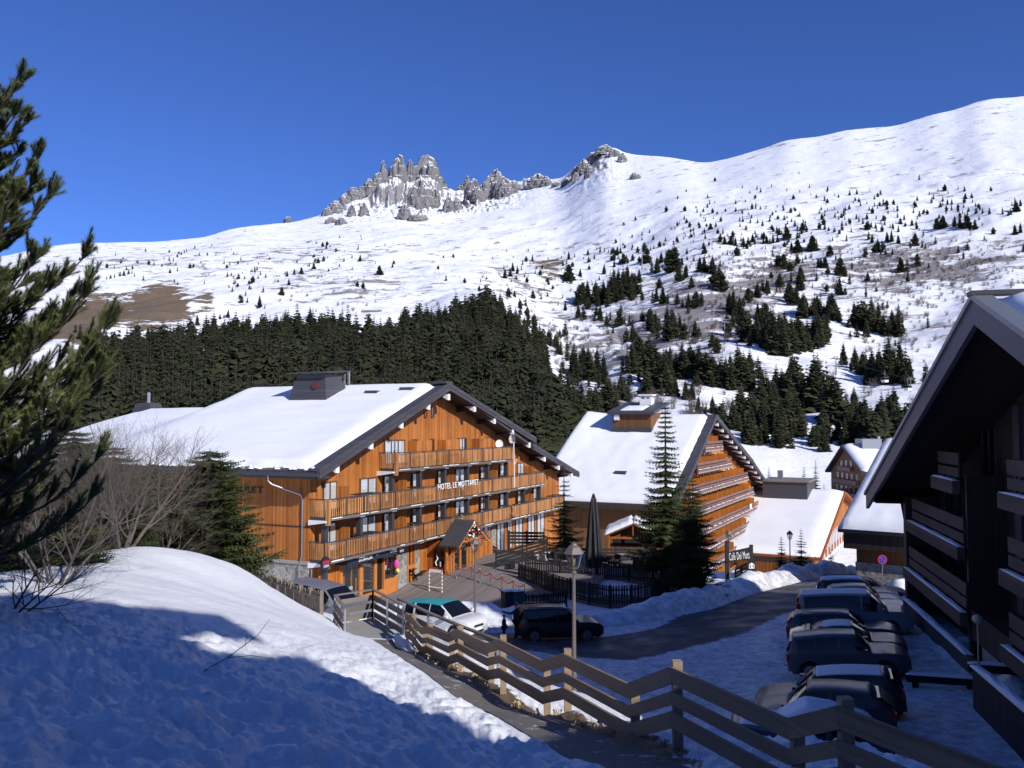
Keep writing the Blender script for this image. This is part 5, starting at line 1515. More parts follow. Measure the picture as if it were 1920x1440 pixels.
for a, b in zip(hp[:-1], hp[1:]):
    m = MB(); m.beam((a[0]-o.x, a[1]-o.y, a[2]+CAMZ-o.z+.02), (b[0]-o.x, b[1]-o.y, b[2]+CAMZ-o.z+.02), .12, .05); m.build('rail', M['grey_wood'], rt)
    m = MB(); m.beam((a[0]-o.x, a[1]-o.y, a[2]+CAMZ-o.z-.4), (b[0]-o.x, b[1]-o.y, b[2]+CAMZ-o.z-.4), .03, .18); m.build('plank', M['grey_wood'], rt)

# ------------------------------------------------------------------ street lamps
def lamp_post(px, ytop, Y, label, base=None, sc=1.0, group='old style street lamps'):
    X = (px-960)/FPX*Y; z0 = base if base is not None else h1(X, Y); zt = at(px, ytop, Y).z; H = zt-z0
    root = empty('street_lamp', (X, Y, z0), .3, label, 'street lamp', group)
    hl = .78*sc
    m = MB(); m.tube([(0, 0, -.4), (0, 0, .9)], .075*sc, 10); m.tube([(0, 0, .9), (0, 0, H-hl)], [.06*sc, .045*sc], 10)
    m.lathe([(.07*sc, 0), (.09*sc, .03), (.06*sc, .07)], 10, (0, 0, H-hl-.1)); m.build('pole', M['lamp_metal'], root)
    n = 6
    def ring(r_, z): return [(r_*math.cos(2*math.pi*k/n), r_*math.sin(2*math.pi*k/n), z) for k in range(n)]
    zb = H-hl+.02
    m = MB(); m.lathe([(.05*sc, 0), (.13*sc, .02*sc), (.15*sc, .06*sc)], n, (0, 0, zb), sm=False)
    a, b = ring(.15*sc, zb+.06*sc), ring(.25*sc, zb+.46*sc)
    for k in range(n): m.beam(a[k], b[k], .02*sc, .02*sc)
    for k in range(n): m.beam(b[k], b[(k+1) % n], .02*sc, .03*sc)
    hd = m.build('lantern', M['lamp_metal'], root)
    m = MB(); a2, b2 = ring(.142*sc, zb+.06*sc), ring(.24*sc, zb+.45*sc)
    m.add(a2+b2, [(k, (k+1) % n, n+(k+1) % n, n+k) for k in range(n)]); m.build('lantern_glass', M['lamp_pane'], hd)
    m = MB(); m.lathe([(.03*sc, 0), (.05*sc, .12*sc), (.05*sc, .25*sc), (.02*sc, .3*sc)], 8, (0, 0, zb+.08*sc)); m.build('bulb', M['lamp_glass'], hd)
    m = MB(); m.lathe([(.31*sc, zb+.45*sc), (.31*sc, zb+.475*sc), (.19*sc, zb+.64*sc), (.10*sc, zb+.70*sc), (.09*sc, zb+.74*sc), (.02*sc, zb+.78*sc)], n, (0, 0, 0), sm=False); m.build('lantern_roof', M['lamp_metal'], root)
    return root
lamp_post(1075, 1018, 25.0, 'tall street lamp standing behind the stepped plank fence, nearest of the lamps', sc=1.0)
lamp_post(891, 1009, 47.6, 'thin street lamp in front of the hotel entrance beside the white car', sc=1.0)
lamp_post(1363, 994, 66.5, 'street lamp beside the black cafe name board', sc=1.0)
lamp_post(1477, 995, 86.0, 'street lamp between two small spruces at the end of the road', sc=1.15)

# ------------------------------------------------------------------ entrance props on the deck
def dk_at(px, py):
    z = 0.0
    for k in range(12):
        x, y = gpt(px, py, z-CAMZ); z = float(deck_z(np.array([x]), np.array([y]))[0])
    return x, y, z
bases = [(855,1083),(884,1086),(900,1092),(919,1097),(941,1105),(962,1113),(983,1120)]
bp = [dk_at(*q) for q in bases]
SL = ['nearest the hotel door', 'second from the hotel door', 'third from the hotel door', 'in the middle of the row', 'third from the black fence', 'second from the black fence', 'nearest the black fence']
for k, (x, y, z) in enumerate(bp):
    s = empty('rope_post', (x, y, z), 0, 'silver rope barrier post with red rope, ' + SL[k], 'barrier post', 'rope barrier posts on the deck')
    m = MB(); m.lathe([(.17, 0), (.17, .03), (.04, .06)], 16); m.build('base', M['metal'], s)
    m = MB(); m.tube([(0, 0, .04), (0, 0, .95)], .03, 10); m.lathe([(.045, .93), (.05, .97), (.02, 1.0)], 10); m.build('pole', M['metal'], s)
for k in range(len(bp)-1):
    a, b = Vector(bp[k])+Vector((0, 0, .88)), Vector(bp[k+1])+Vector((0, 0, .88))
    m = MB(); m.tube([a.lerp(b, t)-Vector((0, 0, .30*4*t*(1-t))) - a for t in np.linspace(0, 1, 12)], .03, 6)
    o = m.build('rope', M['red_paint']); o.location = a; tag(o, 'sagging red rope in span %s of the barrier, counted from the hotel door' % ['one', 'two', 'three', 'four', 'five', 'six'][k], 'rope', 'red barrier ropes on the deck')
# picnic table
x, y, z = dk_at(772, 1084)
t = empty('picnic_table', (x, y, z), HF.rz+.25, 'dark wooden picnic table beside the shop front', 'picnic table')
m = MB(); 
for k in range(5): m.box(-.95, .95, -.38+k*.155, -.38+k*.155+.14, .72, .76)
m.build('table_top', M['black_wood'], t)
for s in (-1, 1):
    m = MB(); m.box(-.95, .95, s*.72-.14, s*.72+.14, .42, .46); m.build('bench', M['black_wood'], t)
    m = MB(); m.beam((s*.7, -.62, 0), (s*.7, -.25, .72), .05, .1); m.beam((s*.7, .62, 0), (s*.7, .25, .72), .05, .1); m.beam((s*.7, -.8, .38), (s*.7, .8, .38), .05, .1); m.build('leg', M['black_wood'], t)
# stack of snow tubes
x, y, z = dk_at(756, 1088)
cl = [('orange', (.75,.14,.01)), ('lime green', (.25,.55,.03)), ('black', (.02,.02,.02)), ('red', (.6,.03,.02)), ('orange striped', (.8,.2,.02)), ('green', (.03,.35,.12))]
for k, (nm, c) in enumerate(cl):
    m = MB(); R_, q = .36, .085
    pts = [(R_*math.cos(a), R_*math.sin(a), 0) for a in np.linspace(0, 2*math.pi, 21)]
    m.tube(pts, q, 8, cap=False); o = m.build('snow_tube', mat_plain('tube_'+nm.replace(' ', '_'), c, .4, var=.1)); o.location = (x+.03*math.sin(k*2), y+.03*math.cos(k*3), z+.09+.155*k)
    tag(o, '%s snow tube, %s in the stack by the shop door' % (nm, ['bottom one', 'second from the bottom', 'third from the bottom', 'third from the top', 'second from the top', 'topmost'][k]), 'snow tube', 'stack of snow tubes')
# bright inflatables hanging at the shop door
for k, (px, py, c, nm, ln) in enumerate([(743, 1057, (.9,.05,.35), 'pink', .75), (745, 1070, (.9,.65,.03), 'yellow', .35), (741, 1074, (.02,.02,.02), 'black', .35)]):
    lx, lz = HF.on(px, py, -.4); w_ = HF.w(lx, -.4, lz)
    m = MB(); m.lathe([(.03, -ln/2), (.14, -ln/3), (.17, 0), (.13, ln/4), (.05, ln/2)], 10); m.tube([(0, 0, ln/2-.02), (0, .12, ln/2+.25)], .012, 5)
    o = m.build('hanging_sledge', mat_plain(nm+'_plastic', c, .35, var=.05)); o.location = w_; tag(o, '%s plastic sledge hanging beside the shop door' % nm, 'sledge', 'sledges hanging by the shop door')
# striped photo frame
xa, ya, za = dk_at(805, 1108); xb, yb, zb = dk_at(829, 1111)
f = empty('striped_frame', (xa, ya, za), 0, 'tall red and white striped photo frame on the deck', 'photo frame')
dx, dy = xb-xa, yb-ya
for (u, v) in ((0, 0), (dx, dy)):
    m = MB()
    for k in range(12): m.box(u-.035, u+.035, v-.035, v+.035, .125*k, .125*(k+1), k % 2)
    m.build('post', [M['white_paint'], mat_plain('rust_stripe', (.42,.20,.13))], f)
m = MB(); m.beam((0, 0, 1.42), (dx, dy, 1.42), .04, .20, 0); m.beam((0, 0, .3), (dx, dy, .3), .04, .06, 0); m.build('crosspiece', M['white_paint'], f)
# bins in front of the terrace
for k, (px, c, lb_) in enumerate([(952, (.03,.03,.04), 'dark'), (970, (.02,.07,.08), 'teal')]):
    x, y = gpt(px, 1138, -11.5); b = empty('wheelie_bin', (x, y, CAMZ-11.55), .5, '%s box bin with snow on its lid at the deck corner, %s' % (lb_, ['nearer the hotel', 'nearer the dark suv'][k]), 'bin', 'bins at the deck corner')
    m = MB(); frust(m, -.35, .35, -.3, .3, 1.0, 0, .04); m.build('body', mat_plain('bin_'+lb_, c, .5), b)
    m = MB(); m.box(-.38, .38, -.33, .33, 1.0, 1.06); m.build('lid', M['black'], b)
    snow_slab('lid_snow', lambda u, v: (-.34+.68*u, -.3+.6*v, 1.06), 10, 8, .08, b, M['snow'], 70+k, .3, .02)
# dark board barrier and stairs between deck and terrace
def board_wall(pts, label, h=1.0, group=None, seed=0):
    root = empty('board_barrier', pts[0], 0, label, 'barrier', group); o = Vector(pts[0])
    for a, b in zip(pts[:-1], pts[1:]):
        a, b = Vector(a)-o, Vector(b)-o
        for k in range(4):
            z = .12+k*.27; m = MB(); m.beam(a+Vector((0, 0, z)), b+Vector((0, 0, z)), .04, .2); m.build('plank', M['black_wood'], root)
        for t in (0, .5, 1): p = a.lerp(b, t); m = MB(); m.box(p.x-.06, p.x+.06, p.y-.06, p.y+.06, p.z-.8, p.z+h+.12); m.build('post', M['black_wood'], root)
    return root
a = at(930, 1062, 66.0); b = at(1026, 1034, 69.0); board_wall([a, b], 'sloping black plank barrier beside the ramp by the hotel deck')
a = at(954, 1020, 72.0); b = at(1020, 1020, 74.0); board_wall([a, b], 'level black plank barrier below the hotel restaurant windows')
a = at(1040, 1052, 68.0); b = at(1260, 1052, 74.0); board_wall([a, b], 'long black plank barrier at the back of the cafe terrace')
for k in range(6):
    pass
st = empty('stair', at(905, 1062, 66.5), 0, 'black open stair treads leading up beside the sloping barrier', 'stairs')
for k in range(6):
    m = MB(); m.box(-.1+.45*k, .25+.45*k, -1.3, 1.0, -.62+.14*k, -.57+.14*k); m.build('tread', M['black_wood'], st)
# closed terrace parasol
Yp = 57.5; Xp = (1112-960)/FPX*Yp
u = empty('closed_parasol', (Xp, Yp, TZ), 0, 'tall closed black parasol standing on the cafe terrace', 'parasol')
H = at(1112, 925, Yp).z - TZ
m = MB(); m.tube([(0, 0, 0), (0, 0, H)], .05, 10); m.build('pole', M['grey_metal'], u)
m = MB(); vs = []; n = 24; lv = [(H-.05, .06), (H-.5, .16), (H-1.6, .27), (H-3.0, .38), (H-4.2, .46), (H-4.9, .40)]
for z, R_ in lv:
    for k in range(n):
        q = R_*(1+.28*math.cos(k*math.pi*2*8/n)) ; a = 2*math.pi*k/n; vs.append((q*math.cos(a), q*math.sin(a), z))
fs = [(i*n+k, i*n+(k+1) % n, (i+1)*n+(k+1) % n, (i+1)*n+k) for i in range(len(lv)-1) for k in range(n)] + [tuple(range(n))]
m.add(vs, fs, 0, False); m.build('canopy', mat_plain('parasol_black', (.014,.013,.016), .6), u)
m = MB(); m.tube([(.16, -.3, H-.3), (.34, -.42, H-4.2)], .012, 5); m.tube([(-.05, -.3, H-.3), (.08, -.5, H-4.2)], .012, 5); m.build('straps', M['grey_metal'], u)
m = MB(); m.box(-.5, .5, -.5, .5, 0, .12); m.build('base', M['concrete'], u)
# kiosk
kf = Fr(*gpt(1150, 1054, TZR), 90.0); kx0, ky0 = at(1138, 1040, 73).x, 73
kb = empty('terrace_kiosk', (kx0+2.3, 73.5, TZ), -.15, 'small wooden kiosk with a snowy gable roof behind the terrace tables', 'kiosk')
m = MB(); m.prism([(-2.0, 0), (2.0, 0), (2.0, 1.75), (0, 2.7), (-2.0, 1.75)], 'y', .6, 4); m.build('wall', M['brown_wood'], kb)
m = MB()
for s in (-1, 1): m.hexa([(0, -.4, 2.75), (s*2.5, -.4, 1.65), (s*2.5, 4.2, 1.65), (0, 4.2, 2.75)], [(0, -.4, 2.9), (s*2.5, -.4, 1.8), (s*2.5, 4.2, 1.8), (0, 4.2, 2.9)])
kr = m.build('roof', M['brown_wood'], kb)
m = MB(); m.box(-2.2, 2.2, -.3, -.15, 1.55, 1.72); m.box(-.06, .06, -.3, -.15, 1.7, 2.7); m.box(-2.1, -1.95, -.3, -.15, 0, 1.6); m.box(1.95, 2.1, -.3, -.15, 0, 1.6); m.build('frame', M['rust_wood'], kb)
m = MB(); m.box(-1.7, 1.7, .55, .59, .9, 1.6); m.build('serving_hatch', M['unlit_room'], kb)
for s in (-1, 1): snow_slab('snow_cover', lambda u_, v_, s=s: (s*2.5*u_, -.38+4.5*v_, 2.9-1.1*u_), 14, 14, .38, kr, M['roof_snow'], 80+s, .12, .06)
# tables, chairs and loungers on the terrace
def round_table(px, py, k, lab):
    x, y = gpt(px, py, TZR+.74)
    t = empty('cafe_table', (x, y, TZ), 0, lab, 'table', 'round tables on the cafe terrace')
    m = MB(); m.lathe([(.40, .72), (.42, .735), (.40, .75)], 20); m.build('table_top', M['concrete'], t)
    m = MB(); m.tube([(0, 0, 0), (0, 0, .72)], .035, 8); m.lathe([(.25, 0), (.22, .03), (.04, .05)], 12); m.build('leg', M['dark_metal'], t)
TL = ['left of the parasol', 'right of the parasol foot', 'in front of the kiosk', 'nearest the back picket fence', 'closest to the big spruce']
for k, q in enumerate([(1062, 1052), (1165, 1039), (1187, 1048), (1173, 1058), (1213, 1044)]): round_table(*q, k, 'small round pale table on the terrace, ' + TL[k])
def chair(px, py, rot, lab, light):
    x, y = gpt(px, py, TZR+.45)
    t = empty('lounge_chair', (x, y, TZ), rot, lab, 'chair', 'lounge chairs on the cafe terrace')
    mt = M['terrace_seat'] if light else M['black_wood']
    m = MB(); m.box(-.36, .36, -.36, .36, .25, .44); m.build('seat', mt, t)
    m = MB(); m.hexa([(-.36, .28, .44), (.36, .28, .44), (.36, .38, .44), (-.36, .38, .44)], [(-.36, .36, .95), (.36, .36, .95), (.36, .46, .95), (-.36, .46, .95)]); m.build('backrest', mt, t)
    for s in (-1, 1):
        m = MB(); m.box(s*.36-.05, s*.36+.05, -.36, .36, .44, .64); m.build('armrest', mt, t)
        for q in (-.3, .3): m = MB(); m.box(s*.3-.03, s*.3+.03, q-.03, q+.03, 0, .25); m.build('leg', M['dark_metal'], t)
CHP = [(1012,1046,.4,1,'pale grey lounge chair at the left end of the terrace beside the board barrier'),(1025,1050,2.2,1,'pale grey lounge chair left of the nearest lamp top, turned away'),(1046,1044,-.6,1,'pale lounge chair with a high side just left of the lantern'),
      (1098,1050,.2,1,'pale grey lounge chair just left of the parasol'),(1106,1055,3.0,1,'grey lounge chair tucked against the parasol pole'),(1040,1036,1.5,0,'dark lounge chair near the top of the ramp'),
      (1138,1048,.9,0,'dark chair right of the parasol'),(1152,1052,-1.0,0,'dark chair between the two tables in front of the kiosk'),(1200,1056,2.0,0,'dark chair behind the back picket fence at its right part'),(1228,1050,-.4,0,'dark chair under the branches of the big spruce')]
for px, py, ro, li, lab in CHP: chair(px, py, ro, lab, li)
m = MB(); m.box(-.22, .22, -.02, .02, .9, 2.1); 
x, y = gpt(1242, 1078, TZR)
s = empty('yellow_banner', (x, y, TZ), .2, 'yellow banner standing in front of the big spruce', 'banner')
m = MB(); m.box(-.18, .18, -.02, .02, .35, 1.5); m.build('cloth', mat_plain('banner_yellow', (.8,.42,.03), .6), s); m = MB(); m.tube([(.2, 0, 0), (.2, 0, 1.6)], .02, 6); m.build('pole', M['dark_metal'], s)
# café sign
Ys = 64.0
def px_at(px, Y): return (px-960)/FPX*Y
xs0, xs1 = px_at(1362, Ys), px_at(1406, Ys+.4)
zs1, zs0 = at(1380, 1029, Ys).z, at(1380, 1051, Ys).z
gz = min(h1(xs0, Ys), h1(xs1, Ys))
cs = empty('cafe_sign', (xs0, Ys, gz), math.atan2(.4, xs1-xs0), 'black name board on posts with white lettering above the snow bank', 'sign')
Lw = math.hypot(xs1-xs0, .4); zb, zt = zs0-gz, zs1-gz
m = MB(); m.hexa([(.0, -.03, zb-.15), (Lw-.15, -.03, zb+.22), (Lw-.15, .03, zb+.22), (0, .03, zb-.15)], [(0, -.03, zt-.25), (Lw-.15, -.03, zt+.08), (Lw-.15, .03, zt+.08), (0, .03, zt-.25)]); bd = m.build('board', M['black'], cs)
tm = text_mesh('lettering', 'Café Del Mott', Lw-.35, .56, M['white_text'], bd, Matrix.Translation((.08, -.034, zb+.0)) @ Matrix(((1,0,0,0),(0,0,-1,0),(.17,1,0,0),(0,0,0,1))), .01, .0)
m = MB(); m.box(-.25, .05, -.06, .06, -.5, zt+.6); m.build('post', M['black'], cs)
m = MB(); m.box(Lw-.18, Lw+.08, -.06, .06, -.5, zt+.25); m.build('post', M['black'], cs)
ls = empty('lantern_sign', (px_at(1405, 63), 63, h1(px_at(1405, 63), 63)), .1, 'small black sign with a white lantern emblem on a short post', 'sign')
zz0 = at(1405, 1069, 63).z-ls.location.z
m = MB(); m.box(-.3, .3, -.04, .04, zz0, zz0+.62); m.hexa([(-.34, -.05, zz0+.62), (.34, -.05, zz0+.62), (.34, .05, zz0+.62), (-.34, .05, zz0+.62)], [(-.05, -.05, zz0+.74), (.05, -.05, zz0+.74), (.05, .05, zz0+.74), (-.05, .05, zz0+.74)]); bd = m.build('board', M['black'], ls)
m = MB(); m.prism([(-.2, zz0+.12), (.2, zz0+.12), (.2, zz0+.42), (0, zz0+.55), (-.2, zz0+.42)], 'y', -.046, -.041, 0); m.box(-.14, -.07, -.05, -.047, zz0+.17, zz0+.40, 1); m.box(.07, .14, -.05, -.047, zz0+.17, zz0+.40, 1); m.build('emblem', [M['white_text'], M['black']], bd)
m = MB(); m.box(-.1, .1, -.05, .05, -.4, zz0); m.build('post', M['black'], ls)
a = gpt(1388, 1074, -12.0); 
board_wall([(px_at(1375, 65), 65, h1(px_at(1375, 65), 65)-.1), (px_at(1398, 62.5), 62.5, h1(px_at(1398, 62.5), 62.5)-.1)], 'short black plank barrier under the cafe name board', .8)
# no-parking sign
xs_, ys_ = px_at(1648, 55.5), 55.5
npz = empty('parking_sign', (xs_, ys_, hs1(xs_, ys_)), 0, 'round blue no parking sign with red rim by the neighbour chalet', 'road sign')
zc = at(1648, 1049, ys_).z-npz.location.z
m = MB(); m.tube([(0, 0, -.2), (0, 0, zc+.2)], .03, 8); m.build('pole', M['grey_metal'], npz)
m = MB(); n = 24
m.prism([(.30*math.cos(2*math.pi*k/n), zc+.30*math.sin(2*math.pi*k/n)) for k in range(n)], 'y', -.05, -.03, 0)
m.prism([(.24*math.cos(2*math.pi*k/n), zc+.24*math.sin(2*math.pi*k/n)) for k in range(n)], 'y', -.056, -.05, 1)
m.beam((-.17, -.059, zc+.17), (.17, -.059, zc-.17), .05, .004, 0, (0, -1, 0)); m.build('disc', [M['red_paint'], mat_plain('sign_blue', (.02,.04,.35), .4)], npz)
# wooden parking barrier beams by the dark building
for k, (x, y, a) in enumerate([(15.5, 31.2, -.25), (16.6, 29.0, -.3)]):
    o = empty('kerb_beam', (x, y, h1(x, y)), a, ['snowy timber barrier beam ahead of the parked suv', 'snowy timber barrier beam behind the dark wagon'][k], 'barrier', 'timber beams between parking and building')
    m = MB(); m.box(-1.2, 1.2, -.12, .12, .25, .5); m.build('beam', M['black_wood'], o); 
    for s in (-.9, .9): m = MB(); m.box(s-.1, s+.1, -.1, .1, -.2, .25); m.build('foot', M['black_wood'], o)
    snow_slab('beam_snow', lambda u, v: (-1.2+2.4*u, -.11+.22*v, .5), 20, 5, .08, o, M['snow'], 90+k, .2, .02)
# ------------------------------------------------------------------ vehicles
CARP = {
 'suv':   dict(L=4.45, W=1.86, H=1.68, hood=.98, belt=1.02, ws=.30, wt=.42, rt=.93, rb=.985, nose=.72, gc=.22, wr=.35, fx=.80, rx=.185),
 'hatch': dict(L=4.15, W=1.78, H=1.50, hood=.86, belt=.93, ws=.27, wt=.43, rt=.84, rb=.985, nose=.62, gc=.17, wr=.32, fx=.80, rx=.185),
 'wagon': dict(L=4.70, W=1.82, H=1.48, hood=.84, belt=.92, ws=.29, wt=.43, rt=.90, rb=.985, nose=.60, gc=.16, wr=.33, fx=.80, rx=.20),
 'sedan': dict(L=4.55, W=1.80, H=1.44, hood=.82, belt=.90, ws=.29, wt=.44, rt=.72, rb=.86, nose=.60, gc=.16, wr=.32, fx=.80, rx=.20),
 'mpv':   dict(L=4.30, W=1.84, H=1.64, hood=.98, belt=1.0, ws=.22, wt=.40, rt=.93, rb=.985, nose=.70, gc=.17, wr=.33, fx=.81, rx=.18),
 'van':   dict(L=5.10, W=1.94, H=1.93, hood=1.10, belt=1.12, ws=.20, wt=.35, rt=.965, rb=.99, nose=.82, gc=.18, wr=.34, fx=.81, rx=.19),
}
M['tyre'] = mat_plain('tyre', (.015,.015,.015), .8)
M['rim'] = mat_plain('rim', (.35,.36,.38), .3, .9, var=.1)
M['head'] = mat_plain('headlight', (.65,.68,.72), .1, .2, var=.1)
M['tail'] = mat_plain('taillight', (.42,.015,.012), .2, var=.1)
M['plate'] = mat_plain('plate', (.75,.75,.72), .5, var=.05)
M['trim'] = mat_plain('black_trim', (.02,.02,.022), .5)
def paint(name, c): 
    m = mat_plain('paint_'+name, c, .38, .0, var=.12, scale=3, coat=.25, spec=.35); return m
def car(kind, x, y, head, label, color, roofsnow=0, z=None, roofmat=None, group='cars parked around the hotel', racks=False):
    P = CARP[kind]; L, Wd, H = P['L'], P['W'], P['H']
    z0 = hs1(x, y) if z is None else z
    a = math.radians(head); c, s = math.cos(a), math.sin(a)
    # sit on the slope of the road
    zf, zr = hs1(x+c*L*.32, y+s*L*.32), hs1(x-c*L*.32, y-s*L*.32)
    root = empty('parked_car' if kind != 'van' else 'parked_van', (x, y, (zf+zr)/2 if z is None else z), a, label, 'car' if kind != 'van' else 'van', group)
    root.rotation_euler = (0, -math.atan2(zf-zr, L*.64), a) if z is None else (0, 0, a)
    N = 72; S = [(-L/2 + L*i/(N-1)) for i in range(N)]
    def ff(xx): return (L/2-xx)/L          # 0 at nose, 1 at tail
    def top(u):
        if u < P['ws']:
            k = u/P['ws']; return P['nose'] + (P['hood']-P['nose'])*(1-(1-min(1, k*1.6))**2.2)**.6 + .03*k
        if u < P['wt']:
            k = (u-P['ws'])/(P['wt']-P['ws']); return P['hood']+.03 + (H-.05-P['hood']-.03)*(k**.92)
        if u < P['rt']:
            k = (u-P['wt'])/(P['rt']-P['wt']); return H-.05 + .05*math.sin(math.pi*min(1, k*1.05+.05)) - .03*k
        if u < P['rb']:
            k = (u-P['rt'])/(P['rb']-P['rt']); e = P['belt']+.02 if kind != 'sedan' else P['belt']+.06
            return (H-.08)*(1-k**1.3) + e*(k**1.3)
        e = P['belt']+.02 if kind != 'sedan' else P['belt']+.06
        k = (u-P['rb'])/(1-P['rb']); return e - (.30 if kind == 'sedan' else .10)*k**2
    def half(u):
        w = Wd/2
        n_ = .16; 
        if u < n_: w *= .80+.20*math.sin(math.pi/2*(u/n_))**.8
        if u > 1-.12: w *= .88+.12*math.sin(math.pi/2*((1-u)/.12))**.8
        return w
    wx = [L/2-L*(1-P['fx'])-0.02, -L/2+L*P['rx']]
    sections = []
    for xx in S:
        u = ff(xx); tz = top(u); w = half(u); bz = min(P['belt'] + .05*(u-.4), tz-.03)
        sill = P['gc']+.03
        if u < .03 or u > .97: sill += .10
        arch = 0
        for q in wx:
            d = abs(xx-q); R = P['wr']+.07
            if d < R: arch = max(arch, math.sqrt(R*R-d*d)+P['wr']*.92)
        sl = max(sill, arch); mid = max((sill+bz)/2, sl+.03)
        gh = max(0, tz-bz)/(H-P['belt']); wt_ = w*(1-.20*min(1, gh))-.02
        sections.append([(w*.93, sl), (w, max(sl+.015, min(mid, sl+.1))), (w*1.0, max(mid, sl+.05)), (w*.975, bz), (w*.975+(wt_-w*.975)*.55, bz+(tz-bz)*.60), (wt_*.985, bz+(tz-bz)*.88), (wt_*.88, tz-.015*gh), (wt_*.45, tz+.005), (0, tz+.012)])
    body = MB(); K = 9
    vs = []
    for sc_, xx in zip(sections, S):
        for (yy, zz) in sc_: vs.append((xx, yy, zz))
        for (yy, zz) in sc_[-2::-1]: vs.append((xx, -yy, zz))
    R = 2*K-1
    fs = [(i*R+k, (i+1)*R+k, (i+1)*R+k+1, i*R+k+1) for i in range(N-1) for k in range(R-1)]
    fs += [tuple(range(R)), tuple((N-1)*R+k for k in range(R))]
    # floor pan
    body.add(vs, fs, 0, True)
    if roofmat:
        for j, f in enumerate(body.f):
            if len(f) == 4:
                xx = sum(body.v[q][0] for q in f)/4; zz = sum(body.v[q][2] for q in f)/4
                if P['wt'] < ff(xx) < P['rt']+.02 and zz > H-.12: body.m[j] = 1
    body.box(-L/2+.25, L/2-.25, -Wd/2+.32, Wd/2-.32, P['gc'], P['nose']-.05)
    bo = body.build('body', [color, roofmat or color], root)
    # windows lifted slightly off the body
    def patch(name, i0, i1, k0, k1, side, mat=M['dark_glass'], off=.006, parent=root):
        vv, ff_ = [], []
        nn = i1-i0+1; kk = k1-k0+1
        for i in range(i0, i1+1):
            for k in range(k0, k1+1):
                yy, zz = sections[i][k] if k < K else (-sections[i][2*K-2-k][0], sections[i][2*K-2-k][1])
                p = Vector((S[i], yy*side, zz)); 
                o = Vector((0, side*.7 if k <= 6 and k < K else 0, .7 if k > 4 else .15)).normalized()*off
                if k >= K-2: o = Vector((.4 if ff(S[i]) < .5 else -.5, 0, .9)).normalized()*off*1.6
                vv.append(p+o)
        for i in range(nn-1):
            for k in range(kk-1): ff_.append((i*kk+k, (i+1)*kk+k, (i+1)*kk+k+1, i*kk+k+1))
        m = MB(); m.add(vv, ff_, 0, True); return m.build(name, mat, parent, False)
    def idx(u): return max(0, min(N-1, int(round((1-u)*(N-1)))))
    cuts = {'suv': [(.37,.55),(.57,.74),(.765,.90)], 'hatch': [(.37,.57),(.59,.80)], 'wagon': [(.38,.54),(.56,.72),(.74,.88)], 'sedan': [(.38,.55),(.57,.74)],
            'mpv': [(.33,.53),(.55,.75),(.77,.90)], 'van': [(.29,.42),(.44,.93)]}[kind]
    for side in (1, -1):
        for u0, u1 in cuts: patch('side_window', idx(u1), idx(u0), 3, 5, side)
    patch('windshield', idx(P['wt']-.005), idx(P['ws']+.012), 6, 8, 1, off=.012); 
    patch('windshield', idx(P['wt']-.005), idx(P['ws']+.012), 6, 8, -1, off=.012)
    if kind == 'van' or P['rb']-P['rt'] < .2:
        hw = half(.97)*.78; zb_ = P['belt']+.08; m = MB(); m.hexa([(-L/2-.02+.01, -hw, zb_), (-L/2-.02+.01, hw, zb_), (-L/2+.06, hw, zb_), (-L/2+.06, -hw, zb_)], [(-L/2+L*(1-P['rt'])*.55, -hw*.92, H-.2), (-L/2+L*(1-P['rt'])*.55, hw*.92, H-.2), (-L/2+.2+L*(1-P['rt'])*.5, hw*.9, H-.2), (-L/2+.2+L*(1-P['rt'])*.5, -hw*.9, H-.2)]); m.build('rear_window', M['dark_glass'], root)
    else:
        patch('rear_window', idx(P['rb']-.01), idx(P['rt']+.01), 6, 8, 1, off=.012); patch('rear_window', idx(P['rb']-.01), idx(P['rt']+.01), 6, 8, -1, off=.012)
    for q in wx:
        for side in (1, -1):
            w = MB(); yy = side*(half(ff(q))-.13)
            w.tube([(q, yy-.11, P['wr']), (q, yy+.11, P['wr'])], P['wr'], 24, sm=False); wo = w.build('wheel', M['tyre'], root)
            w = MB(); w.tube([(q, yy+side*.105, P['wr']), (q, yy+side*.122, P['wr'])], P['wr']*.66, 20, sm=False)
            for k in range(5):
                t = 2*math.pi*k/5; w.beam((q, yy+side*.125, P['wr']), (q+P['wr']*.6*math.cos(t), yy+side*.125, P['wr']+P['wr']*.6*math.sin(t)), .05, .02, 0, (0, 1, 0))
            w.build('rim', M['rim'], wo)
            w = MB(); w.box(q-P['wr']-.05, q+P['wr']+.05, min(yy-side*.5, yy-side*.12), max(yy-side*.5, yy-side*.12), P['wr']*.8, min(P['belt']-.05, P['hood']-.14)); w.build('wheel_well', M['tyre'], root)
    for side in (1, -1):
        w0 = half(.02); m = MB(); m.hexa([(L/2-.30, side*w0*.98, P['nose']-.12), (L/2-.02, side*w0*.60, P['nose']-.10), (L/2-.12, side*w0*.55, P['nose']-.10), (L/2-.4, side*w0*.9, P['nose']-.12)],
                                         [(L/2-.42, side*w0*1.0, P['nose']+.06), (L/2-.04, side*w0*.60, P['nose']+.0), (L/2-.14, side*w0*.55, P['nose']+.02), (L/2-.5, side*w0*.9, P['nose']+.06)]); m.build('headlight', M['head'], root)
        w1 = half(.985); m = MB(); tzt = P['belt']+(.0 if kind != 'van' else .1); m.box(-L/2-.015, -L/2+.16, *sorted((side*w1*.80, side*w1*1.005)), tzt-.28, tzt-.02 + (.25 if kind == 'van' else 0)); m.build('taillight', M['tail'], root)
        m = MB(); xm = L/2-L*(P['ws']+.05); m.box(xm-.09, xm+.07, *sorted((side*(Wd/2+.02), side*(Wd/2+.2))), P['belt']+.02, P['belt']+.17); m.build('mirror', color, root)
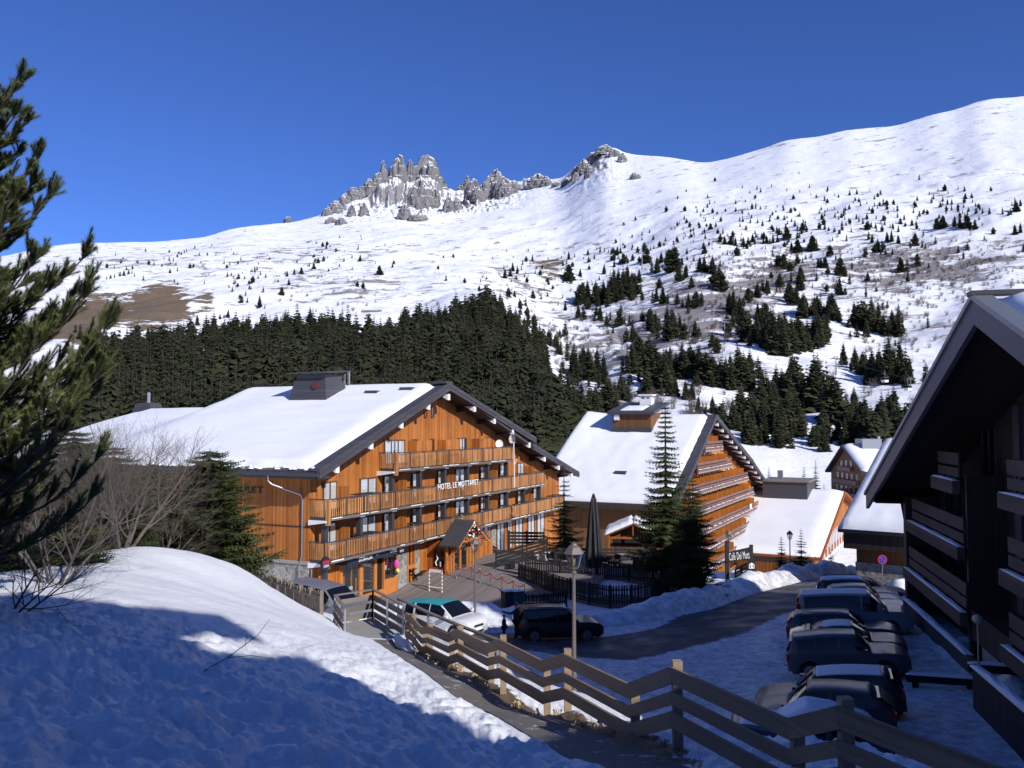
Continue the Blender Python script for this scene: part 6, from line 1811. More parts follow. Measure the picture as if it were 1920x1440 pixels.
        for u0 in (cuts[0][1]-.03, cuts[1][1]-.04):
            m = MB(); xm = L/2-L*u0; m.box(xm-.09, xm+.06, *sorted((side*(Wd/2-.01), side*(Wd/2+.025))), P['belt']-.16, P['belt']-.12); m.build('door_handle', color, root)
    m = MB(); m.box(L/2-.05, L/2+.012, -.26, .26, .42, .53); m.build('number_plate', M['plate'], root)
    m = MB(); m.box(-L/2-.02, -L/2+.03, -.26, .26, .62, .73); m.build('number_plate', M['plate'], root)
    m = MB(); m.box(L/2-.10, L/2+.004, -half(.0)*.55, half(.0)*.55, .30, .40); m.box(L/2-.12, L/2+.004, -half(0)*.5, half(0)*.5, P['nose']-.13, P['nose']-.02); m.build('grille', M['trim'], root)
    if racks:
        for side in (1, -1):
            m = MB(); y_ = side*Wd/2*.70; m.tube([(L/2-L*(P['wt']+.04), y_, H-.04), (L/2-L*(P['wt']+.07), y_, H+.05), (L/2-L*(P['rt']-.07), y_, H+.04), (L/2-L*(P['rt']-.03), y_, H-.05)], .018, 6); m.build('roof_rail', M['trim'], root)
    if roofsnow:
        hw = Wd/2*.66; u0, u1 = (P['wt']+.02, P['rt']-.02) if roofsnow == 1 else (.06, P['rt'])
        def f(u, v):
            uu = u0+(u1-u0)*u; return L/2-L*uu, -hw+2*hw*v, top(uu)+.0
        snow_slab('roof_snow', f, 34, 14, .02 if roofsnow == 1 else .16, root, M['snow'], int(x*7), .18, .008 if roofsnow == 1 else .03)
    if kind in ('suv',) and roofsnow == 0 and False: pass
    m = MB(); m.tube([(-L/2-.02, 0, .38), (-L/2-.14, 0, .38), (-L/2-.18, 0, .46)], .02, 6); m.build('tow_bar', M['trim'], root) if label.startswith('grey blue') else None
    return root
pw = paint('white', (.62,.63,.66)); pg = paint('grey', (.16,.17,.20)); pb = paint('black', (.012,.013,.018)); pn_ = paint('navy', (.03,.045,.085)); ps = paint('silver', (.22,.23,.25)); pbl = paint('slate', (.055,.065,.085)); pdr = paint('plum', (.05,.04,.05))
teal = paint('teal', (.02,.33,.36))
wc = car('mpv', -3.35, 42.4, -34, 'white car with teal roof parked below the hotel deck', pw, roofmat=teal)
# lettering on the flank of the white car
m = MB(); m.hexa([(-1.78, -.935, .68), (-1.05, -.945, .68), (-1.05, -.90, .68), (-1.78, -.90, .68)], [(-1.78, -.93, 1.0), (-1.15, -.94, 1.0), (-1.15, -.88, 1.0), (-1.78, -.88, 1.0)]); dec = m.build('decal', teal, wc)
text_mesh('lettering', 'citiz', .55, .20, M['white_text'], dec, face_mat(-1.72, -.95, .75), .006, .02)
car('mpv', -8.6, 39.9, -30, 'grey car parked by the stone corner of the hotel, behind the landing', pg)
car('suv', 2.35, 44.4, 10, 'black suv parked on its own on the road in front of the terrace', pb, racks=True)
car('sedan', 21.6, 52.6, -20, 'dark blue sedan farthest along the row of parked cars', pn_, 0)
car('suv', 20.2, 50.4, -20, 'dark estate-like suv second from the far end of the row', pbl, 1, racks=True)
car('hatch', 19.5, 48.1, -20, 'small silver hatchback third from the far end of the row', ps, 0)
car('wagon', 18.4, 45.2, -20, 'silver grey car half hidden behind the tall pale van', ps, 1)
car('van', 16.5, 41.6, -19, 'tall pale grey van with long dark side window', ps, 1)
car('wagon', 14.9, 38.9, -20, 'dark wagon with roof rails just in front of the pale van', pn_, 0, racks=True)
car('sedan', 14.2, 36.5, -20, 'slate sedan with frosted roof between dark wagon and the suv', pbl, 1)
car('suv', 13.2, 33.9, -19, 'grey blue suv with red tail light in the middle of the row', pbl, 0)
car('wagon', 10.6, 28.9, 160, 'black wagon with pale frosty roof, nose pointing left', pb, 1)
car('hatch', 9.4, 26.3, 160, 'dark plum hatchback, nose pointing left, in front of the black wagon', pdr, 0)
car('hatch', 7.75, 22.75, 162, 'snow covered car nearest the plank fence', pn_, 2)

# ------------------------------------------------------------------ people
def skin_mesh(name, verts, edges, radii, mat, parent, sub=1):
    me = bpy.data.meshes.new(name); me.from_pydata(verts, edges, []); o = link(name, me, mat, parent)
    md = o.modifiers.new('skin', 'SKIN'); md.use_smooth_shade = True
    for v, r_ in zip(me.skin_vertices[0].data, radii): v.radius = (r_, r_) if not isinstance(r_, tuple) else r_
    me.skin_vertices[0].data[0].use_root = True
    s = o.modifiers.new('sub', 'SUBSURF'); s.levels = sub; s.render_levels = sub
    return o
def person(x, y, z, rot, H, label, coat, trousers, hat, arm='down'):
    k = H/1.75; root = empty('person', (x, y, z), rot, label, 'person')
    v = [(0,0,.95),(0,0,1.15),(0,0,1.38),(0,0,1.50),(0,0,1.58), (.10,0,.90),(.11,.02,.50),(.11,-.02,.10),(.11,.10,.03), (-.10,0,.90),(-.11,-.04,.50),(-.12,-.02,.10),(-.12,.10,.03),
         (.19,0,1.40),(.26,.02,1.14),(.25,.14,.92),(.25,.20,.84), (-.19,0,1.40)]
    v += [(-.30,.20,1.28),(-.36,.46,1.34),(-.37,.55,1.36)] if arm == 'out' else [(-.26,.02,1.14),(-.25,.14,.92),(-.25,.20,.84)]
    e = [(0,1),(1,2),(2,3),(3,4),(0,5),(5,6),(6,7),(7,8),(0,9),(9,10),(10,11),(11,12),(2,13),(13,14),(14,15),(15,16),(2,17),(17,18),(18,19),(19,20)]
    r_ = [.16,.16,.17,.08,.06,.11,.08,.06,.055,.11,.08,.06,.055,.08,.06,.05,.04,.08,.06,.05,.04]
    skin_mesh('body', [tuple(c*k for c in p) for p in v], e, [q*k for q in r_], coat, root)
    m = MB(); m.lathe([(.03, -.13), (.075, -.10), (.095, -.02), (.10, .04), (.085, .09), (.03, .12)], 14, (0, .01, 1.64)); 
    m.lathe([(.005, -.02), (.018, 0), (.005, .03)], 6, (0, .108, 1.63))
    for s in (-1, 1): m.lathe([(.004, -.02), (.02, 0), (.004, .025)], 6, (s*.098, .0, 1.64))
    m.v = [tuple(c*k for c in p) for p in m.v]; h = m.build('head', mat_plain('skin', (.45,.26,.18), .6, var=.05), root)
    m = MB()
    for s in (-1, 1): m.lathe([(.002, -.01), (.012, 0), (.002, .01)], 6, (s*.036, .096, 1.655))
    m.box(-.03, .03, .094, .1, 1.575, 1.585); m.v = [tuple(c*k for c in p) for p in m.v]; m.build('face_features', M['black'], h)
    m = MB(); m.lathe([(.105, -.0), (.112, .03), (.10, .09), (.05, .135), (.03, .14), (.035, .17), (.01, .185)], 14, (0, -.005, 1.665)); m.v = [tuple(c*k for c in p) for p in m.v]; m.build('hat', hat, root)
    # trousers over the legs and gloved hands
    lv = [(0,0,.97),(.10,0,.88),(.11,.02,.50),(.11,-.02,.12),(-.10,0,.88),(-.11,-.04,.50),(-.12,-.02,.12)]
    skin_mesh('trousers', [tuple(c*k for c in p) for p in lv], [(0,1),(1,2),(2,3),(0,4),(4,5),(5,6)], [q*k for q in (.175,.12,.095,.08,.12,.095,.08)], trousers, root)
    for (hx, hy, hz, dr_) in (((.25,.20,.84,(0,.3,-1)),) + (((-.37,.55,1.36,(0,1,.1)),) if arm == 'out' else ((-.25,.20,.84,(0,.3,-1)),))):
        p0 = Vector((hx, hy, hz)); d = Vector(dr_).normalized(); a = d.cross(Vector((1, .01, 0))).normalized(); b = d.cross(a)
        hv = [p0, p0+d*.06]; he = [(0, 1)]; hr = [.035, .035]
        for j, (off, ln) in enumerate(((-.03,.055),(-.01,.07),(.012,.065),(.032,.05))):
            n0 = len(hv); hv += [p0+d*.075+b*off, p0+d*(.075+ln*.6)+b*off*1.1, p0+d*(.075+ln)+b*off*1.1+a*.012]; he += [(1, n0), (n0, n0+1), (n0+1, n0+2)]; hr += [.011,.010,.008]
        n0 = len(hv); hv += [p0+d*.03+b*-.045, p0+d*.06-b*.07]; he += [(0, n0), (n0, n0+1)]; hr += [.012,.010]
        skin_mesh('hand', [tuple(q*k) for q in hv], he, [q*k for q in hr], M['black'], root)
    return root
blk = mat_plain('coat_black', (.012,.012,.018), .8); blu = mat_plain('coat_blue', (.02,.03,.07), .8); rhat = mat_plain('hat_red', (.30,.02,.03), .9); 
zz = hs1(.05, 43.0)
person(.22, 43.3, zz, 1.1, 1.72, 'adult in black winter clothes reaching out beside the black suv', blk, blk, M['black'], 'out')
person(-.40, 43.0, zz, -1.9, 1.22, 'child in dark blue jacket and red hat beside the black suv', blu, blk, rhat)
# ------------------------------------------------------------------ vegetation
def leaf_mat(name, dark, light, rough=.75):
    a = NT(name)
    oi = a.n('ShaderNodeObjectInfo').outputs['Random']
    f = a.math('ADD', a.math('MULTIPLY', a.noise(a.obj(), 2.2, 4, .7), .45), a.math('MULTIPLY', oi, .25))
    f = a.math('ADD', f, a.math('MULTIPLY', a.math('SUBTRACT', a.noise(a.pos(), .07, 4, .7), .35), 1.3))
    a.col(a.mix(f, c4(dark), c4(light)))
    a.b.inputs['Roughness'].default_value = rough; a.b.inputs['Specular IOR Level'].default_value = .2
    return a.m
M['needles'] = leaf_mat('needles', (.010,.016,.009), (.055,.060,.028))
M['needles_near'] = leaf_mat('needles_near', (.018,.030,.012), (.085,.105,.035))
M['pine_needles'] = leaf_mat('pine_needles', (.04,.055,.02), (.21,.24,.09))
M['bark'] = mat_plain('bark', (.075,.055,.045), .9, var=.35, bump=.4)
M['grey_bark'] = mat_plain('grey_bark', (.20,.165,.15), .9, var=.35, scale=12)
M['twig'] = mat_plain('twig', (.13,.10,.09), .9, var=.3)

def spruce_mesh(name, seed, whorls=26, br=9, wid=.17, power=.82, zl=.05):
    """height 1; trunk faces use material 1"""
    r = random.Random(seed); m = MB()
    m.tube([(0, 0, -.03), (0, 0, .5), (0, 0, .985)], [.014, .008, .001], 6, 1)
    for k in range(whorls):
        t = (k+.5)/whorls; z = zl + (.98-zl)*t
        R_ = wid*(1-t)**power*r.uniform(.72, 1.16) + .006
        if t < .06: R_ *= .75
        nb = br if t < .85 else max(5, br-3)
        for b in range(nb):
            a = 2*math.pi*(b+r.random()*.8)/nb + k*1.3; q = R_*r.uniform(.62, 1.18); dz = -q*r.uniform(.28, .55)
            ca, sa = math.cos(a), math.sin(a); w = q*r.uniform(.20, .32)+.004
            zb = z + r.uniform(-.012, .012); lift = q*.10
            p0 = (0, 0, zb); p3 = (ca*q, sa*q, zb+dz+lift)
            mid = (ca*q*.55, sa*q*.55, zb+dz*.42)
            l = (ca*q*.62-sa*w, sa*q*.62+ca*w, zb+dz*.85-w*.45); rr = (ca*q*.62+sa*w, sa*q*.62-ca*w, zb+dz*.85-w*.45)
            m.add([p0, l, p3, rr, mid], [(0, 1, 4), (1, 2, 4), (0, 4, 3), (4, 2, 3)])
            # hanging second layer for depth
            q2 = q*.7; m.add([(ca*q2*.2, sa*q2*.2, zb-.01), (ca*q2-sa*w*.8, sa*q2+ca*w*.8, zb+dz-w*.6), (ca*q2+sa*w*.8, sa*q2-ca*w*.8, zb+dz-w*.6)], [(0, 1, 2)])
    me = bpy.data.meshes.new(name); me.from_pydata(m.v, [], m.f); me.materials.append(M['needles']); me.materials.append(M['bark'])
    me.polygons.foreach_set('material_index', m.m); me.update(); return me
SPM = [spruce_mesh('spruce', 1, 24, 10, .235), spruce_mesh('spruce', 2, 22, 10, .27), spruce_mesh('spruce', 3, 26, 10, .21), spruce_mesh('spruce', 4, 22, 10, .31), spruce_mesh('spruce', 5, 17, 11, .38, .42, .12)]

# conifers one can tell apart on the slopes: (picture x, base y, height, all in source pixels)
T = []
def addz(ox, oy, s, lst, ):
    for q in lst: T.append((ox+q[0]/s, oy+q[1]/s, q[2]/s))
addz(1000, 400, 3.4286, [(725,320,95),(823,320,75),(870,325,90),(915,330,95),(795,385,110),(905,370,150),(955,335,60),(978,418,85),(1018,478,75),(935,440,100),(1070,372,95),(1100,375,100),(1155,380,110),(1205,495,120),(640,520,130),(680,445,90),(600,480,150),(575,540,180),(550,560,200),(520,570,210),(490,570,150),(450,580,150),(400,575,140),(350,560,130),(315,580,130),(290,670,100),(205,625,55),(430,690,100),(235,430,100),(300,405,50),(555,720,100),(790,570,100),(835,580,120),(995,605,100),(1045,600,95),(755,730,110),(790,760,130),(860,800,200),(900,800,180),(940,760,110),(640,830,130),(1040,790,110),(1150,860,100),(1180,900,110),
(260,1060,220),(320,1020,170),(350,1060,200),(410,1080,220),(450,1100,200),(630,1030,200),(680,960,160),(740,1050,260),(790,1100,260),(840,1150,270),(700,1000,180),(880,1000,150),(920,1050,160),(960,1030,190),(1010,1040,200),(1060,1050,200),(1110,1080,180),(1150,1100,170),(1200,1110,160),(1240,1060,140),(1270,1060,160),(1320,1120,250),(1360,1130,230),(1390,1060,180),
(920,1180,130),(980,1190,120),(1020,1190,110),(720,1160,110),(1060,1290,120),(1150,1280,110),(1260,620,120),(1290,640,150),(1330,700,170),(1380,560,80),(1440,540,90),(1500,510,90),(1580,470,90),(1440,680,110),(1490,690,110),(1650,570,110),(1690,590,120),(1720,440,90),(1730,670,140),(1810,650,120),(1900,650,130),(1605,360,95),(1660,240,60),(1700,250,80),(1795,240,95),(1850,350,65),(1830,350,60),
(1330,780,140),(1390,800,160),(1440,820,200),(1500,850,230),(1550,900,260),(1600,900,230),(1650,870,200),(1700,860,180),(1740,850,150),(1800,850,180),(1840,860,200),(1890,800,150),(1280,730,120),(1470,760,170),(1530,800,190),(1580,830,190),(1620,800,170),
(1660,1170,270),(1730,1190,160),(1830,1260,340),(1560,1200,220),(1600,1240,230),(1480,1180,160),(1520,1300,240),(1460,1300,200),(1330,1330,190),(1400,1380,220),(1560,1400,260),(1640,1400,240),(1280,1380,190),(1700,1430,260),(1600,1480,280),(1480,1470,260),(1400,1480,240),
(1140,105,40),(1190,120,30),(1580,140,55),(1630,165,75),(1730,110,50),(1410,185,55),(1350,215,65),(1300,210,60),(1270,200,55),(1500,190,50),(1540,190,60),(1570,185,45),(1480,195,50),(1380,200,55),(540,270,60),(500,265,45),(560,260,45),(430,250,40),(350,265,40),(580,320,60),(600,300,40),(520,345,45),(455,390,65),(1230,200,55),(1100,260,50),(60,1280,220),(150,1300,240),(230,1260,230),(100,1180,200),(560,1200,180),(520,1260,190),(480,1300,210),(400,1330,230),(310,1300,220),(200,1370,240),(20,1150,200),(90,1060,150)])
addz(1500, 540, 4.571, [(45,230,180),(150,215,160),(270,270,220),(150,460,250),(200,460,200),(60,490,210),(20,490,200),(465,320,200),(540,330,200),(610,360,280),(670,350,200),(720,400,180),(570,415,160),(795,400,210),(850,410,150),(430,420,60),(370,660,190),(470,700,200),(620,780,260),(680,800,280),(760,820,400),(810,800,300),(860,760,320),(940,820,220),(140,1050,470),(290,1140,360),(465,1050,200),(30,940,200),(180,1300,180),(200,1400,220),(110,1290,120),(330,1300,170),(430,1320,300),(560,1200,270),(700,1330,420),(650,1300,300),(820,1150,300),(770,1250,350),(600,1320,250),(500,1340,280),(380,1350,240),(560,1340,320),(640,1380,300),(720,1380,330),(520,1180,200),(480,700,150),(540,740,190)])
addz(1280, 160, 3.0, [(1430,805,60),(1465,805,70),(1530,795,65),(1560,795,60),(1600,800,70),(1645,810,60),(1150,880,60),(1175,880,70),(1065,885,50),(1100,940,80),(1215,890,45),(1310,905,80),(1180,955,40),(1225,1050,90),(730,930,80),(830,960,60),(570,1030,80),(765,1025,55),(800,1025,58),(885,1070,100),(885,1180,110),(660,1150,110),(600,1200,90),(480,1170,80),(420,1190,80),(545,1120,60),(680,1300,130),(755,1290,110),(840,1320,150),(1040,1100,50),(1875,710,55),(1900,680,40),(1870,840,60),(1900,830,60),(1490,670,35),(1590,640,35),(1290,790,40),(1060,800,35),(1135,760,30),(1035,750,30),(1320,980,35),(1320,1015,50)])
addz(480, 260, 3.0, [(375,610,30),(400,600,25),(350,700,30),(380,690,30),(300,720,30),(325,735,35),(175,775,35),(215,765,35),(255,760,35),(185,825,40),(145,880,45),(540,670,25),(585,690,40),(495,690,25),(695,765,50),(775,705,25),(1055,670,22),(1110,670,25),(1025,735,25),(1520,690,30),(1555,690,40),(1470,760,50),(1430,775,50),(1400,785,60),(1445,745,50),(1500,710,30),(1735,650,20),(1760,680,50),(1870,655,30),(1760,790,80),(1825,770,40),(305,1010,60),(175,1015,35),(20,950,70),(50,955,30),(1255,850,25),(1455,890,40),(1740,960,45),(1510,1060,60),(1645,1160,90),(1710,1120,50),(1700,1210,70),(1465,1130,110),(1530,1220,150),(1560,1240,140),(1490,1150,100),(105,1080,60),(1090,1300,150)])
addz(0, 420, 4.0, [(740,415,22),(800,412,25),(830,408,35),(860,402,38),(900,392,42),(930,388,45),(965,375,42),(990,372,30),(1480,760,85),(1425,770,60),(1590,800,50),(1650,715,45),(1710,700,60),(1680,705,45),(1800,560,35),(1855,590,45),(1800,590,40),(1270,275,38),(1230,265,30),(1330,250,28),(1360,230,30),(1400,210,28),(1110,840,70),(1520,860,70),(1450,800,60)])
T.sort(key=lambda q: -q[2])
rt_ = random.Random(99)
ZN = []
def zone(px, py):
    if py > 790: return 'on the snow just above the apartment roofs'
    if px < 600: return 'on the open slope left of the rocks' if py < 640 else 'at the left edge of the dense wood'
    if px < 985: return 'scattered on the open snow above the dense wood'
    if px < 1130: return 'beside the gully right of the dense wood' if py > 600 else 'along the ridge line left of the gully top'
    if px < 1290: return 'in the clumps above the white chimney' if py > 560 else 'on the spur below the lift masts'
    if px < 1420: return 'in the clump around the lower lift pylon' if py > 560 else 'in the sparse belt over the middle slope'
    if px < 1560: return 'in the broad wood on the right slope' if 560 < py < 680 else ('by the piste above the orange apartments' if py >= 680 else 'high on the slope above the broad wood')
    return 'near the lift pylons beside the dark gable' if py > 640 else ('in the clump left of the gable peak' if py > 540 else 'high on the right slope among the shrubs')
rest = []; n_ind = 0
for i, (px, py, hp_) in enumerate(T):
    p = hit(px, py, 150)
    if p is None: continue
    H = hp_/FPX*p.y*1.12; wide = rt_.random()
    k = rt_.choice((0, 0, 1, 1, 2, 2, 3, 4) if py > 560 else (0, 1, 2, 3, 4, 4))
    if n_ind < 292 and hp_ > 9:
        o = link('spruce', SPM[k], None); o.location = (p.x, p.y, p.z-.2); sx = rt_.uniform(.95, 1.25)
        o.scale = (H*sx, H*sx, H); o.rotation_euler = (rt_.uniform(-.03, .03), rt_.uniform(-.03, .03), rt_.random()*6.28)
        z = zone(px, py); tag(o, None, 'tree', 'spruces ' + z); ZN.append((z, px, H, o)); n_ind += 1
    else: rest.append((p.x, p.y, p.z, H, k))

ORD = ['leftmost'] + [w + ' from the left' for w in 'second third fourth fifth sixth seventh eighth ninth tenth eleventh twelfth thirteenth fourteenth fifteenth sixteenth seventeenth eighteenth nineteenth twentieth'.split()]
for z in sorted(set(q[0] for q in ZN)):
    g_ = sorted([q for q in ZN if q[0] == z], key=lambda q: q[1]); n_ = len(g_); hs__ = sorted(q[2] for q in g_)
    for i, q in enumerate(g_):
        w = 'tallest' if q[2] == hs__[-1] else ('tall' if q[2] > hs__[int(n_*.66)] else ('short' if q[2] < hs__[int(n_*.33)] else 'mid-height'))
        if i < 20: od = ORD[i]
        else: od = (['rightmost'] + [t.replace('left', 'right') for t in ORD[1:]])[min(n_-1-i, 19)]
        q[3]['label'] = '%s spruce, %s, %s' % (w, od, q[0])

def scatter(name, pts, meshes, label, seed=0):
    """many small trees as one object: one merged mesh"""
    r = random.Random(seed); V, F, MI = [], [], []; base = 0
    cache = []
    for me in meshes:
        n = len(me.vertices); co = np.zeros(n*3, np.float32); me.vertices.foreach_get('co', co); co = co.reshape(-1, 3)
        tri = []; mi = []
        for pgon in me.polygons:
            vs = list(pgon.vertices)
            for a in range(1, len(vs)-1): tri.append((vs[0], vs[a], vs[a+1])); mi.append(pgon.material_index)
        cache.append((co, np.array(tri), np.array(mi)))
    for (x, y, z, H, k) in pts:
        co, tri, mi = cache[k % len(cache)]; a = r.random()*6.28; s = H*r.uniform(.85, 1.2)
        ca, sa = math.cos(a), math.sin(a)
        c = np.stack([(co[:, 0]*ca-co[:, 1]*sa)*s+x, (co[:, 0]*sa+co[:, 1]*ca)*s+y, co[:, 2]*H+z-.3], -1)
        V.append(c); F.append(tri+base); MI.append(mi); base += len(co)
    me = arr_mesh(name, np.concatenate(V), np.concatenate(F))
    for mt in meshes[0].materials: me.materials.append(mt)
    me.polygons.foreach_set('material_index', np.concatenate(MI).astype(np.int32))
    o = link(name, me); tag(o, label, kind='stuff'); return o
LOW = [spruce_mesh('spruce_far', 11, 13, 8, .22), spruce_mesh('spruce_far', 12, 12, 8, .27), spruce_mesh('spruce_far', 13, 14, 8, .19), spruce_mesh('spruce_far', 14, 12, 8, .30), spruce_mesh('spruce_far', 15, 10, 9, .40, .40, .12)]
# the dense wood behind the hotel
WOOD = [(150,655),(175,650),(235,640),(262,652),(300,640),(420,618),(520,612),(560,615),(600,622),(640,612),(690,618),(720,632),(760,612),(790,602),(830,596),(870,580),(905,572),(935,580),(962,610),(975,650),(985,700),(1003,740),(1030,790),(1060,850),(1010,880),(700,880),(150,880)]
r = random.Random(3); pts = []
for k in range(4200):
    px, py = r.uniform(150, 1060), r.uniform(572, 880)
    py = 572+(880-572)*r.random()**1.25
    if not in_poly(np.array([px]), np.array([py+5]), WOOD)[0]: continue
    if 245 < px < 302 and 700 < py < 742 and r.random() < .92: continue
    if 178 < px < 212 and 712 < py < 745 and r.random() < .9: continue
    p = hit(px, py+12, 140)
    if p is None: continue
    Hh = min(24, max(7, r.gauss(15.5, 4.2)*(1+.25*float(pn(p.x/60, p.y/60, 9)))))*(1 if p.y > 250 else .85)
    pts.append((p.x, p.y, p.z, Hh, r.choice((0, 1, 1, 2, 3, 3, 4))))
print('wood', len(pts))
scatter('dense_wood', pts, LOW, 'dense dark spruce wood covering the lower slope behind the hotel', 5)
# companions thickening the clumps on the right
r = random.Random(8)
for (px, py, hp_) in T:
    if hp_ < 22 or px < 990: continue
    for c in range(2 if hp_ < 40 else 3):
        p = hit(px+r.gauss(0, hp_*.30), py+r.gauss(0, hp_*.10), 150)
        if p: rest.append((p.x, p.y, p.z, hp_/FPX*p.y*r.uniform(.45, 1.0), r.randrange(5)))
def belt(n, cx, cy, rx, ry, h0, h1_):
    for k in range(n):
        px, py = r.gauss(cx, rx), r.gauss(cy, ry)
        p = hit(px, py, 160)
        if p is None or p.y > 2000: continue
        rest.append((p.x, p.y, p.z, r.uniform(h0, h1_), r.randrange(5)))
belt(130, 1560, 395, 140, 28, 5, 11); belt(90, 1420, 420, 90, 22, 5, 11); belt(60, 1780, 400, 90, 22, 5, 10); belt(40, 1280, 455, 60, 16, 5, 9)
belt(50, 600, 480, 90, 35, 5, 10); belt(50, 300, 490, 70, 22, 6, 11); belt(30, 450, 520, 30, 25, 6, 11); belt(45, 1010, 510, 60, 25, 5, 10); belt(30, 1170, 480, 40, 12, 6, 12)
belt(45, 1010, 700, 26, 60, 8, 17); belt(30, 1040, 800, 26, 30, 9, 16); belt(25, 975, 620, 14, 26, 8, 15); belt(30, 210, 655, 40, 14, 8, 14); belt(50, 1500, 470, 160, 25, 7, 13); belt(30, 1250, 560, 70, 50, 7, 13); belt(25, 1000, 640, 30, 50, 8, 13); belt(24, 1600, 590, 60, 40, 5, 11)
scatter('distant_conifers', rest, LOW, 'tiny far conifers dotted over the upper snow slopes', 6)
# leafless shrubs
def shrub_mesh(seed, n=26):
    r = random.Random(seed); m = MB()
    for k in range(n):
        a = r.random()*6.28; t = r.uniform(.1, 1.0); L = r.uniform(.5, 1.1)
        p = Vector((r.uniform(-.2, .2), r.uniform(-.2, .2), -.05)); q = p + Vector((math.cos(a)*t*.6, math.sin(a)*t*.6, L)); s = .018
        c = Vector((-math.sin(a)*s, math.cos(a)*s, 0)); m.add([p-c, p+c, q], [(0, 1, 2)])
        for b in range(5):
            f = r.uniform(.35, .95); b0 = p.lerp(q, f); a2 = a+r.uniform(-1.6, 1.6); l2 = r.uniform(.15, .4)
            b1 = b0 + Vector((math.cos(a2)*l2, math.sin(a2)*l2, l2*.7)); m.add([b0-c*.7, b0+c*.7, b1], [(0, 1, 2)])
    me = bpy.data.meshes.new('shrub'); me.from_pydata(m.v, [], m.f); me.materials.append(M['twig']); me.update(); return me
SHB = [shrub_mesh(1), shrub_mesh(2), shrub_mesh(3)]
pts = []; r = random.Random(12)
for (n, cx, cy, rx, ry) in [(420, 1640, 500, 130, 26), (240, 1420, 520, 60, 34), (160, 1330, 610, 50, 50), (120, 1190, 650, 60, 60), (120, 1080, 640, 40, 60), (100, 1280, 770, 120, 30), (120, 1690, 580, 40, 50), (60, 1640, 640, 60, 60), (80, 1000, 560, 60, 40), (60, 1340, 500, 80, 14), (100, 1830, 500, 60, 30), (60, 620, 540, 80, 30)]:
    for k in range(n):
        p = hit(r.gauss(cx, rx), r.gauss(cy, ry), 140)
        if p is None: continue
        pts.append((p.x, p.y, p.z+.3, r.uniform(2.0, 4.5), r.randrange(3)))
scatter('leafless_shrubs', pts, SHB, 'brown leafless shrubs poking through the snow on the slopes', 13)

# near conifers, with a trunk and a crown of twiggy branches
def near_spruce(name, x, y, z, H, wid, label, seed, whorls=34, br=11, gap=.0, group=None, mat='needles_near', power=.85, zlow=.06, dens=1.0, lean=0):
    r = random.Random(seed); root = empty(name, (x, y, z), r.random()*6, label, 'tree', group)
    m = MB(); m.tube([(0, 0, -.4), (lean*.3, 0, H*.5), (lean, 0, H*.99)], [.016*H, .009*H, .002*H], 8); m.build('trunk', M['bark'], root)
    m = MB()
    for k in range(whorls):
        t = (k+r.random()*.6)/whorls; zz_ = H*(zlow+(1-zlow)*t)
        if r.random() < gap: continue
        R_ = H*wid*(1-t)**power*r.uniform(.75, 1.12)+.05*H*.3
        for b in range(br):
            a = 2*math.pi*(b+r.random()*.9)/br + k*.9; L = R_*r.uniform(.6, 1.15)
            if r.random() > dens: continue
            ca, sa = math.cos(a), math.sin(a); dip = r.uniform(.18, .40)
            def bp_(s): return Vector((ca*L*s+lean*t, sa*L*s, zz_ - L*dip*s + L*.22*s*s*s))
            n = max(4, int(L/(.022*H)*1.2)); n = min(n, 13)
            side = Vector((-sa, ca, 0))
            for q in range(n):
                s = (q+.6)/n; c0 = bp_(s*.98); c1 = bp_(min(1.05, s+.02)); d = (bp_(min(1, s+.15))-bp_(max(0, s-.05))).normalized()
                wl = L*.30*(1-s*.75)*r.uniform(.7, 1.2)+.02*H*.5
                for sg in (-1, 1):
                    e = c0 + side*sg*wl + d*wl*.7 + Vector((0, 0, -wl*r.uniform(.15, .5)))
                    w = wl*.17; up = Vector((0, 0, w)); 
                    mm = c0.lerp(e, .5); m.add([c0, mm+d*w*1.3-up*.3, e, mm-d*w*1.3-up*.3], [(0, 1, 2, 3)])
                    e2 = c0 + side*sg*wl*.55 + d*wl*.2 + Vector((0, 0, -wl*.75)); m.add([c0+d*w*.6, c0-d*w*.6, e2], [(0, 1, 2)])
            tip = bp_(1.06); c0 = bp_(.8); w = L*.05; m.add([c0+side*w, tip, c0-side*w], [(0, 1, 2)])
    m.build('crown', M[mat], root, False); return root
def ground_at(px, Y, z=None):
    X = (px-960)/FPX*Y; return X, Y, (h1(X, Y) if z is None else z)
near_spruce('spruce', *ground_at(1247, 62, TZ), at(1247, 757, 62).z-TZ, .235, 'tall slender spruce rising above the cafe terrace against the snow roof', 21, 33, 11, .03, power=.95, zlow=.10, dens=.95)
near_spruce('spruce', *ground_at(1297, 56.5, CAMZ-11.3), at(1290, 898, 56.5).z-CAMZ+11.3, .29, 'broad dense spruce standing on the snow bank at the end of the terrace', 22, 34, 13, 0, power=.62, zlow=.03)
near_spruce('spruce', *ground_at(1057, 70, TZ), at(1055, 868, 70).z-TZ, .24, 'thin spruce in front of the right end of the hotel', 23, 22, 8, .1, power=.8, zlow=.14, dens=.8)
near_spruce('spruce', *ground_at(395, 33), at(388, 838, 33).z-h1(*ground_at(395, 33)[:2]), .50, 'bushy green spruce between the snowy mound and the hotel side wall', 24, 28, 15, 0, power=.38, zlow=.0)
near_spruce('spruce', *ground_at(340, 35.5), at(340, 880, 35.5).z-h1(*ground_at(340, 35.5)[:2]), .40, 'green spruce half hidden behind the bare multi-stemmed tree', 27, 24, 12, 0, power=.5, zlow=.0)
near_spruce('spruce', *ground_at(215, 29), at(215, 832, 29).z-h1(*ground_at(215, 29)[:2]), .5, 'rounded evergreen bush right behind the bare multi-stemmed tree', 28, 24, 14, 0, power=.42, zlow=.0)
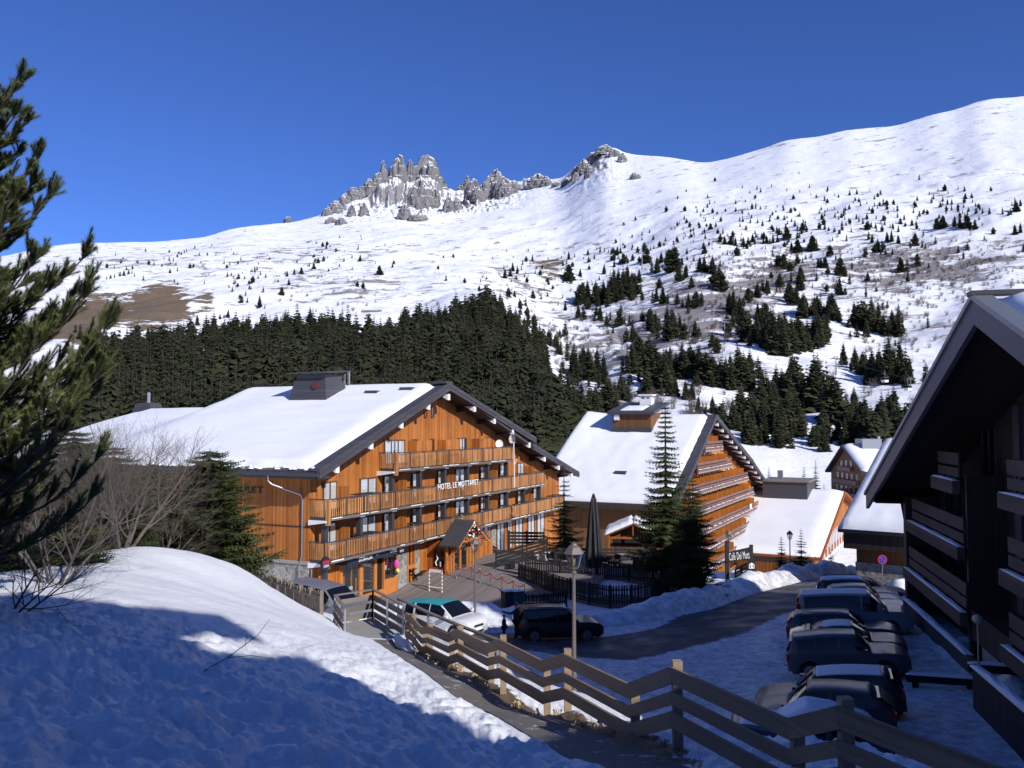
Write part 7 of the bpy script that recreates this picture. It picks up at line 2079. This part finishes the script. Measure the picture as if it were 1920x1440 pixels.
near_spruce('spruce', *ground_at(292, 33), at(292, 862, 33).z-h1(*ground_at(292, 33)[:2]), .46, 'low evergreen bush between the bare trees, below the hotel eaves', 29, 22, 13, 0, power=.42, zlow=.0)
near_spruce('spruce', *ground_at(140, 27), at(140, 800, 27).z-h1(*ground_at(140, 27)[:2]), .5, 'dense evergreen behind the pine branches at the left', 50, 24, 14, 0, power=.42, zlow=.0)
near_spruce('spruce', *ground_at(130, 22.5), at(130, 872, 22.5).z-h1(*ground_at(130, 22.5)[:2]), .46, 'low spreading evergreen on the mound behind the bare branches', 25, 22, 13, 0, power=.45, zlow=.0)
near_spruce('spruce', *ground_at(20, 21), at(20, 850, 21).z-h1(*ground_at(20, 21)[:2]), .42, 'dark evergreen at the left edge below the big pine', 26, 22, 12, 0, power=.5, zlow=.0)
for k, (px, yt, Y, w, lb) in enumerate([(1461, 1004, 84, .30, 'small spruce left of the far street lamp'), (1498, 990, 84, .28, 'small spruce right of the far street lamp'), (1553, 1028, 84, .34, 'small spruce in front of the low apartment windows')]):
    X, Y_, z = ground_at(px, Y); zb = at(px, 1056, Y).z
    near_spruce('small_spruce', X, Y_, min(z, zb), at(px, yt, Y).z-min(z, zb), w, lb, 30+k, 16, 8, 0, None, 'needles', .9, .08)
for k, (px, yb, yt, lb) in enumerate([(1508,925,872,'middle'),(1530,920,860,'tallest'),(1545,925,905,'smallest'),(1442,905,872,'rounded')]):
    p = hit(px, yb, 120)
    if p: near_spruce('spruce', p.x, p.y, p.z-.3, (yb-yt)/FPX*p.y, .2, '%s spruce of those beside the distant chalet' % lb, 40+k, 20, 8, 0, None, 'needles', .8, .04)

M['grey_bark'] = mat_plain('grey_bark_rough', (.12,.10,.09), .9, var=.4, scale=12)
def bare_tree(x, y, z, H, label, seed, stems=3, spread=.5, mat='grey_bark', lean=(0, 0), depth=5, r0=.05, name='bare_tree', nb=3):
    r = random.Random(seed); root = empty(name, (x, y, z), 0, label, 'tree'); tr, tw_ = MB(), MB()
    def grow(p, d, L, rad, lev):
        n = 5; pts = [p]; dd = Vector(d)
        for k in range(n):
            dd = (dd + Vector((r.uniform(-1, 1), r.uniform(-1, 1), r.uniform(-.3, .55)))*.16*(1 if lev else .5)).normalized(); pts.append(pts[-1]+dd*L/n)
        rd = [rad*(1-.45*k/n) for k in range(n+1)]
        if lev == depth: rd[-1] = rad*.2
        (tr if lev < 2 else tw_).tube(pts, rd, 6 if lev < 2 else 3, 0, False)
        if lev >= depth: return
        for k in range(nb + (1 if lev < 2 else 0)):
            f = r.uniform(.3, 1.0); i = min(n-1, int(f*n)); q = pts[i].lerp(pts[i+1], f*n-i)
            a = r.random()*6.28; side = dd.orthogonal().normalized(); side.rotate(Matrix.Rotation(a, 3, dd))
            d2 = (dd*r.uniform(.5, .9) + side*r.uniform(.45, .9) + Vector((0, 0, .12))).normalized()
            grow(q, d2, L*r.uniform(.5, .75), rd[i]*.58, lev+1)
        grow(pts[-1], dd, L*.62, rd[-1]*.9, lev+1)
    for s in range(stems):
        a = 2*math.pi*s/stems + r.random(); d = Vector((math.cos(a)*spread*r.uniform(.4, 1)+lean[0], math.sin(a)*spread*.6+lean[1], 1)).normalized()
        grow(Vector((math.cos(a)*.08, math.sin(a)*.08, -.2)), d, H*.42, r0*r.uniform(.7, 1), 0)
    tr.build('trunk', M[mat], root, False); tw_.build('branches', M['twig'] if mat != 'grey_bark' else M[mat], root, False); return root
X, Y, z = ground_at(238, 25.3); bare_tree(X, Y, z, 4.4, 'bare multi-stemmed tree on top of the snowy mound', 5, 5, .75, 'grey_bark', (.12, 0), 5, .07)
X, Y, z = ground_at(110, 18.5); bare_tree(X, Y, z, 4.4, 'bare silvery bush on the mound below the pine branches', 6, 7, 1.1, 'grey_bark', (.1, 0), 5, .045)
X, Y, z = ground_at(20, 13.5); bare_tree(X, Y, z, 2.2, 'dark bare twigs reaching over the snow at the left edge', 9, 5, 1.5, 'bark', (.35, 0), 4, .03)
X, Y, z = ground_at(170, 30); bare_tree(X, Y, z, 4.8, 'bare reddish tree behind the mound, left of the hotel roof', 7, 4, .6, 'grey_bark', (0, 0), 5, .06)
X, Y, z = ground_at(300, 31); bare_tree(X, Y, z, 3.6, 'bare thin tree in front of the green spruce by the hotel', 17, 4, .8, 'grey_bark', (.3, 0), 4, .05)
X, Y, z = ground_at(1521, 84); bare_tree(X, Y, min(z, at(1521, 1052, 84).z), 3.4, 'small bare tree right of the far street lamp', 8, 2, .25, 'grey_bark', (0, 0), 4, .04)
# twig fallen on the snow
x, y = -3.6, 10.6
m = MB(); z = h1(x, y)+.03; m.tube([(x-.2, y, z), (x+.1, y+.05, z+.16), (x+.45, y+.1, z+.42), (x+.6, y+.1, z+.62)], [.007, .006, .004, .002], 5); m.tube([(x+.1, y+.05, z+.16), (x+.4, y, z+.2), (x+.7, y, z+.16)], [.005, .004, .002], 4); m.tube([(x+.3, y+.08, z+.3), (x+.34, y+.05, z+.45)], [.006, .002], 4)
tag(m.build('fallen_twig', M['bark']), 'thin dark twig sticking out of the shaded snow', 'twig')

# the big pine at the left edge
r = random.Random(77)
px_, py_ = -9.15, 12.4; pz = h1(px_, py_)
pine = empty('pine_tree', (px_, py_, pz), 0, 'large pine with long needles at the left edge of the picture', 'tree')
m = MB(); Ht = 9.6; m.tube([(0, 0, -.3), (.1, 0, 3), (.05, .1, 6), (.2, 0, Ht)], [.22, .17, .10, .02], 10); m.build('trunk', M['bark'], pine)
nd, bm_ = [], MB()
def shoot(p, d, L, n, nl=.085):
    d = d.normalized(); a = d.orthogonal().normalized(); b = d.cross(a)
    for k in range(n):
        s = (k/n)**.9; an = k*2.399+r.random()*.5; c = p + d*L*s
        o = (a*math.cos(an)+b*math.sin(an)); e = c + (o*.62+d*.85).normalized()*nl*r.uniform(.75, 1.15) + Vector((0, 0, -.006))
        w = (o.cross(d)).normalized()*.0062; nd.append((c-w, c+w, e))
def pine_branch(z, a, L, up=.35):
    ca, sa = math.cos(a), math.sin(a); n = 9; pts = []
    for k in range(n+1):
        s = k/n; pts.append(Vector((.08+ca*L*s, sa*L*s, z - .18*L*math.sin(s*2.2) + up*L*s**2.6)) + Vector((r.uniform(-.03, .03), r.uniform(-.03, .03), 0)))
    bm_.tube(pts, [.035*(1-.85*k/n)+.006 for k in range(n+1)], 5, 0, False)
    side = Vector((-sa, ca, 0))
    for k in range(2, n+1):
        base = pts[k]; d0 = (pts[k]-pts[k-1]).normalized(); s = k/n
        for q in range(4 if k < n else 5):
            sg = r.choice((-1, 1)); d = (d0*r.uniform(.4, 1) + side*sg*r.uniform(.3, 1)*(1-.4*s) + Vector((0, 0, r.uniform(.05, .75)))).normalized()
            l2 = L*.20*r.uniform(.6, 1.3)*(1.15-s*.45); e = base+d*l2
            bm_.tube([base, base+d*l2*.6, e], [.008, .006, .004], 4, 0, False)
            shoot(base+d*l2*.25, d + Vector((0, 0, .25)), l2*1.05, int(44+l2*150), .095)
            for w_ in range(2):
                d3 = (d + Vector((r.uniform(-.7, .7), r.uniform(-.7, .7), r.uniform(0, .6)))).normalized(); b0 = base+d*l2*r.uniform(.3, .8); shoot(b0, d3, .19, 44, .095)
nbr = 150
for k in range(nbr):
    t = k/nbr; z = .9 + 8.3*t; a = k*2.399 + r.uniform(-.3, .3)
    L = (2.55*(1-t)**.55+.25)*r.uniform(.75, 1.08)
    if z < 4.6 and math.cos(a) > .2: L *= 1.12
    pine_branch(z, a, L, r.uniform(.25, .5))
for (z, a, L) in [(3.1,.15,2.9),(3.6,.05,2.7),(2.4,.1,2.8),(2.8,-.3,2.6),(4.4,.3,2.5),(4.1,-.25,2.4),(2.0,-.2,2.6),(3.3,.5,2.7),(3.9,.6,2.5),(6.0,.2,1.9),(6.6,0,1.7),(5.3,.1,2.1),(5.0,-.3,2.2),(7.2,.1,1.7)]: pine_branch(z, a, L, .42)
v = np.array([[tuple(q) for q in t] for t in nd], np.float32).reshape(-1, 3); f = np.arange(len(v)).reshape(-1, 3)
print('needles', len(f))
link('needles', arr_mesh('needles', v, f), M['pine_needles'], pine)
bm_.build('branches', M['bark'], pine, False)

# ------------------------------------------------------------------ ski lifts on the slope
def pylon(px, ybase, hpx, label, cross=True, y0=150, sc=1.0):
    p = hit(px, ybase, y0)
    if p is None: return
    H = hpx/FPX*p.y; o = empty('lift_pylon', p, .6, label, 'lift pylon', 'gondola lift pylons on the slope'); w = H*.30*sc
    m = MB(); m.tube([(0, 0, -1), (0, 0, H)], [H*.035, H*.022], 8); m.build('mast', M['grey_metal'], o)
    m = MB(); m.box(-w, w, -H*.02, H*.02, H*.96, H)
    for s in (-1, 1):
        m.box(s*w-H*.02, s*w+H*.02, -H*.16, H*.16, H*.92, H*.96); m.box(s*w*.35-H*.01, s*w*.35+H*.01, -H*.02, H*.02, H*1.0, H*1.10)
    m.box(-w*.8, w*.8, -.1*sc, .1*sc, H*1.09, H*1.11); m.build('crossarm', M['grey_metal'], o)
    return (p.x, p.y, p.z+H*.93, w)
PYL = []
for q in [(1708, 735, 25, 'lift pylon nearest the dark gable'), (1568, 703, 32, 'lift pylon below the middle piste, left of the gondola'), (1480, 668, 22, 'lift pylon by the broad wood on the right slope'), (1359, 640, 38, 'lift pylon in the clump of spruces in mid slope'), (1262, 550, 24, 'lift pylon high above the white chimney'), (1204, 503, 28, 'uppermost lift pylon of the row on the spur')]:
    PYL.append(pylon(*q))
def gondola(px, py, Y, label):
    p = at(px, py, Y); o = empty('gondola_cabin', p, .5, label, 'gondola', 'gondola cabins'); m = MB()
    frust(m, -1.0, 1.0, -.8, .8, -1.0, -.1, -.12); m.build('lower_shell', M['white_paint'], o)
    m = MB(); frust(m, -1.1, 1.1, -.9, .9, -.1, .75, .12); m.build('windows', M['dark_glass'], o)
    m = MB(); m.lathe([(1.0, .75), (.7, .95), (.1, 1.0)], 8); m.tube([(0, 0, .9), (0, 0, 3.0), (.3, 0, 3.3)], .07, 6); m.build('hanger', M['grey_metal'], o)
gondola(1659, 712, 330, 'white gondola cabin hanging between the two lowest pylons'); gondola(1702, 727, 300, 'white gondola cabin beside the lowest lift pylon'); gondola(1593, 693, 380, 'white gondola cabin low over the trees'); gondola(1441, 652, 520, 'white gondola cabin in front of the broad wood')
PYL = [q for q in PYL if q]
for s, lb in ((-1, 'left'), (1, 'right')):
    pts = []
    for q in PYL:
        pts.append(Vector((q[0]+s*q[3]*math.cos(.6), q[1]+s*q[3]*math.sin(.6), q[2])))
    m = MB(); m.tube(pts, .05, 4); tag(m.build('lift_cable', M['dark_metal']), '%s hand haul cable strung between the gondola pylons' % lb, 'cable')
for k, (px, py, hp_) in enumerate([(1092, 428, 30), (1123, 446, 24), (1163, 465, 18), (1071, 404, 20), (1105, 415, 14)]):
    p = hit(px, py, 400)
    if p is None: continue
    H = hp_/FPX*p.y; m = MB(); m.tube([(0, 0, -2), (0, 0, H)], .45, 6); m.box(-3, 3, -.3, .3, H-.5, H); o = m.build('lift_mast', M['grey_metal']); o.location = p
    tag(o, ['thin lift mast on the upper piste, tallest', 'thin lift mast just right of the tallest', 'thin lift mast lowest on the upper piste', 'thin lift mast highest on the upper piste', 'thin short lift mast between the two highest'][k], 'lift mast', 'thin masts of the upper lift')
p = hit(697, 585, 300)
if p:
    m = MB(); m.box(-9, 9, -1, 1, -.5, 1.6); o = m.build('snow_barrier', M['grey_wood']); o.location = p; tag(o, 'long low timber snow barrier on the piste above the wood', 'barrier')
# ------------------------------------------------------------------ unseen building blocks, added and shaped so their shade falls into the view
PW = np.array([-SH[1], SH[0]])      # horizontal direction across the sunlight
def shade_pt(px, py):
    """(across, height at 15 m towards the sun) for the ground seen at px,py"""
    a, c, e = ray(px, py); Y = np.exp(np.linspace(math.log(3), math.log(60), 900)); X = a/c*Y; Z = CAMZ+e/c*Y
    g_ = hgt(X, Y, False); i = np.nonzero(g_ > Z)[0][0]; x, y, z = X[i], Y[i], Z[i]
    return x*PW[0]+y*PW[1], z + (15-(x*SH[0]+y*SH[1]))*math.tan(SUN_EL)
def sun_block(name, poly, d0, d1, label, mat):
    root = empty(name, (SH[0]*d0, SH[1]*d0, 0), math.atan2(PW[1], PW[0]), label, 'building')
    # local x across the sunlight, local y away from the sun's horizontal direction
    m = MB(); m.prism([(w, z) for w, z in poly], 'y', 0, -(d1-d0)); m.build('wall', mat, root)
    return root

b1 = sun_block('shade_block', [(-16, -14), (5.1, -14), (5.1, CAMZ+14.2), (-16, CAMZ+14.2)], 15.0, 27, 'unseen tall block behind the viewpoint, shaped to shade the foreground snow', M['dark_wood'])  # unseen; outline shaped to drop its shadow edge on the foreground snow
m = MB(); m.prism([(5.1, -14), (7.5, -14), (7.5, CAMZ+13.3), (5.1, CAMZ+13.3)], 'y', 0, -12); m.build('wing_wall', M['dark_wood'], b1)
m = MB(); m.prism([(5.0, CAMZ+14.15), (7.1, CAMZ+14.15), (7.1, CAMZ+15.45), (5.0, CAMZ+15.9)], 'y', 0, -.35); m.build('eaves', M['roof_slate'], b1)  # kept thin so a sliver of sunlight passes below it
m = MB(); m.prism([(-17, CAMZ+14.15), (5.0, CAMZ+14.15), (5.0, CAMZ+15.9), (2.9, CAMZ+16.3), (-17, CAMZ+19.5)], 'y', .3, -12.3); m.build('roof', M['roof_slate'], b1)
b2 = sun_block('shade_wing', [(7.5, -14), (27, -14), (27, CAMZ+9.3), (7.5, CAMZ+9.3)], 15.0, 25, 'unseen lower block behind the viewpoint, added to shade the near fence', M['dark_wood'])  # unseen block added to keep the near fence and path end shaded
m = MB(); m.prism([(7.3, CAMZ+9.3), (27.5, CAMZ+9.3), (27.5, CAMZ+9.6), (7.3, CAMZ+9.6)], 'y', .3, -10.3); m.build('roof', M['roof_slate'], b2)

b3 = sun_block('shade_tower', [(31, -6), (51, -6), (51, CAMZ+17.4), (31, CAMZ+17.4)], 6.0, 19, 'unseen block outside the picture on the right, added to shade the terrace', M['dark_wood'])  # added out of view to carry the shade across the terrace
m = MB(); m.prism([(30.6, CAMZ+17.4), (51.4, CAMZ+17.4), (51.4, CAMZ+17.75), (41, CAMZ+18.6), (30.6, CAMZ+17.75)], 'y', 0, -13.3); m.build('roof', M['roof_slate'], b3)
